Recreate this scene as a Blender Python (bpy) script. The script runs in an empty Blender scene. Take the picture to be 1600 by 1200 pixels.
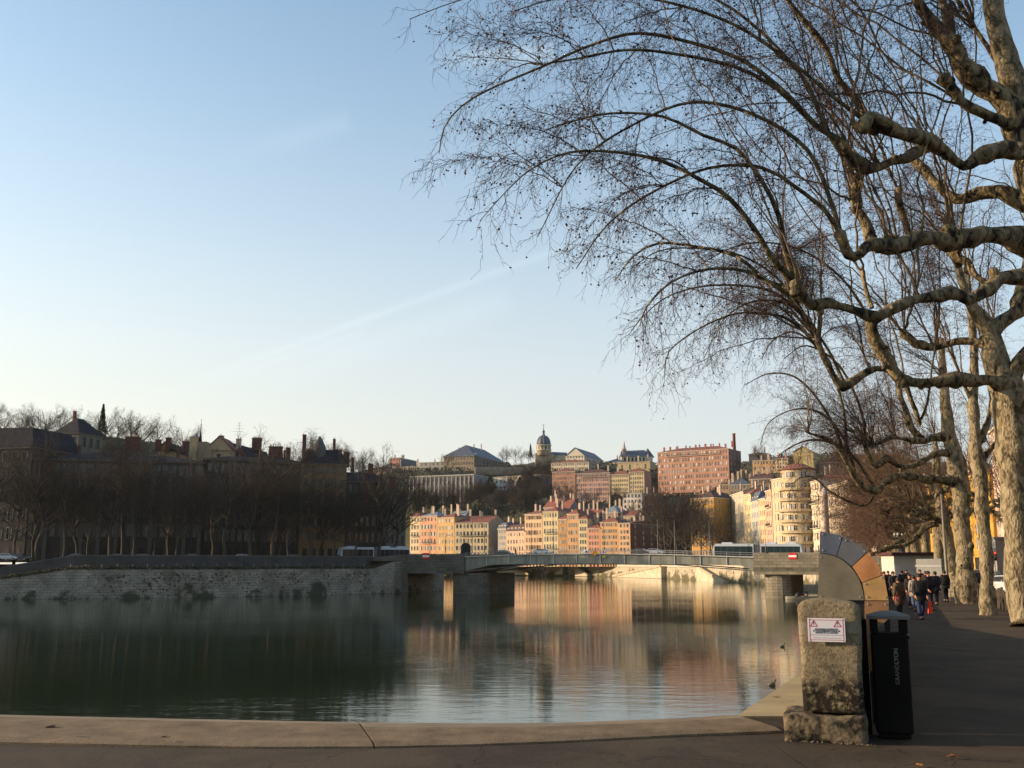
import bpy, bmesh, math, random
import numpy as np
from mathutils import Vector, Matrix
random.seed(7)
RNG = np.random.default_rng(11)
scene = bpy.context.scene
COL = scene.collection
R = math.radians
HAZE = 0.00003

# ---------------------------------------------------------------- camera
EYE = 1.7
FPX = 1600.0
PITCH = math.atan(280.0 / 1600.0)
cam_d = bpy.data.cameras.new('camera')
cam_d.sensor_fit = 'HORIZONTAL'
cam_d.sensor_width = 36.0
cam_d.lens = 36.0
cam_d.clip_start = 0.1
cam_d.clip_end = 6000
cam = bpy.data.objects.new('camera', cam_d)
cam.location = (0, 0, EYE)
cam.rotation_euler = (R(90) + PITCH, 0, 0)
COL.objects.link(cam)
scene.camera = cam

# ---------------------------------------------------------------- light
SUN_EL = R(14)
SUN_AZ_LEFT = R(86)            # degrees to the left of the view direction (+Y)
sun_vec = Vector((-math.sin(SUN_AZ_LEFT) * math.cos(SUN_EL), math.cos(SUN_AZ_LEFT) * math.cos(SUN_EL), math.sin(SUN_EL)))
world = bpy.data.worlds.new("World")
scene.world = world
world.use_nodes = True
wn = world.node_tree
wn.nodes.clear()
w_out = wn.nodes.new('ShaderNodeOutputWorld')
w_bg = wn.nodes.new('ShaderNodeBackground')
w_sky = wn.nodes.new('ShaderNodeTexSky')
w_sky.sky_type = 'NISHITA'
w_sky.sun_disc = False
w_sky.sun_elevation = SUN_EL
w_sky.sun_rotation = -SUN_AZ_LEFT
w_sky.altitude = 200
w_sky.air_density = 1.0
w_sky.dust_density = 1.0
w_sky.ozone_density = 1.0
w_bg.inputs['Strength'].default_value = 0.15
wn.links.new(w_bg.outputs[0], w_out.inputs[0])
sun_d = bpy.data.lights.new('sun', 'SUN')
sun_d.energy = 4.9
sun_d.angle = R(0.5)
sun_d.color = (1.0, 0.73, 0.48)
sun_o = bpy.data.objects.new('sun', sun_d)
sun_o.rotation_euler = sun_vec.to_track_quat('Z', 'Y').to_euler()
COL.objects.link(sun_o)
scene.view_settings.view_transform = 'Standard'
scene.view_settings.look = 'None'
scene.view_settings.gamma = 1.0
scene.view_settings.use_curve_mapping = False
scene.view_settings.exposure = 0.8
scene.cycles.use_denoising = True
scene.cycles.max_bounces = 6
scene.cycles.diffuse_bounces = 2
scene.cycles.glossy_bounces = 3
scene.cycles.transmission_bounces = 2
scene.cycles.transparent_max_bounces = 6
scene.cycles.volume_bounces = 0
scene.cycles.sample_clamp_indirect = 4

# ---------------------------------------------------------------- pixel <-> place
CT, ST = math.cos(PITCH), math.sin(PITCH)
def ray(px, py):
    u, v = (px - 800) / FPX, (600 - py) / FPX
    return Vector((u, CT - v * ST, ST + v * CT))
def at(px, py, Y):
    d = ray(px, py)
    return Vector((0, 0, EYE)) + d * (Y / d.y)
def gnd(px, py, z):
    d = ray(px, py)
    return Vector((0, 0, EYE)) + d * ((z - EYE) / d.z)
def zat(py, Y):
    return at(800, py, Y).z
def xat(px, Y, py=880):
    return at(px, py, Y).x

# contrail and a few thin wisps, painted on the sky itself by direction
def vmath(op, a, b=None):
    n = wn.nodes.new('ShaderNodeVectorMath'); n.operation = op
    for i, s in enumerate((a, b)):
        if s is None: continue
        if isinstance(s, (tuple, Vector)): n.inputs[i].default_value = tuple(s)
        else: wn.links.new(s, n.inputs[i])
    return n.outputs['Value'] if op == 'DOT_PRODUCT' else n.outputs[0]
def fmath(op, a, b=None, c=None):
    n = wn.nodes.new('ShaderNodeMath'); n.operation = op
    for i, s in enumerate((a, b, c)):
        if s is None: continue
        if isinstance(s, (int, float)): n.inputs[i].default_value = s
        else: wn.links.new(s, n.inputs[i])
    return n.outputs[0]
w_tc = wn.nodes.new('ShaderNodeTexCoord')
wdir = vmath('NORMALIZE', w_tc.outputs['Generated'])
w_noise = wn.nodes.new('ShaderNodeTexNoise'); w_noise.inputs['Scale'].default_value = 14; w_noise.inputs['Detail'].default_value = 4
wn.links.new(wdir, w_noise.inputs['Vector'])
def streak(p0, p1, width, amp, soft):
    d0, d1 = ray(*p0).normalized(), ray(*p1).normalized()
    n = d0.cross(d1).normalized()
    t = n.cross(d0).normalized()
    length = math.acos(max(-1, min(1, d0.dot(d1))))
    off = vmath('DOT_PRODUCT', wdir, n)
    q = fmath('POWER', fmath('ABSOLUTE', fmath('DIVIDE', off, width)), 2.0)
    g = fmath('EXPONENT', fmath('MULTIPLY', q, -1.0))
    al = fmath('DIVIDE', vmath('DOT_PRODUCT', wdir, t), math.sin(length))
    up = wn.nodes.new('ShaderNodeMapRange'); up.interpolation_type = 'SMOOTHSTEP'
    up.inputs[1].default_value = -soft; up.inputs[2].default_value = soft * 1.4
    wn.links.new(al, up.inputs[0])
    dn = wn.nodes.new('ShaderNodeMapRange'); dn.interpolation_type = 'SMOOTHSTEP'
    dn.inputs[1].default_value = 1.0; dn.inputs[2].default_value = 1.08; dn.inputs[3].default_value = 1; dn.inputs[4].default_value = 0
    wn.links.new(al, dn.inputs[0])
    fr = fmath('GREATER_THAN', vmath('DOT_PRODUCT', wdir, d0), 0.3)
    m = fmath('MULTIPLY', fmath('MULTIPLY', g, up.outputs[0]), fmath('MULTIPLY', dn.outputs[0], fr))
    tex = fmath('MULTIPLY_ADD', w_noise.outputs[0], 0.9, 0.45)
    return fmath('MULTIPLY', fmath('MULTIPLY', m, tex), amp)
s1 = streak((300, 596), (860, 395), 0.0038, 0.10, 0.35)
s2 = streak((300, 610), (560, 520), 0.0035, 0.06, 0.3)
s3 = streak((700, 92), (860, 82), 0.008, 0.22, 0.3)
s4 = streak((380, 240), (540, 190), 0.010, 0.05, 0.4)
s5 = streak((430, 590), (780, 470), 0.014, 0.07, 0.4)
tot = fmath('ADD', fmath('ADD', fmath('ADD', s1, s2), fmath('ADD', s3, s4)), s5)
w_mix = wn.nodes.new('ShaderNodeMix'); w_mix.data_type = 'RGBA'
wn.links.new(tot, w_mix.inputs[0])
# milky winter air low over the horizon, a little stronger towards the sun
w_sp = wn.nodes.new('ShaderNodeSeparateXYZ'); wn.links.new(wdir, w_sp.inputs[0])
w_h = fmath('EXPONENT', fmath('MULTIPLY', fmath('POWER', fmath('DIVIDE', fmath('MAXIMUM', w_sp.outputs[2], 0.0), 0.30), 2.0), -1.0))
w_s = fmath('MULTIPLY_ADD', vmath('DOT_PRODUCT', wdir, Vector((sun_vec.x, sun_vec.y, 0)).normalized()), 0.10, 0.86)
w_f = fmath('MULTIPLY', w_h, w_s)
w_mk = wn.nodes.new('ShaderNodeMix'); w_mk.data_type = 'RGBA'
wn.links.new(w_f, w_mk.inputs[0]); wn.links.new(w_sky.outputs[0], w_mk.inputs[6]); w_cl = wn.nodes.new('ShaderNodeMix'); w_cl.data_type = 'RGBA'
w_mr = wn.nodes.new('ShaderNodeMapRange'); w_mr.inputs[1].default_value = -0.45; w_mr.inputs[2].default_value = 0.55
wn.links.new(vmath('DOT_PRODUCT', wdir, Vector((sun_vec.x, sun_vec.y, 0)).normalized()), w_mr.inputs[0]); wn.links.new(w_mr.outputs[0], w_cl.inputs[0])
w_cl.inputs[6].default_value = (2.35, 2.2, 2.45, 1); w_cl.inputs[7].default_value = (3.6, 3.1, 2.7, 1)
wn.links.new(w_cl.outputs[2], w_mk.inputs[7])
wn.links.new(w_mk.outputs[2], w_mix.inputs[6])
w_mix.inputs[7].default_value = (4.2, 4.6, 4.9, 1)
w_tint = vmath('MULTIPLY', w_mix.outputs[2], (1.05, 1.11, 1.07))
wn.links.new(w_tint, w_bg.inputs[0])

# ---------------------------------------------------------------- helpers
def srgb(r, g, b):
    f = lambda c: (c / 255) / 12.92 if c <= 10 else (((c / 255) + 0.055) / 1.055) ** 2.4
    return (f(r), f(g), f(b))
_mats = {}
def mat(name, col, rough=0.85, var=0.15, scale=1.0, bump=0.0, bscale=None, metal=0.0, col2=None, spec=0.3, streaks=0.0, sharp=0.5, coord='Object', detail=5):
    if name in _mats: return _mats[name]
    m = bpy.data.materials.new(name); m.use_nodes = True
    nt = m.node_tree; b = nt.nodes['Principled BSDF']
    b.inputs['Roughness'].default_value = rough
    b.inputs['Metallic'].default_value = metal
    b.inputs['Specular IOR Level'].default_value = spec
    tc = nt.nodes.new('ShaderNodeTexCoord')
    no = nt.nodes.new('ShaderNodeTexNoise'); no.inputs['Scale'].default_value = scale; no.inputs['Detail'].default_value = detail; no.inputs['Roughness'].default_value = 0.65
    nt.links.new(tc.outputs[coord], no.inputs['Vector'])
    cr = nt.nodes.new('ShaderNodeValToRGB')
    c2 = col2 if col2 else tuple(c * (1 - var) for c in col)
    c1 = col if col2 else tuple(min(1, c * (1 + var)) for c in col)
    w = 0.5 * (1 - sharp)
    cr.color_ramp.elements[0].position = 0.5 - w * 0.6; cr.color_ramp.elements[1].position = 0.5 + w * 0.6
    cr.color_ramp.elements[0].color = (*c2, 1); cr.color_ramp.elements[1].color = (*c1, 1)
    nt.links.new(no.outputs[0], cr.inputs[0])
    out = cr.outputs[0]
    if streaks:
        mp = nt.nodes.new('ShaderNodeMapping'); mp.inputs['Scale'].default_value = (1.2, 1.2, 0.08)
        nt.links.new(tc.outputs[coord], mp.inputs[0])
        n2 = nt.nodes.new('ShaderNodeTexNoise'); n2.inputs['Scale'].default_value = 1.0; n2.inputs['Detail'].default_value = 3
        nt.links.new(mp.outputs[0], n2.inputs['Vector'])
        mr = nt.nodes.new('ShaderNodeMapRange'); mr.inputs[1].default_value = 0.4; mr.inputs[2].default_value = 0.75
        mr.inputs[3].default_value = 1.0; mr.inputs[4].default_value = 1 - streaks
        nt.links.new(n2.outputs[0], mr.inputs[0])
        vm = nt.nodes.new('ShaderNodeVectorMath'); vm.operation = 'SCALE'
        nt.links.new(out, vm.inputs[0]); nt.links.new(mr.outputs[0], vm.inputs['Scale'])
        out = vm.outputs[0]
    nt.links.new(out, b.inputs['Base Color'])
    if bump:
        nb = nt.nodes.new('ShaderNodeTexNoise'); nb.inputs['Scale'].default_value = bscale or scale * 4; nb.inputs['Detail'].default_value = 6
        nt.links.new(tc.outputs[coord], nb.inputs['Vector'])
        bm_ = nt.nodes.new('ShaderNodeBump'); bm_.inputs['Strength'].default_value = 0.8; bm_.inputs['Distance'].default_value = bump
        nt.links.new(nb.outputs[0], bm_.inputs['Height']); nt.links.new(bm_.outputs[0], b.inputs['Normal'])
    _mats[name] = m
    return m

def mesh_arrays(name, V, quads=None, tris=None, smooth=False, mats=(), qm=None, tm=None):
    me = bpy.data.meshes.new(name)
    V = np.asarray(V, dtype=np.float32).reshape(-1, 3)
    q = np.asarray(quads if quads is not None else [], dtype=np.int32).reshape(-1, 4)
    t = np.asarray(tris if tris is not None else [], dtype=np.int32).reshape(-1, 3)
    me.vertices.add(len(V)); me.vertices.foreach_set('co', V.ravel())
    nl = len(q) * 4 + len(t) * 3
    me.loops.add(nl); me.loops.foreach_set('vertex_index', np.concatenate([q.ravel(), t.ravel()]))
    me.polygons.add(len(q) + len(t))
    st = np.concatenate([np.arange(len(q)) * 4, len(q) * 4 + np.arange(len(t)) * 3]).astype(np.int32)
    me.polygons.foreach_set('loop_start', st)
    if smooth: me.polygons.foreach_set('use_smooth', np.ones(len(q) + len(t), dtype=bool))
    mi = np.concatenate([qm if qm is not None else np.zeros(len(q), int), tm if tm is not None else np.zeros(len(t), int)]).astype(np.int32)
    me.polygons.foreach_set('material_index', mi)
    for m in mats: me.materials.append(m)
    me.update(calc_edges=True)
    return me

def link(name, me, parent=None, loc=None, mtx=None):
    o = bpy.data.objects.new(name, me); COL.objects.link(o)
    if parent is not None: o.parent = parent
    if loc is not None: o.location = loc
    if mtx is not None: o.matrix_local = mtx
    return o
def tag(o, label=None, cat=None, group=None, kind=None):
    if label: o['label'] = label
    if cat: o['category'] = cat
    if group: o['group'] = group
    if kind: o['kind'] = kind
    return o
def thing(name, label, cat, loc=(0, 0, 0), rz=0, group=None):
    o = bpy.data.objects.new(name, None); COL.objects.link(o)
    o.empty_display_size = 0.2
    o.location = loc; o.rotation_euler = (0, 0, rz)
    return tag(o, label, cat, group)
def copy_tree(o, parent=None):
    c = o.copy(); COL.objects.link(c)
    if parent is not None: c.parent = parent
    for ch in list(o.children): copy_tree(ch, c)
    return c

class MB:
    """collects polygons for ONE mesh"""
    def __init__(s): s.v = []; s.f = []; s.m = []; s.sm = []
    def add(s, vs, fs, m=0, sm=False):
        b = len(s.v); s.v.extend([tuple(v) for v in vs])
        for f in fs: s.f.append(tuple(b + i for i in f)); s.m.append(m); s.sm.append(sm)
    def quad(s, a, b, c, d, m=0): s.add([a, b, c, d], [(0, 1, 2, 3)], m)
    def tri(s, a, b, c, m=0): s.add([a, b, c], [(0, 1, 2)], m)
    def box(s, x0, x1, y0, y1, z0, z1, m=0, M=None, taper=0.0):
        t = taper
        vs = [Vector(p) for p in ((x0, y0, z0), (x1, y0, z0), (x1, y1, z0), (x0, y1, z0), (x0 + t, y0 + t, z1), (x1 - t, y0 + t, z1), (x1 - t, y1 - t, z1), (x0 + t, y1 - t, z1))]
        if M is not None: vs = [M @ v for v in vs]
        s.add(vs, [(0, 3, 2, 1), (4, 5, 6, 7), (0, 1, 5, 4), (1, 2, 6, 5), (2, 3, 7, 6), (3, 0, 4, 7)], m)
    def tube(s, pts, rad, k=8, m=0, sm=True, caps=True):
        pts = [Vector(p) for p in pts]; n = len(pts)
        if not hasattr(rad, '__len__'): rad = [rad] * n
        vs = []
        prev = None
        for i, p in enumerate(pts):
            t = (pts[min(i + 1, n - 1)] - pts[max(i - 1, 0)]).normalized()
            if prev is None:
                ref = Vector((0, 0, 1)) if abs(t.z) < 0.9 else Vector((1, 0, 0))
                a = t.cross(ref).normalized()
            else:
                a = (prev - t * prev.dot(t)).normalized()
            prev = a; b = t.cross(a)
            for j in range(k):
                w = 2 * math.pi * j / k
                vs.append(p + (a * math.cos(w) + b * math.sin(w)) * rad[i])
        fs = [(i * k + j, i * k + (j + 1) % k, (i + 1) * k + (j + 1) % k, (i + 1) * k + j) for i in range(n - 1) for j in range(k)]
        s.add(vs, fs, m, sm)
        if caps:
            b = len(s.v) - n * k
            s.f.append(tuple(b + j for j in reversed(range(k)))); s.m.append(m); s.sm.append(False)
            s.f.append(tuple(b + (n - 1) * k + j for j in range(k))); s.m.append(m); s.sm.append(False)
    def lathe(s, prof, k=16, c=(0, 0, 0), m=0, sm=True, sx=1, sy=1, M=None):
        vs = []
        for r, z in prof:
            for j in range(k):
                w = 2 * math.pi * j / k
                p = Vector((c[0] + r * math.cos(w) * sx, c[1] + r * math.sin(w) * sy, c[2] + z))
                vs.append(M @ p if M is not None else p)
        n = len(prof)
        fs = [(i * k + j, i * k + (j + 1) % k, (i + 1) * k + (j + 1) % k, (i + 1) * k + j) for i in range(n - 1) for j in range(k)]
        s.add(vs, fs, m, sm)
        b = len(s.v) - n * k
        s.f.append(tuple(b + j for j in reversed(range(k)))); s.m.append(m); s.sm.append(False)
        s.f.append(tuple(b + (n - 1) * k + j for j in range(k))); s.m.append(m); s.sm.append(False)
    def prism(s, poly, z0, z1, m=0, M=None):
        n = len(poly)
        vs = [Vector((x, y, z0)) for x, y in poly] + [Vector((x, y, z1)) for x, y in poly]
        if M is not None: vs = [M @ v for v in vs]
        fs = [tuple(reversed(range(n))), tuple(range(n, 2 * n))] + [(i, (i + 1) % n, n + (i + 1) % n, n + i) for i in range(n)]
        s.add(vs, fs, m)
    def mesh(s, name, mats):
        me = bpy.data.meshes.new(name)
        me.from_pydata(s.v, [], s.f)
        for mt in mats: me.materials.append(mt)
        me.polygons.foreach_set('material_index', s.m)
        me.polygons.foreach_set('use_smooth', s.sm)
        me.update()
        return me
    def build(s, name, mats, parent=None, loc=None, mtx=None, kind=None):
        if not isinstance(mats, (list, tuple)): mats = [mats]
        o = link(name, s.mesh(name, mats), parent, loc, mtx)
        if kind: o['kind'] = kind
        return o
def bevel(o, w, seg=2):
    md = o.modifiers.new('bevel', 'BEVEL'); md.width = w; md.segments = seg; md.limit_method = 'ANGLE'
    return o
ORD = ['first', 'second', 'third', 'fourth', 'fifth', 'sixth', 'seventh', 'eighth', 'ninth', 'tenth', 'eleventh', 'twelfth', 'thirteenth', 'fourteenth', 'fifteenth', 'sixteenth', 'seventeenth', 'eighteenth', 'nineteenth', 'twentieth', 'twenty-first', 'twenty-second', 'twenty-third', 'twenty-fourth', 'twenty-fifth', 'twenty-sixth', 'twenty-seventh', 'twenty-eighth', 'twenty-ninth', 'thirtieth', 'thirty-first', 'thirty-second', 'thirty-third', 'thirty-fourth', 'thirty-fifth', 'thirty-sixth', 'thirty-seventh', 'thirty-eighth', 'thirty-ninth', 'fortieth']
# ---------------------------------------------------------------- shared materials
WATER_Z = -5.05
m_glass = mat('window_glass', (0.05, 0.055, 0.06), 0.12, 0.2, 0.3, spec=0.6)
m_glass_pale = mat('curtained_glass', (0.45, 0.43, 0.4), 0.3, 0.2, 0.5, spec=0.5)
m_dark = mat('dark_opening', (0.02, 0.018, 0.016), 0.6, 0.2, 1)
m_trim = mat('pale_stone_trim', (0.55, 0.50, 0.40), 0.9, 0.12, 0.6)
m_tile = mat('red_roof_tiles', (0.20, 0.075, 0.05), 0.9, 0.3, 0.8, bump=0.05, bscale=3)
m_tile_d = mat('brown_roof_tiles', (0.09, 0.05, 0.04), 0.9, 0.3, 0.8, bump=0.05, bscale=3)
m_slate_dk = mat('shade_darkened_slate', (0.028, 0.028, 0.032), 0.95, 0.25, 0.6, spec=0.1)  # darker, duller copy of the slate, stands for shade on the left bank
m_chim_dk = mat('shade_darkened_brick', (0.10, 0.045, 0.035), 0.95, 0.3, 1.5)  # brick copy darkened to put the left bank's shade into its colour
m_trim_dk = mat('shade_darkened_trim', (0.11, 0.10, 0.085), 0.9, 0.15, 0.6)  # pale trim darkened in colour to carry the left bank's shade
m_slate = mat('slate_roof', (0.075, 0.085, 0.11), 0.55, 0.25, 0.6, bump=0.03, bscale=3)
m_lead = mat('lead_grey_roof', (0.17, 0.19, 0.21), 0.5, 0.2, 0.4)
m_snow = mat('snow_patch', (0.75, 0.78, 0.82), 0.8, 0.1, 0.5)
m_chim = mat('chimney_render', (0.42, 0.33, 0.25), 0.95, 0.25, 1.0)
m_chim_red = mat('chimney_brick', (0.26, 0.09, 0.06), 0.95, 0.25, 1.5)
m_pot = mat('clay_pot', (0.35, 0.15, 0.09), 0.9, 0.2, 2)
m_iron = mat('dark_ironwork', (0.02, 0.022, 0.025), 0.6, 0.2, 2)
m_steel = mat('grey_painted_steel', (0.25, 0.26, 0.26), 0.5, 0.1, 1)
def asphalt():
    m = bpy.data.materials.new('asphalt'); m.use_nodes = True
    nt = m.node_tree; b = nt.nodes['Principled BSDF']; b.inputs['Roughness'].default_value = .92; b.inputs['Specular IOR Level'].default_value = .25
    g = nt.nodes.new('ShaderNodeNewGeometry'); L = nt.links.new; P = g.outputs['Position']
    def N(sc, det=4, r=.6, dist=0):
        n = nt.nodes.new('ShaderNodeTexNoise'); n.inputs['Scale'].default_value = sc; n.inputs['Detail'].default_value = det; n.inputs['Roughness'].default_value = r; n.inputs['Distortion'].default_value = dist; L(P, n.inputs['Vector']); return n
    def MR(v, a, b_, c, d):
        r = nt.nodes.new('ShaderNodeMapRange'); r.inputs[1].default_value = a; r.inputs[2].default_value = b_; r.inputs[3].default_value = c; r.inputs[4].default_value = d; L(v, r.inputs[0]); return r.outputs[0]
    def MU(a, b_):
        k = nt.nodes.new('ShaderNodeMath'); k.operation = 'MULTIPLY'; L(a, k.inputs[0]); L(b_, k.inputs[1]); return k.outputs[0]
    v = nt.nodes.new('ShaderNodeTexVoronoi'); v.inputs['Scale'].default_value = 75; L(P, v.inputs['Vector'])
    grain = MR(v.outputs['Color'], .2, .8, .78, 1.3)
    stain = MR(N(.55, 8, .65, .8).outputs[0], .38, .62, .6, 1.3)
    spots = MR(N(7, 3).outputs[0], .62, .70, 1.0, .62)
    wv = nt.nodes.new('ShaderNodeVectorMath'); wv.operation = 'MULTIPLY_ADD'; L(N(1.8, 3).outputs['Color'], wv.inputs[0]); wv.inputs[1].default_value = (.9, .9, .9); L(P, wv.inputs[2])
    cv = nt.nodes.new('ShaderNodeTexVoronoi'); cv.feature = 'DISTANCE_TO_EDGE'; cv.inputs['Scale'].default_value = .28; L(wv.outputs[0], cv.inputs['Vector'])
    crack = MR(cv.outputs['Distance'], .0, .006, .45, 1.0)
    f = MU(MU(grain, stain), MU(spots, crack))
    s = nt.nodes.new('ShaderNodeVectorMath'); s.operation = 'SCALE'; s.inputs[0].default_value = (0.046, 0.032, 0.0175); L(f, s.inputs['Scale']); L(s.outputs[0], b.inputs['Base Color'])
    bp = nt.nodes.new('ShaderNodeBump'); bp.inputs['Distance'].default_value = .006; bp.inputs['Strength'].default_value = .8; L(MU(grain, crack), bp.inputs['Height']); L(bp.outputs[0], b.inputs['Normal'])
    return m
m_asph = asphalt()
m_asph_far = mat('far_street', (0.07, 0.065, 0.06), 0.9, 0.2, 0.2)
m_white = mat('white_paint', (0.75, 0.75, 0.73), 0.5, 0.06, 1)
m_red = mat('red_sign_paint', (0.55, 0.02, 0.02), 0.5, 0.06, 1)
m_black = mat('black_paint', (0.012, 0.012, 0.013), 0.45, 0.2, 2)

def brickwall_mat(name, c1, c2, mortar, sx, sy, rough=0.95, stain=0.5, moss=None, low=None):
    """weathered coursed stone in (along, height) object coordinates: the mesh carries a UV map in metres"""
    m = bpy.data.materials.new(name); m.use_nodes = True
    nt = m.node_tree; b = nt.nodes['Principled BSDF']; b.inputs['Roughness'].default_value = rough; b.inputs['Specular IOR Level'].default_value = 0.2
    uv = nt.nodes.new('ShaderNodeUVMap')
    br = nt.nodes.new('ShaderNodeTexBrick'); br.inputs['Scale'].default_value = 1.0
    br.inputs['Brick Width'].default_value = sx; br.inputs['Row Height'].default_value = sy; br.inputs['Mortar Size'].default_value = 0.03
    br.inputs['Color1'].default_value = (*c1, 1); br.inputs['Color2'].default_value = (*c2, 1); br.inputs['Mortar'].default_value = (*mortar, 1)
    nt.links.new(uv.outputs[0], br.inputs['Vector'])
    n = nt.nodes.new('ShaderNodeTexNoise'); n.inputs['Scale'].default_value = 0.25; n.inputs['Detail'].default_value = 8; n.inputs['Roughness'].default_value = 0.7
    nt.links.new(uv.outputs[0], n.inputs['Vector'])
    mr = nt.nodes.new('ShaderNodeMapRange'); mr.inputs[1].default_value = 0.35; mr.inputs[2].default_value = 0.65; mr.inputs[3].default_value = 1 - stain; mr.inputs[4].default_value = 1.1
    nt.links.new(n.outputs[0], mr.inputs[0])
    vs = nt.nodes.new('ShaderNodeVectorMath'); vs.operation = 'SCALE'
    nt.links.new(br.outputs[0], vs.inputs[0]); nt.links.new(mr.outputs[0], vs.inputs['Scale'])
    out = vs.outputs[0]
    if moss:       # creepers and damp growth climbing from the water line
        n2 = nt.nodes.new('ShaderNodeTexNoise'); n2.inputs['Scale'].default_value = 0.16; n2.inputs['Detail'].default_value = 9; n2.inputs['Roughness'].default_value = 0.72
        nt.links.new(uv.outputs[0], n2.inputs['Vector'])
        sp = nt.nodes.new('ShaderNodeSeparateXYZ'); nt.links.new(uv.outputs[0], sp.inputs[0])
        ad = nt.nodes.new('ShaderNodeMath'); ad.operation = 'MULTIPLY_ADD'; ad.inputs[1].default_value = -0.045; ad.inputs[2].default_value = low if low else 0.12
        nt.links.new(sp.outputs[1], ad.inputs[0])
        a2 = nt.nodes.new('ShaderNodeMath'); a2.operation = 'ADD'; nt.links.new(ad.outputs[0], a2.inputs[0]); nt.links.new(n2.outputs[0], a2.inputs[1])
        m2 = nt.nodes.new('ShaderNodeMapRange'); m2.inputs[1].default_value = 0.5; m2.inputs[2].default_value = 0.56
        nt.links.new(a2.outputs[0], m2.inputs[0])
        mx = nt.nodes.new('ShaderNodeMix'); mx.data_type = 'RGBA'; mx.inputs[7].default_value = (*moss, 1)
        nt.links.new(m2.outputs[0], mx.inputs[0]); nt.links.new(out, mx.inputs[6]); out = mx.outputs[2]
    nt.links.new(out, b.inputs['Base Color'])
    bp = nt.nodes.new('ShaderNodeBump'); bp.inputs['Distance'].default_value = 0.04; bp.inputs['Strength'].default_value = 0.7
    nt.links.new(mr.outputs[0], bp.inputs['Height']); nt.links.new(bp.outputs[0], b.inputs['Normal'])
    _mats[name] = m
    return m
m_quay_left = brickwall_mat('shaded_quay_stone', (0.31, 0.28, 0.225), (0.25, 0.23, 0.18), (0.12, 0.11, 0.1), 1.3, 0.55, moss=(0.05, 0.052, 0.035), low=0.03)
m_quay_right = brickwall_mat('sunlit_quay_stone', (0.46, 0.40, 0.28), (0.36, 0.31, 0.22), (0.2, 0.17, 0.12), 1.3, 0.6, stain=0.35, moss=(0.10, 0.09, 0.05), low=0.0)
m_bridge_dark = brickwall_mat('shade_darkened_bridge_stone', (0.15, 0.14, 0.115), (0.12, 0.11, 0.09), (0.06, 0.055, 0.045), 1.5, 0.6, stain=0.4)  # copy of the bridge stone, darkened to paint shade on the left end
m_bridge_stone = brickwall_mat('bridge_stone', (0.28, 0.25, 0.18), (0.21, 0.19, 0.14), (0.10, 0.09, 0.07), 1.5, 0.6, stain=0.4)

def uvmesh(name, rows, m, closed=False, parent=None, base=None):
    """rows: list of polylines (same length) bottom to top; UV = metres along, metres up"""
    n = len(rows[0]); vs = []; uv = []
    d = [0.0]
    for i in range(1, n): d.append(d[-1] + (Vector(rows[0][i]) - Vector(rows[0][i - 1])).length)
    h = 0.0
    for r_i, r in enumerate(rows):
        if r_i:
            h += (Vector(r[0]) - Vector(rows[r_i - 1][0])).length
        for i, p in enumerate(r): vs.append(tuple(p)); uv.append((d[i], (p[2] - WATER_Z) if base is None else h))
    fs = [(j * n + i, j * n + i + 1, (j + 1) * n + i + 1, (j + 1) * n + i) for j in range(len(rows) - 1) for i in range(n - 1)]
    me = bpy.data.meshes.new(name); me.from_pydata(vs, [], fs); me.materials.append(m)
    ul = me.uv_layers.new(name='UVMap')
    for lp in me.loops: ul.data[lp.index].uv = uv[lp.vertex_index]
    me.update()
    return link(name, me, parent)

# ---------------------------------------------------------------- water
def build_water():
    m = bpy.data.materials.new('river_water'); m.use_nodes = True
    nt = m.node_tree; b = nt.nodes['Principled BSDF']
    b.inputs['Base Color'].default_value = (0.008, 0.019, 0.007, 1); b.inputs['Roughness'].default_value = 0.05; b.inputs['IOR'].default_value = 1.33
    b.inputs['Specular IOR Level'].default_value = 0.5
    geo = nt.nodes.new('ShaderNodeNewGeometry')
    mp = nt.nodes.new('ShaderNodeMapping'); mp.inputs['Rotation'].default_value = (0, 0, R(-14)); mp.inputs['Scale'].default_value = (0.55, 1.25, 1)
    nt.links.new(geo.outputs['Position'], mp.inputs[0])
    n1 = nt.nodes.new('ShaderNodeTexNoise'); n1.inputs['Scale'].default_value = 0.9; n1.inputs['Detail'].default_value = 5; n1.inputs['Roughness'].default_value = 0.55
    nt.links.new(mp.outputs[0], n1.inputs['Vector'])
    n2 = nt.nodes.new('ShaderNodeTexNoise'); n2.inputs['Scale'].default_value = 0.05; n2.inputs['Detail'].default_value = 3
    nt.links.new(geo.outputs['Position'], n2.inputs['Vector'])
    mr = nt.nodes.new('ShaderNodeMapRange'); mr.inputs[1].default_value = 0.40; mr.inputs[2].default_value = 0.62; mr.inputs[3].default_value = 0.35; mr.inputs[4].default_value = 1.0
    nt.links.new(n2.outputs[0], mr.inputs[0])
    bp = nt.nodes.new('ShaderNodeBump'); bp.inputs['Distance'].default_value = 0.022
    nt.links.new(n1.outputs[0], bp.inputs['Height']); nt.links.new(mr.outputs[0], bp.inputs['Strength'])
    nt.links.new(bp.outputs[0], b.inputs['Normal'])
    mb = MB(); mb.quad((-1500, -600, WATER_Z), (1500, -600, WATER_Z), (1500, 1600, WATER_Z), (-1500, 1600, WATER_Z))
    o = mb.build('water', m); o['kind'] = 'structure'
build_water()

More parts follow.
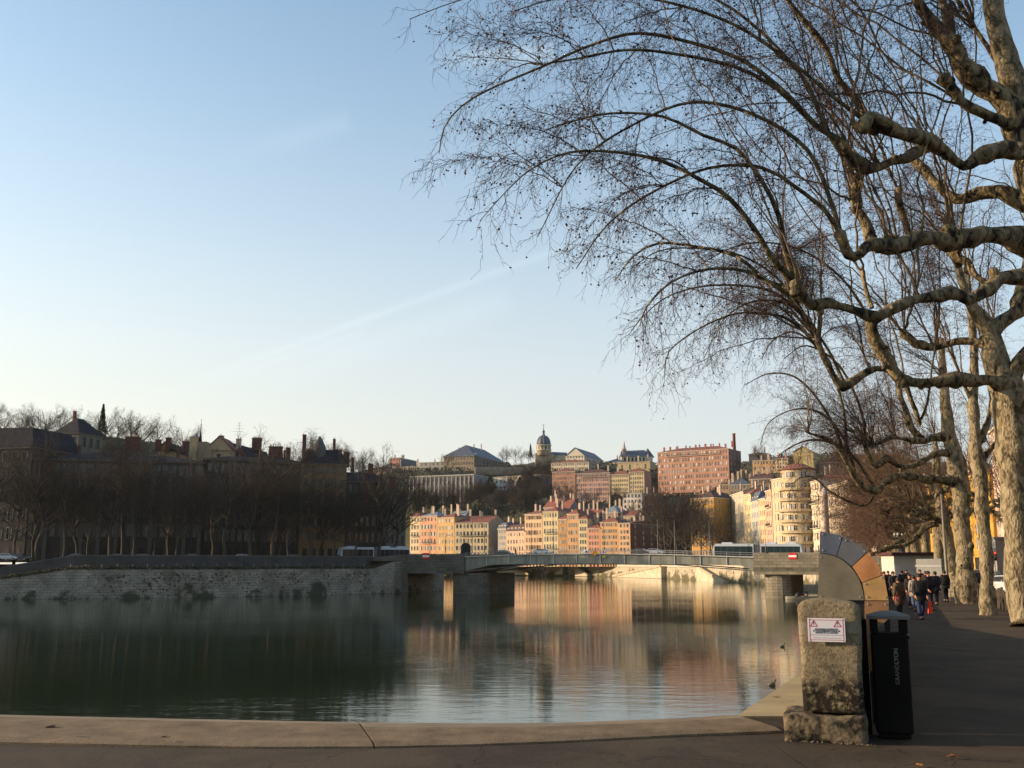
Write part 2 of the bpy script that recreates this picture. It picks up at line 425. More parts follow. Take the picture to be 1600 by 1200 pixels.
# ---------------------------------------------------------------- right bank: one land sheet along the quay edge
def gz(Y):                                   # the promenade sinks gently away from the camera
    return float(np.interp(Y, [11, 38, 130, 200, 230, 300], [0, -0.47, -0.47, 0.3, 0.3, 0.0]))
E0 = gnd(1150, 1121, -0.06); E1 = gnd(1250, 1056, -0.12)
edge_near = [Vector((-60, 24, 0)), Vector((-22, 15.5, 0))] + [gnd(p, q, 0.0) for p, q in ((-60, 1116), (0, 1121), (120, 1124), (250, 1127), (400, 1130), (560, 1133), (720, 1134.5), (860, 1134), (980, 1130), (1070, 1126), (1150, 1121))]
edge_far = [E1, Vector((7.6, 24, 0)), Vector((11.0, 36, 0)), Vector((19.0, 58, 0)), Vector((30.5, 90, 0)), Vector((45, 130, 0)), Vector((60, 172, 0)), Vector((70, 205, 0)), Vector((78, 245, 0)), Vector((81, 292, 0)), Vector((80, 348, 0)), Vector((76, 410, 0)), Vector((68, 470, 0)), Vector((50, 515, 0)), Vector((26, 548, 0)), Vector((-5, 575, 0)), Vector((-60, 605, 0)), Vector((-150, 640, 0)), Vector((-400, 700, 0))]
edge = [Vector((p.x, p.y, gz(p.y))) for p in edge_near + edge_far]
def land():
    mb = MB()
    near_n = len(edge_near)
    # foreground: from the coping back behind the camera
    fr = edge[:near_n]
    for i in range(near_n - 1):
        a, b = fr[i], fr[i + 1]
        mb.quad((a.x, -60, 0), (b.x, -60, 0), (b.x, b.y, b.z), (a.x, a.y, a.z))
    a, b = edge[near_n - 1], edge[near_n]
    # strips to the right of the quay edge
    offs = [0, 6, 14, 40, 120, 500]
    Ys = []
    prev = None
    pts = [Vector((a.x, -60, 0)), Vector((a.x, 0, 0))] + edge[near_n - 1:]
    pts = pts[:2 + 12]
    for i in range(len(pts) - 1):
        p, q = pts[i], pts[i + 1]
        for j in range(len(offs) - 1):
            mb.quad((p.x + offs[j], p.y, p.z), (p.x + offs[j + 1], p.y, p.z), (q.x + offs[j + 1], q.y, q.z), (q.x + offs[j], q.y, q.z))
    o = mb.build('pavement', m_asph); o['kind'] = 'structure'
    # far street beyond, up to the hill foot
    mb = MB()
    pts = edge[near_n + 8:]
    for i in range(len(pts) - 1):
        p, q = pts[i], pts[i + 1]
        d = (q - p).normalized(); 
        mb.quad((p.x, p.y, 0), (max(p.x, 60) + 500, p.y + 120, 0), (max(q.x, 60) + 500, q.y + 300, 0), (q.x, q.y, 0))
    o = mb.build('street', m_asph_far); o['kind'] = 'structure'
land()
def quay_wall_right():
    near_n = len(edge_near)
    top = [Vector((p.x, p.y, p.z - 0.10)) for p in edge[near_n - 1:]]
    bot = [Vector((p.x - 0.25, p.y - 0.1, WATER_Z - 0.6)) for p in edge[near_n - 1:]]
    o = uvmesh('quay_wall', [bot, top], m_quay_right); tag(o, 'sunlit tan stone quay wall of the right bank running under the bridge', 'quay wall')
    t2 = [Vector((p.x, p.y, p.z - 0.10)) for p in edge[:near_n]]
    b2 = [Vector((p.x, p.y + 0.25, WATER_Z - 0.6)) for p in edge[:near_n]]
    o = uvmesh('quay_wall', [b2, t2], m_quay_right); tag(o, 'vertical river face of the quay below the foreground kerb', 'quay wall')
    # parapet on top of the far part
    pts = edge[near_n + 7:]
    mb = MB()
    for i in range(len(pts) - 1):
        a, b = pts[i], pts[i + 1]; d = (b - a).normalized(); n = Vector((-d.y, d.x, 0))
        for h0, h1, w0, w1 in ((0, 0.95, 0.05, 0.45), (0.95, 1.1, 0.0, 0.5)):
            P = [a - n * w0, b - n * w0, b - n * w1, a - n * w1]
            lo = [Vector((p.x, p.y, p.z + h0)) for p in P]; hi = [Vector((p.x, p.y, p.z + h1)) for p in P]
            mb.add(lo + hi, [(0, 1, 5, 4), (1, 2, 6, 5), (2, 3, 7, 6), (3, 0, 4, 7), (4, 5, 6, 7)])
    tag(mb.build('parapet', mat('sunlit_parapet', (0.42, 0.37, 0.28), 0.95, 0.15, 0.3)), 'low pale stone parapet along the far sunlit quay', 'parapet')
quay_wall_right()

# stairs and ramps that slant down the far quay wall to the water
def wall_ramp(pxs, ys, label, n_steps=14):
    (px0, px1), (y0, y1) = pxs, ys
    def edge_at(px):
        best = None
        for i in range(len(edge_near) - 1, len(edge) - 1):
            a, b = edge[i], edge[i + 1]
            for k in range(21):
                p = a.lerp(b, k / 20)
                q = 800 + FPX * p.x / (p.y * CT) if p.y > 200 else -1e9
                if best is None or abs(q - px) < best[0]: best = (abs(q - px), p)
        return best[1]
    A, B = edge_at(px0), edge_at(px1)
    d = (B - A); d.z = 0; L = d.length; d.normalize(); n = Vector((d.y, -d.x, 0))
    if n.y > 0: n = -n
    zA, zB = zat(y0, A.y), zat(y1, B.y)
    t = thing('quay_stair', label, 'stairs', (A.x, A.y, 0))
    mb = MB()
    k = n_steps
    for i in range(k):
        z = zA + (zB - zA) * (i + 0.5) / k
        p, q = A + d * (L * i / k), A + d * (L * (i + 1) / k)
        P = [p + n * 0.05, q + n * 0.05, q + n * 2.6, p + n * 2.6]
        lo = [Vector((v.x - A.x, v.y - A.y, min(zA, zB) - 0.5)) for v in P]; hi = [Vector((v.x - A.x, v.y - A.y, z)) for v in P]
        mb.add(lo + hi, [(0, 1, 5, 4), (1, 2, 6, 5), (2, 3, 7, 6), (3, 0, 4, 7), (4, 5, 6, 7)])
    mb.build('step', mat('stair_stone', (0.44, 0.38, 0.27), 0.95, 0.2, 0.5), t, kind='stuff')
    mb = MB()
    a, b = A + n * 2.6, B + n * 2.6
    P = [a, b, b + n * 0.35, a + n * 0.35]
    zz = [zA, zB, zB, zA]
    lo = [Vector((v.x - A.x, v.y - A.y, z - 0.5)) for v, z in zip(P, zz)]; hi = [Vector((v.x - A.x, v.y - A.y, z + 0.55)) for v, z in zip(P, zz)]
    mb.add(lo + hi, [(0, 1, 5, 4), (1, 2, 6, 5), (2, 3, 7, 6), (3, 0, 4, 7), (4, 5, 6, 7), (3, 2, 1, 0)])
    mb.build('side_wall', mat('stair_side', (0.36, 0.30, 0.20), 0.95, 0.2, 0.5), t)
wall_ramp((775, 830), (883, 897), 'stone stair slanting down the far quay wall, leftmost under the bridge')
wall_ramp((905, 923), (884, 899), 'short steep stone stair in the middle of the far quay wall')
wall_ramp((885, 871), (884, 896), 'small stair running the other way beside the short steep one')
wall_ramp((1040, 965), (884, 900), 'long low ramp on the far quay wall rising rightwards')
wall_ramp((1096, 1140), (884, 911), 'steep dark stair on the far quay wall near the right pier')

# ---------------------------------------------------------------- left bank
LB = [Vector((-420, 205, 0)), Vector((-180, 196, 0)), Vector((xat(0, 200), 200, 0)), Vector((xat(110, 202), 202, 0)), Vector((xat(300, 208), 208, 0)), Vector((xat(450, 221), 221, 0)), Vector((xat(585, 236), 236, 0)), Vector((xat(616, 239), 239, 0)), Vector((xat(694, 262), 262, 0)), Vector((-24, 300, 0)), Vector((-45, 340, 0)), Vector((-110, 450, 0)), Vector((-230, 560, 0)), Vector((-420, 640, 0))]
LTOP = [-3.5, -2.9, -1.4, 0.55, 0.55, 0.55, 0.55, 2.1, 2.1, 2.1, 2.1, 1.0, 1.0, 1.0]
LZ = 2.2
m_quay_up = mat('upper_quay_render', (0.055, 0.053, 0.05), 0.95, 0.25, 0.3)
def left_bank():
    top = [Vector((p.x, p.y, z)) for p, z in zip(LB, LTOP)]
    bot = [Vector((p.x, p.y - 0.5, WATER_Z - 0.6)) for p in LB]
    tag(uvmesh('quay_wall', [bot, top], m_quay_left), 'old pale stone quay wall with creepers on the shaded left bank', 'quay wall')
    # ledge
    mb = MB()
    for i in range(6):
        a, b = top[i], top[i + 1]
        mb.quad(a, b, (b.x - 0.8, b.y + 3.2, b.z), (a.x - 0.8, a.y + 3.2, a.z))
    mb.build('ledge_path', mat('ledge_earth', (0.10, 0.09, 0.07), 0.95, 0.3, 0.5))['kind'] = 'structure'
    # upper wall with its parapet
    up0 = [Vector((p.x - 0.8, p.y + 3.2, min(p.z, 0.5))) for p in top[:7]]
    up1 = [Vector((p.x - 0.8, p.y + 3.3, 3.15 if i > 2 else (3.15, 2.6, 2.0)[i] - 1.0 * (i == 2))) for i, p in enumerate(top[:7])]
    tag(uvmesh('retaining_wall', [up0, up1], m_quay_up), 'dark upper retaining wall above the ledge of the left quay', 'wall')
    mb = MB()
    for i in range(2, 6):
        a, b = up1[i], up1[i + 1]; w = Vector((-0.1, 0.45, 0)); u = Vector((0, 0, 0.14)); f = Vector((0.02, -0.08, 0))
        mb.add([a + f, b + f, b + w, a + w, a + f + u, b + f + u, b + w + u, a + w + u], [(0, 1, 5, 4), (1, 2, 6, 5), (2, 3, 7, 6), (3, 0, 4, 7), (4, 5, 6, 7), (3, 2, 1, 0)])
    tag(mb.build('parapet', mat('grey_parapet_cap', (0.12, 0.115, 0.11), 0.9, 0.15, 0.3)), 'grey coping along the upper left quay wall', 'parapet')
    # street
    mb = MB()
    for i in range(len(LB) - 1):
        a, b = LB[i], LB[i + 1]
        k = 3.4 if i < 6 else 0.0
        mb.quad((a.x - 0.8 * (i < 6), a.y + k, LZ), (b.x - 0.8 * (i < 5), b.y + (3.4 if i < 5 else 0), LZ), (b.x - 500, b.y + 200, LZ - .03 * (i - 5)), (a.x - 500, a.y + 200, LZ - .03 * (i - 5))) if i > 7 else mb.quad((a.x - 0.8, a.y + k, LZ), (b.x - 0.8, b.y + k, LZ), (b.x - 0.8 - 30, b.y + 260, LZ), (a.x - 30, a.y + 260, LZ))
    mb.build('street', m_asph_far)['kind'] = 'structure'
    # posts of the ledge railing
    t = thing('ledge_railing', 'thin leaning railing posts on the ledge of the left quay', 'railing', (top[3].x, top[3].y, 0.55))
    mb = MB(); me = None
    mb.tube([(0, 0, 0), (0, 0, 1.05)], 0.045, 5)
    me = mb.mesh('post', [m_steel])
    for i in range(3, 6):
        a, b = top[i], top[i + 1]; n = int((b - a).length / 2.6)
        for k in range(n):
            p = a.lerp(b, k / n) - top[3] + Vector((0, 0.25, 0)); p.z = 0
            o = link('post', me, t, p); o.rotation_euler = (random.uniform(-.08, .08), random.uniform(-.1, .1), 0)
left_bank()

# scrub along the ledge and at the foot of the wall (nobody could count it)
def scrub(name, segs, n, h, m, kind='stuff', seed=1):
    rg = np.random.default_rng(seed)
    V = []; T = []
    for k in range(n):
        a, b = segs[rg.integers(len(segs))]
        p = a.lerp(b, rg.random())
        hh = h * rg.uniform(0.3, 1)
        base = np.array([p.x, p.y + rg.uniform(0, 0.9), p.z])
        for j in range(7):
            c = base + np.array([rg.normal() * 0.45, rg.normal() * 0.25, rg.random() * hh])
            u = rg.normal(size=3); u /= np.linalg.norm(u); w = np.cross(u, rg.normal(size=3)); w /= np.linalg.norm(w)
            s = rg.uniform(0.1, 0.28)
            i0 = len(V); V += [c - u * s, c + u * s, c + w * s * 1.2]; T.append((i0, i0 + 1, i0 + 2))
    return link(name, mesh_arrays(name, V, None, T, mats=[m]))
m_scrub = mat('dry_scrub', (0.07, 0.065, 0.035), 0.95, 0.4, 0.6)
segs = [(Vector((LB[i].x, LB[i].y, LTOP[i])), Vector((LB[i + 1].x, LB[i + 1].y, LTOP[i + 1]))) for i in range(2, 6)]
o = scrub('ledge_scrub', segs, 900, 0.7, m_scrub); tag(o, 'dry weeds along the ledge of the shaded quay wall', 'weeds', kind='stuff')
m_ivy = mat('ivy', (0.03, 0.033, 0.02), 0.9, 0.4, 0.5)
rg = np.random.default_rng(5)
V = []; T = []
for k in range(900):      # creeper curtains on the wall, in broad patches
    px = rg.choice([rg.normal(300, 40), rg.normal(350, 22), rg.normal(400, 28), rg.normal(455, 22), rg.normal(520, 28), rg.normal(555, 14), rg.normal(180, 20), rg.normal(260, 20)])
    if px < 30 or px > 580: continue
    Y = np.interp(px, [0, 110, 300, 450, 585], [200, 202, 208, 221, 236])
    zt = np.interp(px, [0, 110], [-1.6, -0.2])
    z = zt - abs(rg.normal()) * 1.9 if rg.random() < 0.7 else rg.uniform(WATER_Z, zt)
    if z < WATER_Z: z = WATER_Z + rg.random() * 0.8
    c = np.array([xat(px, Y), Y - 0.18 - 0.5 * (zt - z) / 5 - rg.random() * 0.3, z])
    u = rg.normal(size=3) * (1, .4, 1); u /= np.linalg.norm(u); w = np.cross(u, rg.normal(size=3)); w /= np.linalg.norm(w)
    s = rg.uniform(0.12, 0.32)
    i0 = len(V); V += [c - u * s, c + u * s, c + w * s]; T.append((i0, i0 + 1, i0 + 2))
tag(link('wall_creeper', mesh_arrays('wall_creeper', V, None, T, mats=[m_ivy])), 'creepers hanging over the stone of the left quay wall', 'creeper', kind='stuff')
# ---------------------------------------------------------------- hill of the right bank
CTRL = []     # (x, y, z) of the terrain, gathered from what stands on it
def ctrl(px, py, Y): CTRL.append((xat(px, Y, py), Y, zat(py, Y)))
for px, Y in ((560, 640), (640, 600), (740, 575), (840, 555), (940, 535), (1025, 520)): CTRL.append((xat(px, Y), Y, 1.0))
for px, Y in ((1080, 520), (1140, 520), (1200, 470), (1270, 420), (1350, 370), (1450, 340), (1600, 300), (1800, 300)): CTRL.append((xat(px, Y), Y, 2.0))
for px, py in ((480, 762), (560, 752), (600, 745), (640, 737), (700, 733), (740, 733), (800, 733), (840, 722), (900, 722), (960, 724), (1020, 728), (1100, 735), (1170, 727), (1230, 715), (1300, 712), (1380, 715), (1480, 725), (1620, 740), (1800, 760)):
    Y = np.interp(px, [900, 1150, 1300, 1500], [860, 760, 640, 560])
    ctrl(px, py, Y); ctrl(px, py + 1, Y + 160)
# mid slope
for px, py, Y in ((650, 790, 640), (700, 792, 640), (760, 795, 630), (820, 785, 630), (860, 770, 640), (880, 790, 600), (960, 795, 590), (1020, 790, 590), (650, 800, 610), (740, 808, 600), (830, 805, 590), (1100, 790, 590), (1180, 770, 600), (1240, 755, 580), (1180, 800, 540), (1300, 760, 540)):
    ctrl(px, py, Y)
def th(x, y):
    C = TH_C
    d2 = (np.asarray(x)[..., None] - C[:, 0]) ** 2 + (np.asarray(y)[..., None] - C[:, 1]) ** 2 + 60.0
    w = d2 ** -1.9
    return (w * C[:, 2]).sum(-1) / w.sum(-1)

_winmesh = {}
def win_mesh(w, h, kind, trim, shut, wall_m, dep=0.28, surround=0.12):
    key = (round(w, 1), round(h, 1), kind, trim.name, shut.name if shut else None)
    if key in _winmesh: return _winmesh[key]
    mb = MB()
    # local: x along the wall, z up, y into the wall; origin bottom-left of the opening
    w, h = round(w, 1), round(h, 1)
    d = dep
    mb.quad((0, 0, 0), (0, d, 0), (0, d, h), (0, 0, h), 0); mb.quad((w, 0, 0), (w, 0, h), (w, d, h), (w, d, 0), 0)
    mb.quad((0, 0, h), (0, d, h), (w, d, h), (w, 0, h), 0); mb.quad((0, 0, 0), (w, 0, 0), (w, d, 0), (0, d, 0), 0)
    mb.quad((0, d, 0), (w, d, 0), (w, d, h), (0, d, h), 1 if kind != 'pale' else 2)
    s = surround
    if s:
        mb.box(-s, 0, -0.06, -0.002, -0.05, h + s, 0); mb.box(w, w + s, -0.06, -0.002, -0.05, h + s, 0); mb.box(0, w, -0.06, -0.002, h, h + s, 0); mb.box(-s - .05, w + s + .05, -0.14, -0.002, -0.17, -0.05, 0)
    mb.box(w / 2 - .04, w / 2 + .04, d - .06, d - .005, 0, h, 0)
    mb.box(0, w, d - .055, d - .004, h * .66, h * .66 + .06, 0)
    if kind == 'shut': mb.box(0.02, w - .02, 0.06, 0.1, 0.02, h - .02, 3)
    if kind == 'half': mb.box(0.02, w * .48, 0.06, 0.1, 0.02, h - .02, 3)
    if kind == 'open' or kind == 'pale2':
        mb.box(-w * .5, -.02, -0.11, -0.065, 0, h, 3); mb.box(w + .02, w * 1.5, -0.11, -0.065, 0, h, 3)
    me = mb.mesh('window', [trim, m_glass, m_glass_pale, shut or trim])
    _winmesh[key] = me
    return me

def facade(mb, O, u, n, W, H, cols, rows, wall_i=0, root=None, individual=False, kinds=('dark',), trim=None, shut=None, rows_skip=None, joined=None, rg=random, surround=0.12, balc=None):
    """wall with real openings. cols/rows: lists of (a,b) openings along u / up."""
    up = Vector((0, 0, 1))
    xs = sorted({0.0, W, *[c for ab in cols for c in ab]}); zs = sorted({0.0, H, *[c for ab in rows for c in ab]})
    holes = set()
    colset = {ab[0] for ab in cols}; rowset = {ab[0] for ab in rows}
    P = lambda x, z: O + u * x + up * z
    # join columns into strips where there is no opening
    for i in range(len(xs) - 1):
        if xs[i] not in colset:
            mb.quad(P(xs[i], 0), P(xs[i + 1], 0), P(xs[i + 1], H), P(xs[i], H), wall_i); continue
        for j in range(len(zs) - 1):
            if zs[j] in rowset:
                w, h = xs[i + 1] - xs[i], zs[j + 1] - zs[j]
                kind = rg.choice(kinds)
                M = Matrix.Identity(4); M.col[0][:3] = u; M.col[1][:3] = -n; M.col[2][:3] = up; M.col[3][:3] = P(xs[i], zs[j])
                wr, hr = round(w, 1), round(h, 1)
                M = M @ Matrix.Diagonal((w / wr, 1, h / hr, 1))
                me = win_mesh(w, h, kind, trim, shut, None, surround=surround)
                if individual: link('window', me, root, mtx=M)
                else: joined.append((me, M))
            else:
                mb.quad(P(xs[i], zs[j]), P(xs[i + 1], zs[j]), P(xs[i + 1], zs[j + 1]), P(xs[i], zs[j + 1]), wall_i)

def join_meshes(name, items, parent, kind=None):
    V = []; Q = []; QM = []; mats = []; off = 0
    cache = {}
    for me, M in items:
        if me.name not in cache:
            co = np.empty(len(me.vertices) * 3, np.float32); me.vertices.foreach_get('co', co)
            fi = np.array([list(p.vertices) for p in me.polygons if len(p.vertices) == 4], np.int32)
            mi = np.array([p.material_index for p in me.polygons if len(p.vertices) == 4], np.int32)
            idx = []
            for m in me.materials:
                if m not in mats: mats.append(m)
                idx.append(mats.index(m))
            cache[me.name] = (co.reshape(-1, 3), fi, np.array(idx)[mi])
        co, fi, mi = cache[me.name]
        A = np.array(M)
        V.append(co @ A[:3, :3].T + A[:3, 3]); Q.append(fi + off); QM.append(mi); off += len(co)
    o = link(name, mesh_arrays(name, np.concatenate(V), np.concatenate(Q), None, mats=mats, qm=np.concatenate(QM)), parent)
    if kind: o['kind'] = kind
    return o

def spread(n, W, w, margin=0.5, groups=None):
    """n openings of width w along W"""
    if n <= 0: return []
    pitch = (W - 2 * margin) / n
    w = min(w, pitch * 0.55)
    return [(margin + pitch * (i + .5) - w / 2, margin + pitch * (i + .5) + w / 2) for i in range(n)]

def bldg(name, label, p0, Y0, p1, Y1, y_eave, y_base, col, floors, bays, depth=14, side=0, side_bays=2, roof='hip', roof_m=None, roof_h=3.0,
         individual=False, kinds=('dark', 'dark', 'half'), shut=None, trim=None, chim=3, chim_h=3.0, group=None, cat='building', win_w=1.15, win_h=None, ground=4.2,
         cornice=True, ctrl_on=False, zbase=None, balcony_rows=(), dormers=0, over=0.45, seed=None, sidecol=None, surround=0.12, side_kinds=('dark',), snow=False, zt=None, top_skip=0.0, chim_mat=None, base_extra=0.0):
    deep = lambda c: tuple(.97 * v ** 1.13 for v in c)
    if isinstance(col, tuple): col = deep(col)
    if isinstance(sidecol, tuple): sidecol = deep(sidecol)
    rg = random.Random(seed if seed is not None else hash((p0, p1, y_eave)) % 10000)
    ym = (y_eave + y_base) / 2
    A = Vector((xat(p0, Y0, ym), Y0, 0)); B = Vector((xat(p1, Y1, ym), Y1, 0))
    if zt is None: zt = zat(y_eave, (Y0 + Y1) / 2)
    zb = zat(y_base, (Y0 + Y1) / 2) if zbase is None else zbase
    if ctrl_on:
        CTRL.append(((A.x + B.x) / 2, (Y0 + Y1) / 2 - 1, zb)); CTRL.append(((A.x + B.x) / 2, (Y0 + Y1) / 2 + depth, zb + 1.0))
        CTRL.append((A.x, Y0, zb)); CTRL.append((B.x, Y1, zb))
    u = (B - A); W = u.length; u.normalize(); n = Vector((u.y, -u.x, 0))
    root = thing(name, label, cat, (A.x, A.y, zb), group=group)
    H = zt - zb
    wm = mat('wall_' + '_'.join('%d' % (v * 1000) for v in col), col, 0.92, 0.10, 0.25, streaks=0.12) if isinstance(col, tuple) else col
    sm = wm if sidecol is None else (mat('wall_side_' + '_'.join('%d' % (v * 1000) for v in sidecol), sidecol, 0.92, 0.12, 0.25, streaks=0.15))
    trim = trim or m_trim; roof_m = roof_m or m_tile
    mb = MB(); joined = []
    # storeys from the eave downwards, so rows sit where the photograph shows them
    fh = (H - ground - base_extra) / max(1, floors)
    wh = win_h or fh * 0.58
    rows = []
    for f in range(floors):
        z1 = H - fh * f - fh * 0.24 - top_skip; rows.append((z1 - wh * (0.85 if f == 0 else 1), z1))
    rows = [r for r in rows if r[0] > 0.5]
    cols = spread(bays, W, win_w, 0.5)
    O = Vector((0, 0, 0)); base = root.location
    facade(mb, O, u, n, W, H, cols, rows, 0, root, individual, kinds, trim, shut or trim, joined=joined, rg=rg, surround=surround)
    # right side
    Br = u * W
    v = -n
    if side_bays: facade(mb, Br, v, u, depth, H, spread(side_bays, depth, win_w, 0.8), rows, 1, root, individual, side_kinds, trim, shut or trim, joined=joined, rg=rg, surround=surround)
    else: mb.quad(Br, Br + v * depth, Br + v * depth + Vector((0, 0, H)), Br + Vector((0, 0, H)), 1)
    Z = Vector((0, 0, H))
    mb.quad(O + v * depth, O, O + Z, O + v * depth + Z, 1); mb.quad(Br + v * depth, O + v * depth, O + v * depth + Z, Br + v * depth + Z, 0)
    mb.build('wall', [wm, sm], root)
    if joined: join_meshes('window', joined, root, 'stuff')
    # ground-floor openings
    if ground > 3.5 and bays >= 2:
        g = MB()
        for i, (a, b) in enumerate(spread(max(2, bays - 1), W, 2.2, 0.5)):
            M = Matrix.Identity(4); M.col[0][:3] = u; M.col[1][:3] = v; M.col[2][:3] = (0, 0, 1)
            g.box(a, b, -0.03, 0.0, base_extra + 0.1, base_extra + 3.1, 0, M=M)
        o = g.build('shopfront', [m_dark], root, kind='stuff')
    if cornice:
        c = MB(); M = Matrix.Identity(4); M.col[0][:3] = u; M.col[1][:3] = v; M.col[2][:3] = (0, 0, 1)
        c.box(-0.25, W + 0.25, -0.35, -0.004, H - 0.35, H - 0.02, 0, M=M)
        c2 = MB(); c2.box(W + 0.004, W + 0.3, 0.0, depth, H - 0.35, H - 0.02, 0, M=M); c2.build('cornice', [trim], root)
        c.build('cornice', [trim], root)
    for r in balcony_rows:
        z = H - fh * r - fh * 0.24 - wh - 0.1
        c = MB(); M = Matrix.Identity(4); M.col[0][:3] = u; M.col[1][:3] = v; M.col[2][:3] = (0, 0, 1)
        c.box(W * .12, W * .88, -0.9, -0.15, z - 0.18, z - .02, 0, M=M)
        c.box(W * .12, W * .88, -0.9, -0.86, z + 0.9, z + .98, 1, M=M)
        k = int(W * .76 / 0.22)
        for i in range(k + 1): c.box(W * .12 + i * W * .76 / k - .025, W * .12 + i * W * .76 / k + .025, -0.9, -0.87, z, z + .9, 1, M=M)
        c.build('balcony', [trim, m_iron], root)
    # roof
    M = Matrix.Identity(4); M.col[0][:3] = u; M.col[1][:3] = v; M.col[2][:3] = (0, 0, 1)
    rf = MB(); ov = over; D = depth; h = roof_h
    T = lambda x, y, z: M @ Vector((x, y, z))
    e = [T(-ov, -ov, H), T(W + ov, -ov, H), T(W + ov, D + ov, H), T(-ov, D + ov, H)]
    if roof == 'hip':
        ins = min(D / 2, W / 2 - .2)
        if D > W * 1.15: a, b = T(W / 2, W / 2, H + h), T(W / 2, D - W / 2, H + h)
        else: a, b = T(ins, D / 2, H + h), T(W - ins, D / 2, H + h)
        rf.add(e + [a, b], [(0, 1, 4), (1, 2, 5, 4), (2, 3, 5), (3, 0, 4, 5), (3, 2, 1, 0)] if D > W * 1.15 else [(0, 1, 5, 4), (1, 2, 5), (2, 3, 4, 5), (3, 0, 4), (3, 2, 1, 0)])
    elif roof == 'gable':      # ridge parallel to the front
        a, b = T(-ov, D / 2, H + h), T(W + ov, D / 2, H + h)
        rf.add(e + [a, b], [(0, 1, 5, 4), (2, 3, 4, 5), (3, 2, 1, 0)])
        gb = MB(); gb.tri(T(0, 0, H), T(0, D, H), T(0, D / 2, H + h * .97)); gb.tri(T(W, D, H), T(W, 0, H), T(W, D / 2, H + h * .97))
        gb.build('gable', [sm], root)
    elif roof == 'gable_front':
        a, b = T(W / 2, -ov, H + h), T(W / 2, D + ov, H + h)
        rf.add(e + [a, b], [(0, 4, 5, 3), (1, 2, 5, 4), (3, 2, 1, 0)])
        gb = MB(); gb.tri(T(0, 0, H), T(W, 0, H), T(W / 2, 0, H + h * .97)); gb.build('gable', [wm], root)
    elif roof == 'mansard':
        i1 = min(1.6, h * .45)
        m1 = [T(i1, i1, H + h * .8), T(W - i1, i1, H + h * .8), T(W - i1, D - i1, H + h * .8), T(i1, D - i1, H + h * .8)]
        c = T(W / 2, D / 2, H + h)
        rf.add(e + m1 + [c], [(0, 1, 5, 4), (1, 2, 6, 5), (2, 3, 7, 6), (3, 0, 4, 7), (4, 5, 8), (5, 6, 8), (6, 7, 8), (7, 4, 8), (3, 2, 1, 0)])
    elif roof == 'shed':
        rf.add(e + [T(W + ov, D + ov, H + h), T(-ov, D + ov, H + h)], [(0, 1, 4, 5), (3, 2, 1, 0), (1, 2, 4), (0, 5, 3), (2, 3, 5, 4)])
    elif roof == 'flat':
        rf.box(-.1, W + .1, -.1, D + .1, H + .004, H + .3, 0, M=M)
    ro = rf.build('roof', [roof_m], root)
    if snow:
        s = MB()
        for i in range(5):
            x = W * (i + .3) / 5; s.quad(T(x, -ov + .1, H + .15 + .05), T(x + W * .13, -ov + .1, H + .2), T(x + W * .1, D * .12, H + h * (.12 + ov / D) * 2 + .2), T(x + W * .03, D * .10, H + h * (.1 + ov / D) * 2 + .2))
        s.build('snow', [m_snow], root, kind='stuff')
    for i in range(dormers):
        d = MB(); x = W * (i + .5) / dormers
        d.box(x - .7, x + .7, 0.15, 2.2, H + .1, H + 1.9, 0, M=M); d.box(x - .45, x + .45, 0.08, .145, H + .4, H + 1.6, 1, M=M)
        d.build('dormer', [m_trim, m_glass], root)
    cm = chim_mat or m_chim
    for i in range(chim):
        c = MB(); x = W * (i + .5 + rg.uniform(-.25, .25)) / chim; y = rg.uniform(D * .25, D * .6); ww = rg.uniform(.28, .62); hh = chim_h * rg.uniform(.7, 1.35)
        zz = H + h * min(1, 1 - abs(y - D / 2) / (D / 2)) if roof in ('hip', 'gable') else H + h * .7
        c.box(x - ww, x + ww, y - .35, y + .35, zz - 1.2, zz + hh, 0, M=M); c.box(x - ww - .08, x + ww + .08, y - .43, y + .43, zz + hh, zz + hh + .12, 0, M=M)
        for k in range(max(1, int(ww * 2.2))):
            c.lathe([(.11, 0), (.09, .5)], 6, tuple(M @ Vector((x - ww + .3 + k * .45, y, zz + hh + .12))), 1)
        c.build('chimney', [cm, m_pot], root)
    root['_w'] = W
    return root, M, W, H, D

cream, pink, ochre = srgb(232, 205, 150), srgb(226, 160, 118), srgb(216, 160, 70)
cream = (0.62, 0.50, 0.31); pink = (0.60, 0.33, 0.20); ochre = (0.54, 0.36, 0.16); orange = (0.52, 0.31, 0.16); palepink = (0.60, 0.40, 0.28); yellow = (0.58, 0.49, 0.29)
def Yf(px): return float(np.interp(px, [640, 710, 775, 820, 905, 1025], [592, 570, 560, 542, 522, 500]))
m_shut_w = mat('pale_shutter', (0.5, 0.46, 0.38), 0.8, 0.1, 1); m_shut_g = mat('grey_shutter', (0.30, 0.30, 0.28), 0.8, 0.1, 1); m_shut_b = mat('brown_shutter', (0.28, 0.16, 0.09), 0.8, 0.1, 1); m_shut_bl = mat('blue_grey_shutter', (0.2, 0.25, 0.3), 0.8, 0.1, 1)
ROWG = 'colourful houses along the sunlit quay'
def row(p0, p1, y, col, fl, bays, label, **k):
    k.setdefault('roof_h', 2.6); k.setdefault('individual', True); k.setdefault('side_bays', 0); k.setdefault('chim', 2); k.setdefault('surround', .07)
    return bldg('town_house', label, p0, Yf(p0), p1, Yf(p1), y, 884, col, fl, bays, zbase=0.0, group=ROWG, **k)
row(640.5, 655.7, 807, cream, 6, 3, 'narrow cream house with balconies, last of the sunlit row beside the dark bank', shut=m_shut_g, balcony_rows=(2,), chim=1)
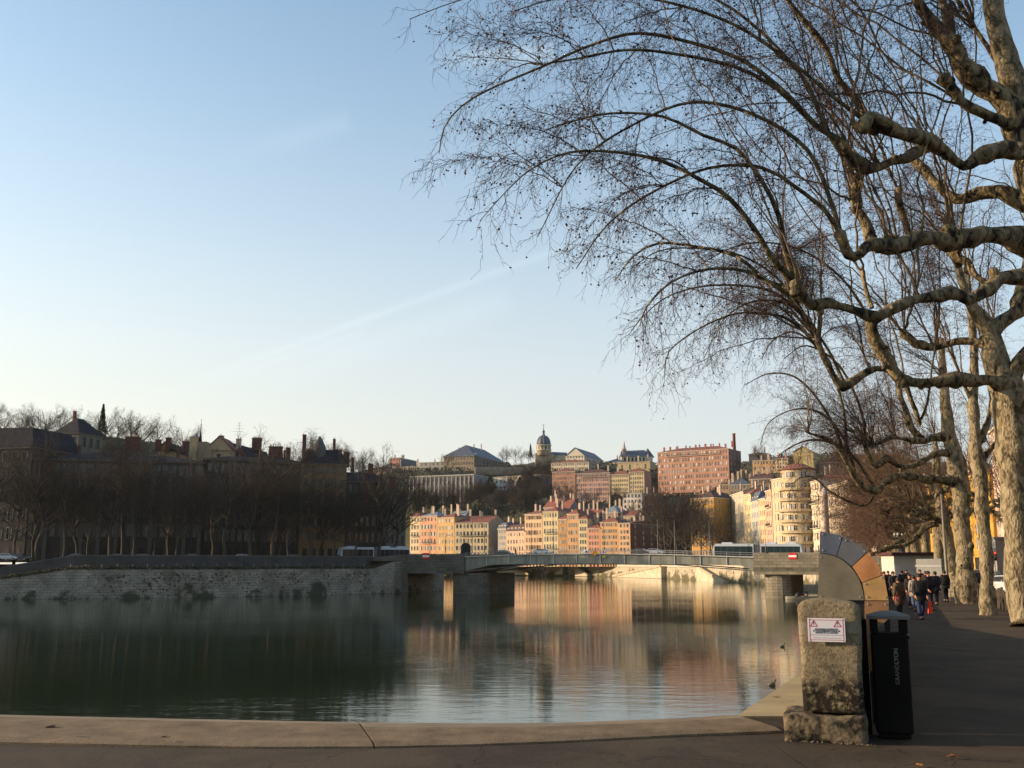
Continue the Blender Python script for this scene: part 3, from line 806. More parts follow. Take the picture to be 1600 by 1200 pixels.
row(656, 682.7, 806, pink, 6, 5, 'salmon pink house with five window bays near the left end of the sunlit row', shut=m_shut_w, kinds=('dark', 'half', 'open'), roof_m=m_lead, balcony_rows=(3,), chim=3, chim_h=3.4)
row(683, 709.5, 808.5, ochre, 6, 5, 'ochre yellow house between the salmon pink one and the wide cream one', shut=m_shut_w, kinds=('shut', 'half', 'half'), chim=4, chim_h=4)
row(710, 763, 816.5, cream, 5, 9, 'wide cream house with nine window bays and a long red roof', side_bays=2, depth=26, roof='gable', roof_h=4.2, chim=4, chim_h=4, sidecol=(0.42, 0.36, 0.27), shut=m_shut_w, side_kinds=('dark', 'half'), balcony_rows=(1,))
row(778, 791, 826, (0.36, 0.32, 0.27), 5, 4, 'grey-brown house with slate mansard set back in shade behind the wide cream house', roof='mansard', roof_m=m_slate, roof_h=4, dormers=3, shut=m_shut_bl, kinds=('shut', 'half'))
row(791.3, 819.7, 830, palepink, 4, 6, 'low rose-beige house with pale dormers in a dark roof', roof='mansard', roof_m=m_tile_d, roof_h=4.2, dormers=5, shut=m_shut_w, chim=2, chim_h=4)
row(820, 847.5, 803, (0.64, 0.45, 0.28), 6, 6, 'tall peach house with six bays, right of the low rose-beige house', shut=m_shut_b, kinds=('half', 'shut', 'open'), balcony_rows=(), roof_h=2.2)
row(848, 872, 799, yellow, 6, 5, 'tall pale yellow house with dark iron balconies', shut=m_shut_w, balcony_rows=(2, 4), roof_h=2.4, chim=3, side_bays=0, depth=20, chim_h=4)
row(872.3, 886, 811, (0.44, 0.25, 0.10), 6, 3, 'narrow brown-ochre house squeezed beside the pale yellow balcony house', shut=m_shut_g, kinds=('shut', 'half'), chim=1)
row(886.3, 904, 803, orange, 6, 4, 'tall orange house standing proud of its narrow neighbours', shut=m_shut_g, kinds=('half', 'dark', 'shut'), chim=2, depth=20, chim_h=4)
row(904.3, 918, 810.5, (0.64, 0.52, 0.30), 6, 3, 'narrow cream-yellow house right of the tall orange house', shut=m_shut_w, kinds=('open', 'dark'), chim=1)
row(918.3, 938, 825, (0.62, 0.32, 0.22), 5, 4, 'low coral pink house, lowest roof in the right half of the row', shut=m_shut_b, kinds=('half', 'shut'), chim=3, chim_h=5)
row(938.3, 966, 815.5, (0.62, 0.37, 0.17), 6, 7, 'wide apricot house with seven close window bays', shut=m_shut_g, kinds=('half', 'dark', 'shut'), chim=4, chim_h=4.5)
row(966.3, 985, 817, (0.66, 0.42, 0.24), 6, 3, 'light peach corner house with a long shade-brown side wall', shut=m_shut_w, kinds=('dark', 'half'), side_bays=6, depth=60, sidecol=(0.20, 0.12, 0.09), chim=4, roof='gable', side_kinds=('dark', 'shut'))  # sidecol paints the shade of the unlit right side

# second rank of roofs and chimneys behind the row
for (a, b, y, c, lab, k) in (
    (700, 722, 811, (0.35, 0.32, 0.28), 'grey house with lead roof and tall chimneys behind the wide cream house', dict(roof_m=m_lead, roof='gable', roof_h=5)),
    (850, 868, 793, (0.30, 0.26, 0.24), 'grey gabled house behind the yellow balcony house', dict(roof='gable', roof_h=5)),
    (870, 888, 797, (0.28, 0.24, 0.22), 'purple-grey house with red roof rising behind the brown-ochre house', dict(roof='gable', roof_h=6)),
    (906, 934, 806, (0.22, 0.18, 0.16), 'dark backs of houses behind the coral pink house', dict(roof='gable', roof_h=4)),
    (944, 966, 801, (0.34, 0.26, 0.2), 'brown house with a small green-grey roof behind the apricot house', dict(roof='hip', roof_m=m_lead, roof_h=4)),
    (968, 992, 806, (0.42, 0.33, 0.22), 'tan house with many chimneys behind the peach corner house', dict(roof='gable', roof_h=3))):
    bldg('town_house', lab, a, Yf(a) + 26, b, Yf(b) + 26, y, 870, c, 3, 4, zbase=1.0, side_bays=2, chim=3, chim_h=4.0, group='roofs behind the sunlit row', **k)

# ochre block and the receding quay houses on the right
bldg('town_house', 'dark gold six-storey house with black hipped roof behind bare trees', 1080, 484, 1117, 474, 778, 884, (0.50, 0.31, 0.09), 7, 7, zbase=0.5, depth=22, side_bays=3, individual=True, roof_m=m_tile_d, roof_h=3.4, chim=4, shut=m_shut_b, kinds=('half', 'dark'), chim_h=3, side_kinds=('dark', 'half'))
QG = 'houses receding along the right bank quay'
def q(p0, Y0, p1, Y1, y, col, fl, bays, label, **k):
    k.setdefault('roof_h', 2.6); k.setdefault('side_bays', 0); k.setdefault('chim', 2); k.setdefault('individual', True); k.setdefault('depth', 15)
    return bldg('town_house', label, p0, Y0, p1, Y1, y, 884, col, fl, bays, zbase=0.5, group=QG, **k)
q(1141, 487, 1163.6, 455, 771, (0.50, 0.44, 0.34), 7, 7, 'grey-beige quay house with pale shutters, left of the round-ended building', shut=m_shut_w, kinds=('open', 'half', 'pale'), roof_m=m_lead, roof='gable')
q(1164, 454, 1175, 445, 772, (0.60, 0.50, 0.28), 7, 3, 'narrow pale yellow house between the two grey-beige quay houses', shut=m_shut_w, kinds=('half',))
q(1175.3, 445, 1187, 433, 783, (0.46, 0.43, 0.36), 6, 4, 'grey house with three tall dormers in its mansard', roof='mansard', roof_m=m_slate, roof_h=5, dormers=3, shut=m_shut_bl, kinds=('shut', 'half'))
q(1187.3, 433, 1198, 424, 779, (0.56, 0.43, 0.26), 6, 3, 'slim tan house right of the dormered grey one', shut=m_shut_b, kinds=('half', 'shut'), roof_m=m_slate)
q(1188.3 + 10, 424, 1207.5, 413, 766, (0.54, 0.36, 0.26), 7, 3, 'rosy house with dark iron balconies beside the round-ended building', shut=m_shut_b, kinds=('shut', 'dark'), balcony_rows=(1, 3, 5))

# round-ended building
def round_building():
    root, M, W, H, D = bldg('apartment_building', 'tall cream apartment building with a rounded corner tower and curved balconies', 1208, 412, 1226, 402, 748, 884, (0.50, 0.42, 0.27), 7, 3, zbase=0.5, side_bays=0, chim=0, individual=True, depth=24, roof_h=1.6, balcony_rows=(), shut=m_shut_w, kinds=('dark', 'half'), win_w=1.5, roof='flat')
    r = 6.6
    c = M @ Vector((W + 4.0, 4.6, 0))
    Ht = zat(737, 404) - 0.5
    ang0 = math.atan2(-1, -0.6)
    k = 28
    wallm = mat('tower_render', (0.43, 0.345, 0.205), 0.92, 0.1, 0.25, streaks=0.1)
    mb = MB(); fl = 8; fh = (Ht - 4) / fl
    wm = []
    for i in range(k):
        a0, a1 = 2 * math.pi * i / k, 2 * math.pi * (i + 1) / k
        P = lambda a, z: Vector((c.x + r * math.cos(a), c.y + r * math.sin(a), z))
        mid = (a0 + a1) / 2
        if (i % 4) in (0, 1, 2) and math.sin(mid) < 0.35:
            zprev = 0
            for f in range(fl):
                z0 = 4 + f * fh + fh * .25; z1 = z0 + fh * .52
                mb.quad(P(a0, zprev), P(a1, zprev), P(a1, z0), P(a0, z0)); zprev = z1
                p, q_ = P(a0, z0), P(a1, z0); u = (q_ - p); w = u.length; u.normalize(); n = Vector((u.y, -u.x, 0))
                MM = Matrix.Identity(4); MM.col[0][:3] = u; MM.col[1][:3] = -n; MM.col[2][:3] = (0, 0, 1); MM.col[3][:3] = p
                wr, hr = round(w, 1), round(z1 - z0, 1)
                link('window', win_mesh(w, z1 - z0, random.choice(['dark', 'half', 'pale']), m_trim, m_shut_w, None, surround=0), root, mtx=MM @ Matrix.Diagonal((w / wr, 1, (z1 - z0) / hr, 1)))
            mb.quad(P(a0, zprev), P(a1, zprev), P(a1, Ht), P(a0, Ht))
        else:
            mb.quad(P(a0, 0), P(a1, 0), P(a1, Ht), P(a0, Ht))
    mb.build('corner_tower', [wallm], root)
    for f in range(7):
        z = 4 + f * fh + fh * .06
        b = MB(); b.lathe([(r + .02, z), (r + 1.1, z), (r + 1.1, z + .22), (r + .02, z + .22)], 28, (c.x, c.y, 0), 0, False)
        b.lathe([(r + 1.0, z + .22), (r + 1.08, z + .22), (r + 1.08, z + 1.0), (r + 1.0, z + 1.0)], 28, (c.x, c.y, 0), 0, False)
        b.build('balcony', [mat('balcony_render', (0.40, 0.32, 0.195), 0.92, 0.1, 0.3)], root)
    b = MB(); b.lathe([(r + .7, Ht), (r + .7, Ht + .4), (r + .2, Ht + .5), (2.5, Ht + 2.4), (0.2, Ht + 2.9)], 28, (c.x, c.y, 0), 0, True)
    b.build('roof', [m_tile], root)
round_building()
q(1262, 398, 1284, 380, 752, (0.66, 0.57, 0.42), 6, 5, 'white classical house with tall windows right of the rounded tower', shut=m_shut_w, kinds=('dark', 'half'), balcony_rows=(1, 3, 5), win_w=1.5, roof_h=3)
q(1296, 372, 1330, 345, 755, (0.60, 0.50, 0.36), 6, 7, 'beige quay house behind the hanging branches, right of the white classical house', shut=m_shut_w, kinds=('dark', 'half', 'open'), balcony_rows=(2, 4), win_w=1.4)
q(1338, 338, 1368, 312, 760, (0.62, 0.50, 0.32), 6, 6, 'honey coloured house seen through branches above the coloured panel', shut=m_shut_w, kinds=('dark', 'half', 'open'), balcony_rows=(1, 3), win_w=1.4)
q(1368.5, 311, 1392, 290, 764, (0.62, 0.45, 0.28), 6, 5, 'peach house seen through branches right of the honey coloured one', shut=m_shut_w, kinds=('dark', 'half'), win_w=1.3)
q(1392.5, 289, 1420, 268, 770, (0.62, 0.36, 0.10), 6, 5, 'bright orange-yellow house behind the advertising column', shut=m_shut_b, kinds=('half', 'dark'), win_w=1.3)
for (px, Y, zz, lab) in ((1290, 378, 770, 'pale round pillar-like corner turret beside the white classical house'), (1334, 341, 778, 'second pale round corner turret, between beige and honey houses')):
    mb = MB(); ht = zat(zz, Y) - .5; x = xat(px, Y, 815)
    mb.lathe([(1.6, 0), (1.5, ht - 1), (1.8, ht - .6), (1.8, ht), (0.4, ht + 1.6), (0.05, ht + 2)], 18, (0, 0, 0))
    tag(mb.build('corner_turret', [mat('turret_render', (0.60, 0.50, 0.42), 0.9, 0.1, 0.4)], loc=(x, Y, .5)), lab, 'turret')
def near_right():
    # orange block facing us at the end of the promenade, pale long block on the right edge
    bldg('town_house', 'ochre house with grey shuttered windows behind the plane trunks at the end of the promenade', 1452, 200, 1552, 172, 748, 882, (0.55, 0.33, 0.07), 5, 7, zbase=-0.4, depth=18, side_bays=0, individual=True, trim=mat('ochre_trim', (0.50, 0.36, 0.16), 0.9, 0.1, 1), shut=m_shut_g, kinds=('shut', 'dark', 'half'), win_w=1.5, roof_h=2.6, chim=2, ground=4.0)
    bldg('apartment_building', 'long pale pink apartment block receding at the right edge behind the big trunk', 1553, 172, 1790, 86, 655, 882, (0.60, 0.46, 0.36), 6, 15, zbase=-0.4, zt=23.5, depth=16, side_bays=0, individual=True, shut=m_shut_w, kinds=('shut', 'half', 'open'), win_w=1.3, roof_h=4, roof='mansard', roof_m=m_slate, chim=3, balcony_rows=(1, 3), dormers=6)
near_right()
# the same quay front goes on beside and behind the camera, out of view; it closes off the sky on that side
bldg('apartment_building', 'tall stone apartment block on the promenade side beyond the right edge of the view', 1950, 70, 6600, 12, 655, 882, (0.42, 0.35, 0.26), 6, 14, zbase=-0.4, zt=25, depth=14, side_bays=0, roof_h=4, roof='mansard', roof_m=m_slate, chim=2, dormers=0, surround=0)

# ---------------------------------------------------------------- buildings on the hill
HG = 'buildings on the far hill'
salmon = (0.44, 0.25, 0.165)
def hb(p0, p1, y0, y1, Y, col, fl, bays, label, dY=None, **k):
    if dY is None: dY = -.4 * (p1 - p0) * Y / 1600
    k.setdefault('zbase', zat(y1, Y) - 4); k.setdefault('chim', 2); k.setdefault('ground', 0.2); k.setdefault('base_extra', 4.0); k.setdefault('surround', 0)
    r = bldg(k.pop('name', 'hill_house'), label, p0, Y - dY / 2, p1, Y + dY / 2, y0, y1, col, fl, bays, ctrl_on=False, group=HG, **k)
    for px in (p0, (p0 + p1) / 2, p1): CTRL.append((xat(px, Y, (y0 + y1) / 2), Y - 1, zat(y1, Y))); 
    return r
hb(863, 898.7, 737, 792, 645, salmon, 8, 11, 'salmon apartment block on the slope, leftmost of the joined four', dY=-6, name='apartment_building', side_bays=0, depth=16, win_w=1.2, kinds=('pale', 'dark', 'shut'), shut=m_shut_g)
hb(899, 953, 739, 791, 638, (0.52, 0.34, 0.27), 7, 15, 'long rose block on the slope with a grey top storey of balconies', name='apartment_building', side_bays=0, depth=16, win_w=1.2, chim=3, roof_m=m_tile_d, kinds=('dark', 'dark', 'pale'), balcony_rows=(0,))
hb(953.3, 983, 741, 788, 631.7, (0.60, 0.49, 0.29), 7, 8, 'pale yellow block on the slope, third of the joined four', name='apartment_building', side_bays=0, depth=16, win_w=1.3)
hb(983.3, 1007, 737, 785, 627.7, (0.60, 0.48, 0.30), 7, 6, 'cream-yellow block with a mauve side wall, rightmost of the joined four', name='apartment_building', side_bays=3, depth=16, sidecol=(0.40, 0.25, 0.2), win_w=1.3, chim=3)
hb(973, 1003, 771, 804, 590, (0.66, 0.62, 0.54), 4, 5, 'small white house with four rows of windows below the yellow blocks', side_bays=0, depth=12, win_w=1.6, roof='flat', chim=1, roof_m=m_lead, surround=.1)
hb(1004, 1025, 773, 805, 592, (0.42, 0.12, 0.08), 3, 3, 'small brick-red house right of the white one on the slope', side_bays=0, depth=12, roof='shed', roof_h=1.5)
root, M, W, H, D = hb(1028, 1139.5, 704, 776, 650, (0.42, 0.245, 0.175), 8, 26, 'huge salmon apartment block with rows of bright windows on the hilltop', name='apartment_building', dY=-26, side_bays=3, depth=22, sidecol=(0.24, 0.14, 0.12), win_w=1.05, kinds=('dark', 'pale', 'dark', 'shut'), shut=m_shut_w, chim=14, chim_h=1.9, chim_mat=m_chim_red, roof_h=3.2, individual=False, balcony_rows=(0,))  # side wall colour darkened to stand for its shade
mb = MB(); mb.lathe([(1.1, -2), (0.95, 9.5), (1.15, 9.6), (1.15, 10.2)], 12, (0, 0, 0), 0)
mb.build('tall_chimney', [m_chim_red], root, loc=M @ Vector((W - 2, 16, H + 1)))
hb(861, 920, 722.5, 736, 700, (0.62, 0.55, 0.40), 2, 16, 'long cream building with arched windows and red roof below the domed church', side_bays=3, depth=18, roof_h=2.4, chim=0, sidecol=(0.35, 0.3, 0.24))
hb(884, 913, 712, 723, 735, (0.64, 0.58, 0.46), 2, 6, 'white gabled building with a slate roof right of the dome', roof='gable_front', roof_h=6, depth=46, side_bays=9, roof_m=m_slate, chim=0, sidecol=(0.50, 0.47, 0.42))
hb(945, 973, 722, 727, 730, (0.5, 0.45, 0.36), 1, 4, 'low pavilion with blue slate hip roof beside the chapel', roof_m=m_slate, roof_h=3, side_bays=1, chim=1)
hb(965, 1016, 722, 738, 690, (0.46, 0.38, 0.22), 1, 4, 'plain tan block with tall chimney stacks below the chapel', roof='flat', side_bays=1, chim=3, chim_h=3, roof_m=m_tile_d, sidecol=(0.5, 0.42, 0.25))
hb(655, 694, 722, 737, 760, (0.34, 0.33, 0.30), 2, 6, 'faded grey house with dark roof left of the great slate-roofed building', side_bays=2, depth=20, roof='shed', roof_m=m_slate, roof_h=1.5)
hb(612, 655, 729, 745, 770, (0.52, 0.46, 0.34), 2, 12, 'long low cream house on the left shoulder of the hill', roof='flat', roof_m=m_lead, side_bays=1)
hb(609, 624, 715.5, 729, 790, (0.50, 0.28, 0.20), 2, 5, 'small salmon block with grey side on the left end of the hill', roof='flat', roof_m=m_lead, side_bays=4, depth=30, sidecol=(0.2, 0.2, 0.22), chim=5, chim_h=1)
hb(575, 612, 733, 748, 760, (0.55, 0.46, 0.38), 2, 9, 'pale house with a white-edged roof half hidden by the left bank trees', roof='shed', roof_m=m_tile, roof_h=1.2)
# great slate-roofed building
root, M, W, H, D = hb(693, 741, 713, 736, 740, (0.30, 0.24, 0.17), 3, 11, 'great slate-roofed building with snow patches crowning the left of the hill', name='hilltop_hall', roof_m=m_slate, roof_h=9.5, depth=60, side_bays=10, sidecol=(0.17, 0.145, 0.12), chim=5, chim_h=3, snow=True, over=0.8)  # darker sidecol puts the right side's shade into the wall colour
# long institution with tall pilasters
root, M, W, H, D = hb(640, 740, 743, 792, 665, (0.21, 0.20, 0.18), 4, 15, 'long shaded building with tall pilasters and a greenish flat roof behind trees', name='institute', dY=-18, roof='flat', roof_m=mat('verdigris_roof', (0.16, 0.2, 0.19), 0.7, 0.2, 0.3), depth=25, side_bays=1, chim=0, win_w=2.4, sidecol=(0.3, 0.3, 0.31))
for i in range(16):
    c = MB(); c.box(-.35, .35, -.5, -.01, 0, H - 1, 0); M2 = M.copy(); M2.col[3][:3] = M @ Vector((W * i / 15, 0, 0)); c.build('pilaster', [mat('pilaster_stone', (0.30, 0.28, 0.25), 0.9, 0.1, 0.5)], root, mtx=M2)
hb(750, 845, 744, 765, 690, (0.52, 0.46, 0.38), 3, 20, 'long low beige building with a red roof strip in the middle of the hill', dY=-30, name='institute', roof='shed', roof_h=1.4, depth=16, side_bays=3, chim=0, sidecol=(0.30, 0.30, 0.31))
hb(772, 792.5, 748.5, 766, 668, (0.72, 0.70, 0.66), 2, 3, 'small white box-like house among the trees of the slope', roof='flat', roof_m=m_white, side_bays=2, depth=12, chim=0)
# retaining wall on the hill
a, b = at(742, 731, 700), at(830, 730, 705)
mb = MB(); mb.box(0, (b - a).length, 0, 1.2, -4.5, .6)
for i in range(9): mb.box(i * 4.6, i * 4.6 + 1.0, -1.2, -.005, -4.5, .4)
o = mb.build('terrace_wall', [mat('terrace_stone', (0.26, 0.23, 0.17), 0.95, 0.2, 0.2)], loc=a); o.rotation_euler[2] = math.atan2(b.y - a.y, b.x - a.x)
tag(o, 'long tan terrace wall with buttresses on the hill above the white box house', 'wall')
# right side hill houses seen under the plane branches
hb(1170, 1200, 709, 726, 640, (0.46, 0.32, 0.26), 2, 7, 'pinkish house with mossy roof at the top of the slope behind the salmon block', side_bays=2, roof_h=1.5, roof_m=m_tile_d)
hb(1176, 1212, 719, 736, 600, (0.50, 0.33, 0.18), 2, 7, 'orange-tan house with small windows among the trees right of the salmon block', side_bays=2, roof='shed', roof_h=1.2)
hb(1212, 1232, 716, 738, 590, (0.55, 0.47, 0.32), 4, 4, 'cream house with blue-grey side high on the slope above the rounded tower', side_bays=3, depth=14, roof='gable', roof_h=1.5, sidecol=(0.3, 0.3, 0.3))
hb(1239, 1271, 706, 735, 560, (0.50, 0.40, 0.20), 1, 2, 'tall windowless golden gable wall on the slope above the rounded tower', roof='gable_front', roof_h=3.2, roof_m=m_tile_d, side_bays=3, depth=26, chim=1, win_w=.5)
hb(1228, 1258, 744, 760, 500, (0.35, 0.28, 0.2), 1, 4, 'house with bright red tile roof just behind the rounded tower', roof='hip', roof_h=4, depth=18)
hb(1140, 1172, 757, 775, 540, (0.30, 0.25, 0.19), 2, 6, 'brown house with slate roof behind the grey-beige quay house', roof='hip', roof_m=m_slate, roof_h=4, chim=5, chim_h=3.5)
hb(1172, 1206, 748, 775, 520, (0.26, 0.18, 0.13), 3, 6, 'dark brown house with chimneys behind the dormered quay house', roof='gable', roof_m=m_tile_d, roof_h=3, chim=5, chim_h=3)
hb(1120, 1140, 757, 800, 600, (0.40, 0.27, 0.18), 4, 4, 'tan lower wing at the foot of the huge salmon block', roof='shed', roof_h=1)
hb(1280, 1330, 722, 745, 560, (0.35, 0.25, 0.18), 2, 8, 'brown hill house hidden behind reddish twigs', roof='hip')
hb(1340, 1400, 728, 748, 520, (0.38, 0.28, 0.2), 2, 8, 'tan hill house behind the far promenade trees', roof='hip')

# domed church
def church():
    Y = 775
    zb = zat(722, Y); s = Y / 1600
    t = thing('domed_church', 'stone church with a ribbed slate dome, lantern and cross on the hilltop', 'church', (xat(849.5, Y, 700), Y, zb - 3))
    z = lambda y: zat(y, Y) - zb + 3
    st = mat('church_stone', (0.44, 0.37, 0.26), 0.9, 0.15, 0.2)
    b = MB(); r = 11.3 * s
    b.lathe([(r, z(712)), (r, z(704.5)), (r * 1.08, z(704.3)), (r * 1.08, z(703)), (r * 1.0, z(702.8)), (r, z(697)), (r * 1.1, z(696.7)), (r * 1.1, z(695.4)), (r * .98, z(695.2))], 24)
    b.build('drum', [st], t)
    for i in range(12):
        a = 2 * math.pi * (i + .5) / 12; w = MB(); w.box(-.55, .55, -.02, .3, z(703), z(698), 0)
        w.build('drum_window', [m_dark], t, mtx=Matrix.Translation((math.cos(a) * (r + .02), math.sin(a) * (r + .02), 0)) @ Matrix.Rotation(a + math.pi / 2, 4, 'Z'))
    R0 = 10.6 * s; d = MB()
    H0, H1 = z(695.2), z(680.5)
    prof = [(R0 * math.cos(t_) ** .8 if t_ < 1.5 else .5, H0 + (H1 - H0) * math.sin(t_)) for t_ in np.linspace(0, 1.38, 9)]
    d.lathe(prof, 24); d.build('dome', [m_slate], t)
    for i in range(12):
        a = 2 * math.pi * i / 12
        rb = MB(); rb.tube([((rr + .12) * math.cos(a), (rr + .12) * math.sin(a), zz) for rr, zz in prof], .22, 5); rb.build('rib', [m_lead], t)
    l = MB(); l.lathe([(2.2 * s, z(682)), (2.4 * s, z(679)), (1.6 * s, z(678.6)), (1.6 * s, z(675.4)), (2.3 * s, z(675)), (1.9 * s, z(673.6)), (.6 * s, z(672)), (.45 * s, z(668)), (.12, z(666))], 12)
    l.build('lantern', [m_slate], t)
    c = MB(); c.box(-.12, .12, -.12, .12, z(667), z(662.5)); c.box(-.75, .75, -.1, .1, z(664.6), z(664.1)); c.build('cross', [m_iron], t)
    n = MB(); L = 46 * s
    # nave: barrel-fronted body to the left, long roof to the right
    n.box(-13.5 * s, 15 * s, -2, 16, 0, z(710), 0)
    n.build('nave', [st], t)
    g = MB(); N = 10
    arc = [(-13.5 * s + 28.5 * s * i / N, z(710) + 5.2 * s * math.sin(math.pi * i / N)) for i in range(N + 1)]
    vs = [(x, -2.3, zz) for x, zz in arc] + [(x, 17, zz) for x, zz in arc]
    g.add(vs, [tuple(range(N, -1, -1))] + [(i, i + 1, N + 2 + i, N + 1 + i) for i in range(N)], 0)
    g.build('vault_roof', [m_lead], t)
    r_ = MB(); x0, x1 = 12 * s, 37 * s
    r_.add([(x0, 0, z(711)), (x1, 0, z(711)), (x1, 14, z(711)), (x0, 14, z(711)), (x0, 7, z(704.5)), (x1, 7, z(705.5))], [(0, 1, 5, 4), (2, 3, 4, 5), (1, 2, 5), (3, 0, 4)]); r_.build('transept_roof', [m_slate], t)
    w = MB(); w.box(x0, x1 - .1, .3, 13.7, 0, z(711) - .02); w.build('transept', [st], t)
church()
def chapel():
    Y = 760; s = Y / 1600; zb = zat(728, Y)
    t = thing('chapel', 'cream chapel with a steep dark slate roof and a thin spire on the left gable', 'chapel', (xat(971, Y, 715), Y, zb))
    z = lambda y: zat(y, Y) - zb; X = lambda px: (px - 971) * s * .985
    cm = mat('chapel_stone', (0.56, 0.48, 0.34), 0.9, 0.12, 0.3)
    b = MB(); b.box(0, X(1019), 0, 14, 0, z(713.5)); b.build('wall', [cm], t)
    for i in range(7):
        w = MB(); x = X(975 + i * 6); w.prism([(x, 0), (x + 1.3, 0), (x + 1.3, 2.2), (x + .65, 3.1), (x, 2.2)], 0, .1, M=Matrix.Translation((0, -.02, z(720.5))) @ Matrix.Rotation(R(90), 4, 'X')); w.build('window', [m_dark], t)
    r = MB(); r.add([(-.5, -.6, z(713.3)), (X(1012), -.6, z(713.3)), (X(1012), 14.6, z(713.3)), (-.5, 14.6, z(713.3)), (.6, 7, z(703)), (X(1010), 7, z(701.5))], [(0, 1, 5, 4), (1, 2, 5), (2, 3, 4, 5), (3, 0, 4), (3, 2, 1, 0)])
    r.build('roof', [m_slate], t)
    r = MB(); r.lathe([(5.2, z(713.2)), (0.15, z(699))], 8, (X(1015), 7, 0), sm=False); r.build('apse_roof', [m_slate], t)
    r = MB(); r.box(X(1009), X(1021), 1.2, 13, 0, z(713.25)); r.build('apse', [cm], t)
    sp = MB(); sp.box(X(974), X(979), 2, 5, z(712), z(701)); sp.lathe([(1.1, z(701)), (.05, z(687.5))], 8, (X(976.5), 3.5, 0), sm=False)
    for q_ in (973.2, 979.6): sp.lathe([(.35, z(705)), (.02, z(697))], 6, (X(q_), 3.5, 0), sm=False)
    sp.build('spire', [mat('spire_stone', (0.34, 0.25, 0.2), 0.9, 0.1, 1)], t)
chapel()

# terrain
def terrain():
    global TH_C
    TH_C = np.array(CTRL)
    xs = np.linspace(-230, 620, 150); ys = np.concatenate([np.linspace(300, 700, 90), np.linspace(708, 1050, 40), [1150, 1300, 1600]])
    X, Y = np.meshgrid(xs, ys)
    Z = th(X, Y)
    # keep the street level in front of the houses
    front = np.interp(X, [-230, -70, 0, 70, 100, 130, 200, 620], [660, 625, 592, 535, 540, 440, 330, 300])
    f = np.clip((Y - front) / 22, 0, 1)
    Z = np.where(f <= 0, -8.0, Z * f + (-8.0) * (1 - f))
    n = RNG.normal(size=Z.shape) * 0.4 * f
    Z = Z + n
    V = np.stack([X, Y, Z], -1).reshape(-1, 3); ny, nx = X.shape
    i = np.arange((ny - 1) * nx).reshape(ny - 1, nx)[:, :-1].ravel()
    o = link('hillside', mesh_arrays('hillside', V, np.stack([i, i + 1, i + nx + 1, i + nx], 1), None, smooth=True, mats=[mat('hill_ground', (0.060, 0.062, 0.035), 0.95, 0.45, 0.05, bump=0.5, bscale=0.5)]))
    o['kind'] = 'structure'
terrain()
# ---------------------------------------------------------------- left bank buildings, in their own shade
LG = 'buildings along the shaded left bank'
def lb(p0, Y0, p1, Y1, y, col, fl, bays, label, **k):
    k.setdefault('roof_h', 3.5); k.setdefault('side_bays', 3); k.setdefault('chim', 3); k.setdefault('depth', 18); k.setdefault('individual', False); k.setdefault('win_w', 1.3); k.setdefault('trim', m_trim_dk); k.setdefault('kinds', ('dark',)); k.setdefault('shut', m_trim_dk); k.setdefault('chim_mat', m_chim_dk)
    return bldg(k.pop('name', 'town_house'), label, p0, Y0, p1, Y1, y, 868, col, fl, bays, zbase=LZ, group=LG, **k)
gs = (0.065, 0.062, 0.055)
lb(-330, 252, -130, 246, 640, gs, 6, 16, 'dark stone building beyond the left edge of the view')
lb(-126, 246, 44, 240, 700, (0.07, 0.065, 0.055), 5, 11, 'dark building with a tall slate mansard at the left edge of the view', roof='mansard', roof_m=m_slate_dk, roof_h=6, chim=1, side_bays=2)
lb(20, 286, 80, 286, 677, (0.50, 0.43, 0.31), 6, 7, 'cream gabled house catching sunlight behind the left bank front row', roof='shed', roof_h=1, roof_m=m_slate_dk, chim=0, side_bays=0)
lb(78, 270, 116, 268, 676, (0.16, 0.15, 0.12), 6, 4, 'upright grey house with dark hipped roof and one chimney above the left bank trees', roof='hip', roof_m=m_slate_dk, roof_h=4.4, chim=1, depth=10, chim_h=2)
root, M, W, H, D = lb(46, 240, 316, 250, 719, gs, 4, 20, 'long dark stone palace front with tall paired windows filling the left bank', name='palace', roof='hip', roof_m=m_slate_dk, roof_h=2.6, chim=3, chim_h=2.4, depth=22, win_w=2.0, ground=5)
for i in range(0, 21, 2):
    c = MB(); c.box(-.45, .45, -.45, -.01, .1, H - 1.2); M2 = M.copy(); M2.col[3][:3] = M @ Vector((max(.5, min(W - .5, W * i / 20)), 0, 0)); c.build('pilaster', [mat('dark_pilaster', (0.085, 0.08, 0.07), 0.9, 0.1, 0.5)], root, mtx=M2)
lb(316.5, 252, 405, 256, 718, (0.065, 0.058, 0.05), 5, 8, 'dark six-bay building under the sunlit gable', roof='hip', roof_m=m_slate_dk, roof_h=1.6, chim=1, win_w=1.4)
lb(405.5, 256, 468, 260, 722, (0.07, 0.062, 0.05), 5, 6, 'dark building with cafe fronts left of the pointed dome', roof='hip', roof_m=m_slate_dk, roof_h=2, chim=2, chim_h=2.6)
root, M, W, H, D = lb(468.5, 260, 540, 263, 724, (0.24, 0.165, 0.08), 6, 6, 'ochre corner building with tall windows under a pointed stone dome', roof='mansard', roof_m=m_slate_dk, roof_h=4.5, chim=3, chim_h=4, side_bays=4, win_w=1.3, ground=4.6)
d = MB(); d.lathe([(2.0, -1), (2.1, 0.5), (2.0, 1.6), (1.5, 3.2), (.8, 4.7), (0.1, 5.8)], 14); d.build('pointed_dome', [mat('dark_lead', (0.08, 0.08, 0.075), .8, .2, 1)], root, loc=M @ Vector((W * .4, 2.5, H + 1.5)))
lb(540.5, 263, 600, 268, 752, (0.07, 0.062, 0.052), 4, 6, 'lower dark house between the domed corner building and the bridge head', roof='gable', roof_m=m_slate_dk, roof_h=3, chim=3, sidecol=(0.12, 0.10, 0.08))
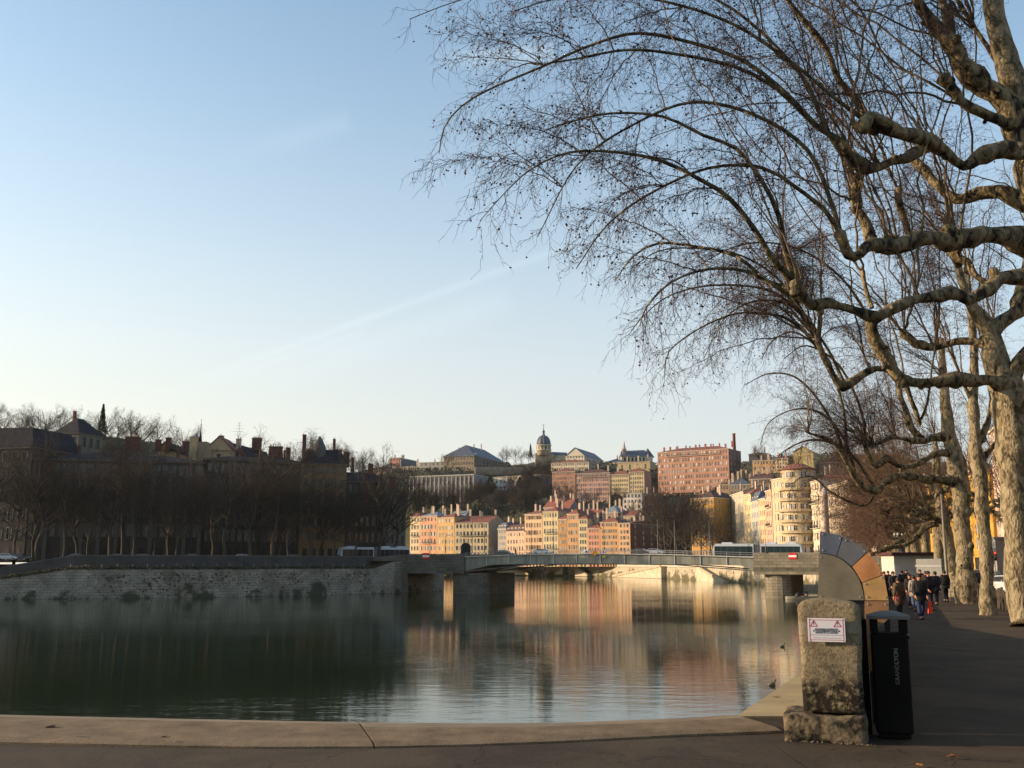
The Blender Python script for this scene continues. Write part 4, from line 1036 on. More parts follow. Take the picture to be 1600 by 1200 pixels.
lb(600.5, 272, 634, 285, 770, (0.11, 0.10, 0.085), 4, 4, 'grey house at the left bridge head behind the last dark tree', roof='gable', roof_h=3, chim=2, roof_m=m_slate_dk, sidecol=(0.12, 0.11, 0.1))
# gabled house lit by the sun above the roofs
root, M, W, H, D = lb(316, 276, 360, 276, 704, (0.46, 0.36, 0.22), 6, 1, 'house with a sunlit ochre gable and long dark roof rising above the left bank', roof='gable_front', roof_h=4.0, depth=10, chim=0, side_bays=0, cornice=False, win_w=.9)
def above(label, name, cat, px, py_top, py_base, Y, wpx, m, kind='stack', depth=1.2):
    x = xat(px, Y, (py_top + py_base) / 2); z0, z1 = zat(py_base, Y), zat(py_top, Y); w = wpx * Y / 1600
    mb = MB(); mb.box(-w / 2, w / 2, 0, depth, 0, z1 - z0 - .3); mb.box(-w / 2 - .12, w / 2 + .12, -.12, depth + .12, z1 - z0 - .3, z1 - z0 - .08)
    for k in range(max(1, int(w / .6))): mb.lathe([(.13, 0), (.1, .6)], 6, (-w / 2 + .35 + k * .6, depth / 2, z1 - z0 - .08), 1)
    return tag(mb.build(name, [m, m_pot], loc=(x, Y, z0)), label, cat)
# long dark roof right of the gable
x0, x1 = xat(328, 276, 700), xat(402, 276, 700)
root2 = thing('town_house', 'long dark roofed house running right from the sunlit gable', 'building', (x0, 278, LZ), group=LG)
mb = MB(); L = x1 - x0; z0, z1 = zat(712, 276) - LZ, zat(684, 276) - LZ
mb.add([(0, 0, z0), (L, 0, z0), (L, 16, z0), (0, 16, z0), (0, 8, z1), (L * .2, 8, z1), (L, 8, zat(700, 276) - LZ)], [(0, 1, 6, 5, 4), (1, 2, 6), (2, 3, 4, 5, 6), (3, 0, 4), (3, 2, 1, 0)])
mb.build('roof', [m_slate_dk], root2)
mb = MB(); mb.box(.2, L - .2, .3, 15.7, 0, z0 - .02); mb.build('wall', [mat('dark_render', (0.12, 0.105, 0.085), .9, .1, .3)], root2)
for (px, yt, yb, w, Y, m, lab) in ((345, 680, 690, 6, 284, m_chim_dk, 'small red chimney on the ridge right of the sunlit gable'),
    (372, 685, 704, 7, 282, m_chim, 'grey chimney carrying an aerial mast in the middle of the long dark roof'),
    (400.5, 683.5, 704, 14, 282, m_chim_dk, 'big brick-red chimney block at the end of the long dark roof'),
    (206, 682, 702, 22, 252, m_chim_dk, 'wide dark chimney block on the palace roof'),
    (246, 686, 704, 7, 254, m_chim_dk, 'narrow chimney left of the low lit gable on the palace roof'),
    (262, 683, 706, 7, 256, m_chim_dk, 'narrow chimney standing on the low lit gable'),
    (289, 689, 706, 9, 256, m_chim_dk, 'dark chimney left of the spired turret'),
    (430, 697, 716, 20, 262, m_chim_dk, 'stepped dark chimney block with a thin flue pipe'),
    (448, 703, 718, 9, 264, m_chim_dk, 'small dark chimney left of the flat dark roof line'),
    (482, 700, 722, 9, 263, m_chim, 'grey chimney immediately left of the pointed dome'),
    (527, 702, 724, 12, 266, m_chim_dk, 'tall red chimney right of the pointed dome'),
    (541, 706, 730, 8, 267, m_chim_dk, 'second tall red chimney right of the pointed dome'),
    (613, 745, 772, 10, 284, m_chim_dk, 'thick orange-brown chimney above the last house before the bridge')):
    above(lab, 'chimney_stack', 'chimney', px, yt, yb, Y, w, m)
# low lit gable
bldg('attic', 'small ochre attic gable with a dark roof on the palace skyline', 247, 257, 268, 257, 704, 716, (0.40, 0.31, 0.17), 1, 1, zbase=zat(722, 257), roof='gable_front', roof_h=2.4, depth=12, side_bays=0, chim=0, cornice=False, ground=.1, win_w=.8, roof_m=m_slate_dk)
# spired turret
def turret():
    Y = 262
    zb = zat(722, Y); s = Y / 1600; z = lambda y: zat(y, Y) - zb
    t = thing('spired_turret', 'ochre turret with a needle spire and ball finial above the left bank roofs', 'turret', (xat(309, Y, 690), Y, zb))
    b = MB(); b.box(-13 * s, -1 * s, 0, 3, 0, z(683)); b.box(-13.4 * s, -.7 * s, -.2, 3.2, z(683), z(682)); b.build('wall', [mat('turret_ochre', (0.44, 0.33, 0.17), .9, .12, .5)], t)
    b = MB(); b.box(-.9 * s, 14 * s, 0, 3, 0, z(690)); b.build('side_wall', [mat('turret_brown', (0.25, 0.18, 0.11), .9, .12, .5)], t)
    b = MB(); b.lathe([(2.9 * s, z(690)), (2.4 * s, z(686)), (.9 * s, z(674)), (.35 * s, z(666))], 8, (1.2 * s, 1.5, 0), sm=False); b.build('needle_spire', [m_slate_dk], t)
    b = MB(); b.tube([(1.2 * s, 1.5, z(668)), (1.2 * s, 1.5, z(653))], .05, 5)
    for yy, rr in ((665.8, 2.0), (662.3, 1.7)): b.lathe([(.1, z(yy + .5)), (rr * s, z(yy)), (.1, z(yy - .6))], 10, (1.2 * s, 1.5, 0))
    b.build('finial', [m_iron], t)
    b = MB(); b.lathe([(.9, z(682)), (.5, z(679)), (.05, z(675.5))], 8, (-6 * s, 1.5, 0), sm=False); b.build('pinnacle', [m_lead], t)
turret()
def aerial(px, py0, py1, Y, label):
    x = xat(px, Y, py0); z0, z1 = zat(py0, Y), zat(py1, Y)
    mb = MB(); mb.tube([(0, 0, 0), (0, 0, z1 - z0)], .04, 5)
    for i, f in enumerate((.98, .8, .62, .45)):
        w = (.5, .9, 1.3, .8)[i]; mb.tube([(-w, 0, (z1 - z0) * f), (w, 0, (z1 - z0) * f)], .025, 4)
        mb.tube([(0, -w * .6, (z1 - z0) * f - .1), (0, w * .6, (z1 - z0) * f - .1)], .025, 4)
    tag(mb.build('aerial', [m_iron], loc=(x, Y, z0)), label, 'aerial')
aerial(373, 686, 660, 282.6, 'branched television aerial on the grey chimney of the long dark roof')
aerial(453, 706, 692, 264.5, 'small television aerial right of the stepped chimney block')

# left background rise with its skyline trees
def left_rise():
    xs = np.linspace(-520, -20, 60); ys = np.linspace(300, 400, 16)
    X, Y = np.meshgrid(xs, ys)
    px = 800 + 1600 * X / Y
    sky = np.interp(px, [-600, 0, 120, 230, 300, 470, 560, 640], [640, 672, 680, 694, 706, 718, 745, 800])
    zt = EYE + (880 - sky) / 1600 * Y
    f = np.clip((Y - 300) / 60, 0, 1)
    Z = LZ * (1 - f) + zt * f + RNG.normal(size=X.shape) * .5 * f
    f = np.where(Y > 392, 0, f)
    edge_ = np.clip((-X - 45 - (Y - 300) * .35) / 25, 0, 1)
    Z = Z * edge_ + (-6) * (1 - edge_)
    V = np.stack([X, Y, Z], -1).reshape(-1, 3); ny, nx = X.shape
    i = np.arange((ny - 1) * nx).reshape(ny - 1, nx)[:, :-1].ravel()
    o = link('hillside', mesh_arrays('hillside', V, np.stack([i, i + 1, i + nx + 1, i + nx], 1), None, smooth=True, mats=[_mats['hill_ground']])); o['kind'] = 'structure'
left_rise()

# ---------------------------------------------------------------- bridge
def bridge():
    A = Vector((xat(727, 236), 236, 0)); B = Vector((xat(1178, 208), 208, 0))     # steel span between the stone ends
    u = B - A; L = u.length; u.normalize(); v = Vector((-u.y, u.x, 0))            # v: away from us
    t = thing('road_bridge', 'grey-green steel girder bridge with pale stone ends crossing the river', 'bridge', (A.x, A.y, WATER_Z))
    M = Matrix.Identity(4); M.col[0][:3] = u; M.col[1][:3] = v; M.col[2][:3] = (0, 0, 1)
    G = mat('girder_paint', (0.23, 0.235, 0.195), 0.55, 0.12, 0.5, streaks=0.45)
    G2 = mat('girder_trim', (0.42, 0.42, 0.37), 0.5, 0.08, 0.2)
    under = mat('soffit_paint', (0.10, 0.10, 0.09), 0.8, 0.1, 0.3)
    wid = 16.0
    Yat = lambda x: A.y + u.y * x
    zz = lambda x, y: zat(y, Yat(x)) - WATER_Z
    def top(x): return zz(x, np.interp(x / L, [0, .25, .5, .75, 1], [865.5, 861.5, 860.5, 861.8, 865.5]))
    def bot(x): return zz(x, np.interp(x / L, [0, .1, .25, .5, .75, .96, 1], [894, 884.2, 882.6, 881.8, 883.2, 885.4, 893]))
    N = 12; xs = [L * i / N for i in range(N + 1)]
    def panel(x0, x1, y0, y1, lo, hi, m, name, inset=0):
        mb = MB()
        K = 4; q = [x0 + (x1 - x0) * i / K for i in range(K + 1)]
        vs = []
        for x in q:
            for y, f in ((y0, lo), (y1, lo), (y1, hi), (y0, hi)): vs.append(M @ Vector((x, y, f(x))))
        fs = []
        for i in range(K):
            b = i * 4
            for j in range(4): fs.append((b + j, b + 4 + j, b + 4 + (j + 1) % 4, b + (j + 1) % 4))
        fs += [(0, 1, 2, 3), (K * 4 + 3, K * 4 + 2, K * 4 + 1, K * 4)]
        mb.add(vs, fs); return mb.build(name, [m], t)
    for i in range(N):
        g = 0.03
        panel(xs[i] + g, xs[i + 1] - g, 0, .25, lambda x: bot(x) + .22, lambda x: top(x) - .75, G, 'girder_panel')
        panel(xs[i] + g, xs[i + 1] - g, wid - .25, wid, lambda x: bot(x) + .22, lambda x: top(x) - .75, G, 'girder_panel')
    for i in range(1, N):
        for y0, y1 in ((-.14, .3), (wid - .3, wid + .14)):
            panel(xs[i] - .09, xs[i] + .09, y0, y1, lambda x: bot(x) + .22, lambda x: top(x) - .6, G2, 'stiffener')
    for y0, y1 in ((-.22, .42), (wid - .42, wid + .22)):
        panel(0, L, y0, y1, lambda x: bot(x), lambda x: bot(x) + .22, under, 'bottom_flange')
        panel(0, L, y0 - .12, y1 + .05, lambda x: top(x) - .75, lambda x: top(x) - .55, G2, 'top_flange')
    panel(0, L, .43, wid - .43, lambda x: top(x) - 1.5, lambda x: top(x) - .8, mat('deck_asphalt', (0.07, 0.07, 0.07), .9, .1, .5), 'deck')
    for k in range(7):
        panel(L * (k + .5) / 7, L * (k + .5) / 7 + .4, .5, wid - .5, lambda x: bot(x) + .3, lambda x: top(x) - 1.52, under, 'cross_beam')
    # railings
    for yy in (-.1, wid + .02):
        for i in range(24):
            x = L * i / 24
            panel(x - .04, x + .04, yy, yy + .08, lambda x: top(x) - .55, lambda x: top(x) + .18, m_steel, 'railing_post')
        panel(0, L, yy - .02, yy + .1, lambda x: top(x) + .18, lambda x: top(x) + .26, m_steel, 'handrail')
        panel(0, L, yy + .02, yy + .06, lambda x: top(x) - .2, lambda x: top(x) - .14, m_steel, 'handrail')
    # stone ends
    def stone(x0, x1, ytop, ybot, label, curved):
        mb = MB()
        z0, z1 = zz(x0, ybot), zz(x0, ytop)
        return z0, z1
    def stone_block(name, x0, x1, y0, y1, z0, z1, mtl=m_bridge_stone):
        P = [M @ Vector((x, y, 0)) for x, y in ((x0, y0), (x1, y0), (x1, y1), (x0, y1), (x0, y0))]
        me_rows = [[Vector((p.x, p.y, z0)) for p in P], [Vector((p.x, p.y, z1)) for p in P]]
        o = uvmesh(name, me_rows, mtl, parent=t, base=0)
        cp = MB(); cp.add([me_rows[1][i] for i in range(4)], [(0, 1, 2, 3)]); cp.add([me_rows[0][i] for i in range(4)], [(3, 2, 1, 0)])
        c = cp.build(name + '_top', [mat('stone_top', (0.38, 0.35, 0.28), .9, .15, .4)], o)
        return o
    # right end
    zr0, zr1 = zz(L, 891.5), zz(L, 863.5)
    stone_block('abutment_parapet', L, L + 34, -.35, .35, zr0, zr1)
    stone_block('abutment_parapet', L, L + 34, wid - .35, wid + .35, zr0, zr1)
    stone_block('cornice_band', L - .1, L + 34, -.6, -.36, zr0 - .05, zr0 + .65, mat('mossy_band', (0.10, 0.10, 0.07), .95, .4, .6))
    stone_block('abutment_deck', L, L + 34, .36, wid - .36, zr0 + .02, zr1 - 1.0, mat('stone_top', (0.38, 0.35, 0.28), .9, .15, .4))
    stone_block('soffit_slab', L + .05, L + 34, -.55, wid + .3, zr0 - .75, zr0 - .055)
    # pier right : px 1187..1226
    def pier(px0, px1, Y, name='pier', mm=None):
        w = (px1 - px0) * Y / 1600; x = ((xat((px0 + px1) / 2, Y)) - A.x) / u.x
        poly = []
        for k in range(9):
            a = math.pi + math.pi * k / 8; poly.append((x + w / 2 * math.cos(a), 1.6 + 1.6 * math.sin(a)))
        for k in range(9):
            a = math.pi * k / 8; poly.append((x + w / 2 * math.cos(a), 14.6 + 1.6 * math.sin(a)))
        P = [M @ Vector((a, b, 0)) for a, b in poly + [poly[0]]]
        rows = [[Vector((p.x, p.y, z)) for p in P] for z in (-.8, zr0 - .76)]
        return uvmesh(name, rows, mm or m_bridge_stone, parent=t, base=0)
    pier(1187, 1227, 209)
    # left end: stone approach coloured dark for shade px 625..727
    zl0, zl1 = zz(0, 891), zz(0, 865.5)
    x_l = -(727 - 625) * 238 / 1600
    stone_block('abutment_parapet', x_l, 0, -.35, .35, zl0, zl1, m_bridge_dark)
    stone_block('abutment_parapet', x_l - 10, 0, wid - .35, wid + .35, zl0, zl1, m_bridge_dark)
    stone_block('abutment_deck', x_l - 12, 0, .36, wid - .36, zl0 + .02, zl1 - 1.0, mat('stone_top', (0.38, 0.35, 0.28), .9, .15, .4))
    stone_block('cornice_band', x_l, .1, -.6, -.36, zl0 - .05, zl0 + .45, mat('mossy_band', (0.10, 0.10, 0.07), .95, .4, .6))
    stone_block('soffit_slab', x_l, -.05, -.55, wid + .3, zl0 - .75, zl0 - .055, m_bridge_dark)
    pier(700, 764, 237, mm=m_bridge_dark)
    # wing wall rising from the quay to the bridge head
    a = Vector((LB[6].x - 1.5, LB[6].y + 3.5, 0)) - A; a.z = 0
    b_ = M @ Vector((x_l, 0, 0))
    rows = [[Vector((a.x, a.y, -1)), Vector((b_.x, b_.y, -1))], [Vector((a.x, a.y, 3.1 - WATER_Z)), Vector((b_.x, b_.y, zl1))]]
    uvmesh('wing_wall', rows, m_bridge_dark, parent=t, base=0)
    # navigation signs: red-white-red plates
    for px, Y, y in ((665.5, 238, 869), (1241, 204, 869)):
        x = (xat(px, Y) - A.x) / u.x; w = 12 * Y / 1600; h = 9.5 * Y / 1600; z = zz(x, y)
        for k, (c, nm) in enumerate(((m_red, 'stripe'), (m_white, 'stripe'), (m_red, 'stripe'))):
            s = MB(); hh = h / 3
            s.box(x - w / 2, x + w / 2, -.46, -.36, z + h / 2 - (k + 1) * hh + .002, z + h / 2 - k * hh - .002, 0, M=M)
            s.build('no_entry_plate', [c], t)
    # signs in the middle of the span
    def sign_box(px, y, w, h, m, name, frame=None, diamond=False, dy=-.3):
        Y = Yat((xat(px, 223) - A.x) / u.x); x = (xat(px, Y) - A.x) / u.x; z = zz(x, y); s = MB()
        w *= Y / 1600; h *= Y / 1600
        MM = M @ Matrix.Translation((x, dy, z)) @ (Matrix.Rotation(R(45), 4, 'Y') if diamond else Matrix.Identity(4))
        s.box(-w / 2, w / 2, -.05, 0, -h / 2, h / 2, 0, M=MM)
        return s.build(name, [m], t)
    blue = mat('blue_sign', (0.02, 0.04, 0.25), .5, .05, 1); yel = mat('amber_sign', (0.75, 0.33, 0.02), .5, .05, 1)
    sign_box(916.5, 862, 7, 6.4, m_white, 'white_plate'); sign_box(917, 862, 3, 3, blue, 'blue_mark', dy=-.36)
    sign_box(930.5, 864, 6.6, 6.6, yel, 'amber_diamond', diamond=True)
    sign_box(945, 862, 6.6, 6, m_white, 'white_plate'); sign_box(943.5, 862, 1.2, 5, blue, 'blue_mark', dy=-.36); sign_box(946.6, 862, 1, 4, m_red, 'red_mark', dy=-.36)
    sign_box(945, 869.5, 6, 3, mat('green_yellow_sign', (0.35, 0.38, 0.03), .5, .05, 1), 'green_plate')
    return A, u, v, M, L, top, Yat, wid
BA, BU, BV, BM, BL, btop, bYat, BW = bridge()

def lamp_post(px, Y, y0, y1, label, arm=0, r=.09, group=None):
    x = xat(px, Y, 840); z0, z1 = zat(y0, Y), zat(y1, Y)
    t = thing('lamp_post', label, 'lamp post', (x, Y, z0), group=group)
    mb = MB(); mb.tube([(0, 0, 0), (0, 0, (z1 - z0) * .1), (0, 0, z1 - z0)], [r * 1.6, r, r * .6], 8); mb.build('pole', [mat('post_paint', (0.17, 0.15, 0.12), .5, .1, 1)], t)
    if arm:
        mb = MB(); mb.tube([(0, 0, z1 - z0 - .1), (arm * .5, 0, z1 - z0 + .35), (arm, 0, z1 - z0 + .3)], .05, 6); mb.build('arm', [m_steel], t)
        mb = MB(); mb.lathe([(.05, .12), (.28, .05), (.3, 0), (.1, -.08)], 10, (arm, 0, z1 - z0 + .25)); mb.build('lamp_head', [m_steel], t)
    return t
BG = 'slender posts along the bridge'
for (px, y1, arm, lab) in ((672, 818, 0, 'leftmost slender post on the bridge, before the salmon house'), (696, 838, .9, 'short lamp post on the bridge before the ochre house'), (738, 812, 0, 'slender bridge post before the wide cream house'), (757, 820, -.9, 'lamp post on the bridge before the right end of the wide cream house'),
    (830, 815, 0, 'slender bridge post before the peach house'), (864.5, 795, 0, 'tall slender bridge post before the yellow balcony house'), (943.5, 790, 0, 'tall slender bridge post above the white and green sign'), (1027.5, 812, 0, 'slender bridge post left of the bare trees'),
    (1054, 812, 0, 'slender bridge post before the bare trees'), (1108.5, 815, 0, 'slender post before the front of the trolleybus'), (1195.5, 820, .8, 'lamp post before the rear half of the trolleybus')):
    Y = bYat((xat(px, 222) - BA.x) / BU.x) + 1.2
    lamp_post(px, Y, 864, y1, lab, arm, .07, BG)

# trolleybuses
def bus():
    t = thing('trolleybus', 'articulated white trolleybus with dark windows crossing the bridge', 'trolleybus')
    L = 17.6; H = 3.15; Wd = 2.5
    wh = mat('bus_white', (0.40, 0.45, 0.50), .35, .04, .5); gl = mat('bus_glass', (0.008, 0.02, 0.024), .15, .2, .5, spec=.25); bl = mat('bus_grey', (0.12, 0.12, 0.13), .6, .1, 1)
    def body(x0, x1, front):
        prof = []   # side outline, rounded nose
        P = [(x0, .35), (x1, .35)]
        if front > 0: P += [(x1 + .25, .6), (x1 + .3, 1.6), (x1 + .05, 2.7), (x1 - .5, H)]
        else: P += [(x1, H)]
        if front < 0: P += [(x0 + .5, H), (x0 - .05, 2.7), (x0 - .3, 1.6), (x0 - .25, .6)]
        else: P += [(x0, H)]
        m = MB(); m.prism(P, -Wd / 2, Wd / 2, 0, M=Matrix.Rotation(R(90), 4, 'X')); return m.build('body', [wh], t)
    body(0, 8.2, -1); body(9.6, L, 1)
    mb = MB()
    for i in range(7): mb.box(8.2 + i * .2, 8.2 + i * .2 + .14, -Wd / 2 + .1 + .05 * (i % 2), Wd / 2 - .1 - .05 * (i % 2), .5, H - .15)
    mb.build('bellows', [bl], t)
    for a, b, n in ((.15, 8.05, 6), (9.75, L - .1, 6)):
        for k in range(n):
            for s in (-1, 1):
                w = MB(); x0 = a + (b - a) * k / n; x1 = a + (b - a) * (k + 1) / n - .03
                y = s * (Wd / 2 + .012); w.box(x0, x1, min(y, y - s * .02), max(y, y - s * .02), .62, 2.62, 0); w.build('window', [gl], t)
    for x, s in ((-.32, -1), (L + .32, 1)):
        w = MB(); w.prism([(x, 1.1), (x - s * .04, 1.1), (x - s * .3, 2.6), (x - s * .26, 2.6)], -1.1, 1.1, 0, M=Matrix.Rotation(R(90), 4, 'X')); w.build('windscreen', [gl], t)
    for k in range(3):
        m = MB(); x = (1.5, 10.5, 14.5)[k]; m.box(x, x + 2.2, -.8, .8, H, H + .28, taper=.12); m.build('roof_unit', [wh], t)
    for k, x in enumerate((2.4, 11.3, 15.6)):
        for s in (-1, 1):
            m = MB(); m.lathe([(.48, -.14), (.5, 0), (.48, .14)], 16, (0, 0, 0), M=Matrix.Translation((x, s * (Wd / 2 - .12), .5)) @ Matrix.Rotation(R(90), 4, 'X')); m.build('wheel', [m_black], t)
    for s in (-.3, .3):
        m = MB(); m.tube([(3.5, s, H + .2), (-2.2, s * 1.3, H + 2.0)], .035, 5); m.build('trolley_pole', [m_iron], t)
    return t
b0 = bus()
x = BL - (1180 - 1103) * 212 / 1600
d = math.atan2(BU.y, BU.x)
p = BA + BU * ((xat(1103.5, 216) - BA.x) / BU.x) + BV * 4.5
b0.location = (p.x, p.y, zat(847.5, p.y) - 3.43); b0.rotation_euler = (0, R(.5), d)
b1 = copy_tree(b0)
tag(b1, 'articulated trolleybus with pale roof standing in shade behind the trees at the left bridge head', 'trolleybus')
pa, pb = Vector((xat(531, 250), 250, 0)), Vector((xat(632, 254), 254, 0))
b1.location = (pa.x, 250, zat(853, 250) - 3.43); b1.rotation_euler = (0, 0, math.atan2(8.5, pb.x - pa.x))

# cars
def car(col, name='parked_car', van=False):
    t = thing(name, '', 'car')
    pm = mat('car_paint' + str(col)[:20], col, .3, .05, .5, spec=.6)
    mb = MB()
    if not van:
        side = [(-2.05, .35), (2.05, .35), (2.12, .62), (1.95, .82), (1.15, .95), (.55, 1.4), (-.95, 1.44), (-1.75, 1.0), (-2.1, .92)]
    else:
        side = [(-2.5, .35), (2.4, .35), (2.5, .8), (2.3, 1.1), (1.75, 1.3), (1.3, 2.05), (-2.5, 2.1)]
    Mx = Matrix.Rotation(R(90), 4, 'X')
    n = len(side); hw = .86
    vs = []
    for s in (-1, 1):
        for (x, z) in side:
            k = hw * (1 - .16 * max(0, (z - .95)) / .5) if not van else hw * (1 - .05 * max(0, z - 1))
            vs.append((x, s * k, z))
    fs = [tuple(range(n)), tuple(range(2 * n - 1, n - 1, -1))] + [(i, n + i, n + (i + 1) % n, (i + 1) % n) for i in range(n)]
    mb.add(vs, fs); body = mb.build('body', [pm], t); bevel(body, .07, 2)
    g = MB()
    if not van:
        for s in (-1, 1): g.prism([(1.0, .98), (.5, 1.34), (-.9, 1.37), (-1.55, 1.0)], 0, .012, M=Matrix.Translation((0, s * .805 + (.006 if s > 0 else -.006) + (.012 if s > 0 else 0), 0)) @ Mx)
    for s in (-1, 1):
        w = MB()
        P = [(1.0, .98), (.5, 1.33), (-.2, 1.36), (-.2, .98)] if not van else [(1.7, 1.3), (1.25, 1.95), (.4, 1.97), (.4, 1.3)]
        w.prism(P, -.01, .01, M=Matrix.Translation((0, s * .835, 0)) @ Mx); w.build('side_window', [m_glass], t)
        if not van:
            w = MB(); w.prism([(-.28, .98), (-.28, 1.36), (-.9, 1.37), (-1.5, 1.0)], -.01, .01, M=Matrix.Translation((0, s * .835, 0)) @ Mx); w.build('side_window', [m_glass], t)
    w = MB()
    if not van: w.add([(1.17, -.7, .99), (1.17, .7, .99), (.6, .62, 1.39), (.6, -.62, 1.39)], [(0, 1, 2, 3)])
    else: w.add([(1.8, -.74, 1.32), (1.8, .74, 1.32), (1.35, .7, 2.0), (1.35, -.7, 2.0)], [(0, 1, 2, 3)])
    w.build('windscreen', [m_glass], t)
    if not van: w = MB(); w.add([(-1.78, -.68, 1.02), (-1.78, .68, 1.02), (-1.02, .62, 1.44), (-1.02, -.62, 1.44)], [(3, 2, 1, 0)]); w.build('rear_window', [m_glass], t)
    for x in (-1.3, 1.3):
        for s in (-1, 1):
            m = MB(); m.lathe([(.28, -.1), (.32, -.08), (.32, .08), (.28, .1)], 16, (0, 0, 0), M=Matrix.Translation((x, s * .8, .32)) @ Mx); wo = m.build('wheel', [m_black], t)
            m = MB(); m.lathe([(.18, -.11), (.18, .11)], 10, (0, 0, 0), M=Matrix.Translation((x, s * .8, .32)) @ Mx); m.build('rim', [m_steel], wo)
    for s in (-1, 1):
        m = MB(); m.box(2.03, 2.13, s * .6 - .14, s * .6 + .14, .62, .76); m.build('headlight', [m_white], t)
        m = MB(); m.box(-2.14, -2.05, s * .66 - .1, s * .66 + .1, .72, .88) if not van else m.box(-2.52, -2.49, s * .74 - .06, s * .74 + .06, .8, 1.2); m.build('tail_light', [m_red], t)
    return t
CARS = {c: car(v) for c, v in (('dark', (0.03, 0.03, 0.035)), ('silver', (0.45, 0.46, 0.47)), ('blue', (0.05, 0.08, 0.2)), ('white', (0.6, 0.6, 0.6)))}
_used = set()
def put_car(c, loc, rz, label, group):
    o = CARS[c] if c not in _used else copy_tree(CARS[c]); _used.add(c)
    o.location = loc; o.rotation_euler = (0, 0, rz); tag(o, label, 'car', group); return o
LC = 'cars parked on the left quay'
for i, (px, c) in enumerate(((12, 'silver'), (30, 'dark'), (122, 'blue'), (187, 'dark'), (226, 'dark'), (302, 'dark'), (380, 'silver'), (459, 'dark'))):
    Y = np.interp(px, [0, 300, 585], [208, 215, 243])
    put_car(c, (xat(px, Y, 872), Y, LZ), R(4 + (px > 300) * 8), '%s car, %s from the left along the shaded left quay parapet' % ({'dark': 'dark', 'silver': 'silver', 'blue': 'blue', 'white': 'white'}[c], ORD[i]), LC)
for i, (px, c, lab) in enumerate(((834, 'white', 'white roofed car on the bridge below the peach house'), (772, 'dark', 'dark car on the bridge right of the wide cream house'), (1005, 'silver', 'silver car on the bridge before the dark side wall'), (985, 'dark', 'dark car on the bridge before the light peach corner house'))):
    x = (xat(px, 225) - BA.x) / BU.x; p = BA + BU * x + BV * 5
    put_car(c, (p.x, p.y, btop(x) + WATER_Z - .8), d, lab, 'cars crossing the bridge')
# small things on the left bank and bridge: dark utility frame, pedestrian handled later
def gantry():
    Y = 236; x = xat(727, Y)
    t = thing('equipment_cabin', 'small dark cabin with an arched top on the bridge before the wide cream house', 'cabin', (x - 2, Y + 2.2, zat(867, Y)))
    mb = MB(); mb.prism([(-1.1, 0), (1.1, 0), (1.1, 2.0), (.7, 2.6), (0, 2.8), (-.7, 2.6), (-1.1, 2.0)], -1, 1, M=Matrix.Translation((2, 0, 0)) @ Matrix.Rotation(R(90), 4, 'X')); mb.build('shell', [m_iron], t)
    mb = MB(); mb.box(1.6, 2.4, -1.03, -1.005, .2, 1.9); mb.build('door', [m_black], t)
    for k in range(6):
        m = MB(); m.box(3.3 + k * .95, 3.35 + k * .95, -.03, .03, 0, 1.7 - .12 * k); m.build('rail_post', [m_steel], t)
    m = MB()
    for z in (.7, 1.2, 1.6): m.box(3.3, 8.1, -.02, .02, z - .05, z); 
    m.build('rail', [m_white], t)
gantry()
# ---------------------------------------------------------------- trees
def unit(a): return a / np.maximum(np.linalg.norm(a, axis=-1, keepdims=True), 1e-9)
class TM:
    def __init__(s): s.V = []; s.Q = []; s.n = 0; s.T = []
    def tubes(s, P, Rr, k=4):
        P = np.asarray(P, float); m, n, _ = P.shape
        T = unit(np.gradient(P, axis=1)) if n > 2 else unit(np.repeat(P[:, 1:] - P[:, :1], 2, 1))
        mean = unit(T.mean(1)); ref = np.zeros_like(mean); ref[np.arange(m), np.abs(mean).argmin(1)] = 1
        N1 = unit(np.cross(T, ref[:, None, :])); N2 = np.cross(T, N1)
        a = np.arange(k) * 2 * np.pi / k
        ring = P[:, :, None, :] + Rr[:, :, None, None] * (np.cos(a)[None, None, :, None] * N1[:, :, None, :] + np.sin(a)[None, None, :, None] * N2[:, :, None, :])
        idx = np.arange(m * n * k).reshape(m, n, k) + s.n
        q = np.stack([idx[:, :-1, :], np.roll(idx, -1, 2)[:, :-1, :], np.roll(idx, -1, 2)[:, 1:, :], idx[:, 1:, :]], -1)
        s.V.append(ring.reshape(-1, 3)); s.Q.append(q.reshape(-1, 4)); s.n += m * n * k
    def balls(s, C, r):
        o = np.array([(1, 0, 0), (-1, 0, 0), (0, 1, 0), (0, -1, 0), (0, 0, 1), (0, 0, -1)], float)
        f = np.array([(0, 2, 4), (2, 1, 4), (1, 3, 4), (3, 0, 4), (2, 0, 5), (1, 2, 5), (3, 1, 5), (0, 3, 5)])
        m = len(C); V = C[:, None, :] + o[None] * np.asarray(r).reshape(-1, 1, 1)
        s.V.append(V.reshape(-1, 3)); s.T.append((f[None] + (np.arange(m) * 6)[:, None, None] + s.n).reshape(-1, 3)); s.n += m * 6
    def leaves(s, C, r, rg):
        m = len(C); u = unit(rg.normal(size=(m, 3))); w = unit(np.cross(u, rg.normal(size=(m, 3)))); r = np.asarray(r).reshape(-1, 1)
        V = np.stack([C - u * r, C + w * r * .6, C + u * r, C - w * r * .6], 1)
        s.V.append(V.reshape(-1, 3)); s.Q.append(np.arange(m * 4).reshape(m, 4) + s.n); s.n += m * 4
    def build(s, name, m, parent=None, kind=None, smooth=True, loc=None):
        me = mesh_arrays(name, np.concatenate(s.V), np.concatenate(s.Q) if s.Q else None, np.concatenate(s.T) if s.T else None, smooth=smooth, mats=[m])
        o = link(name, me, parent, loc)
        if kind: o['kind'] = kind
        return o

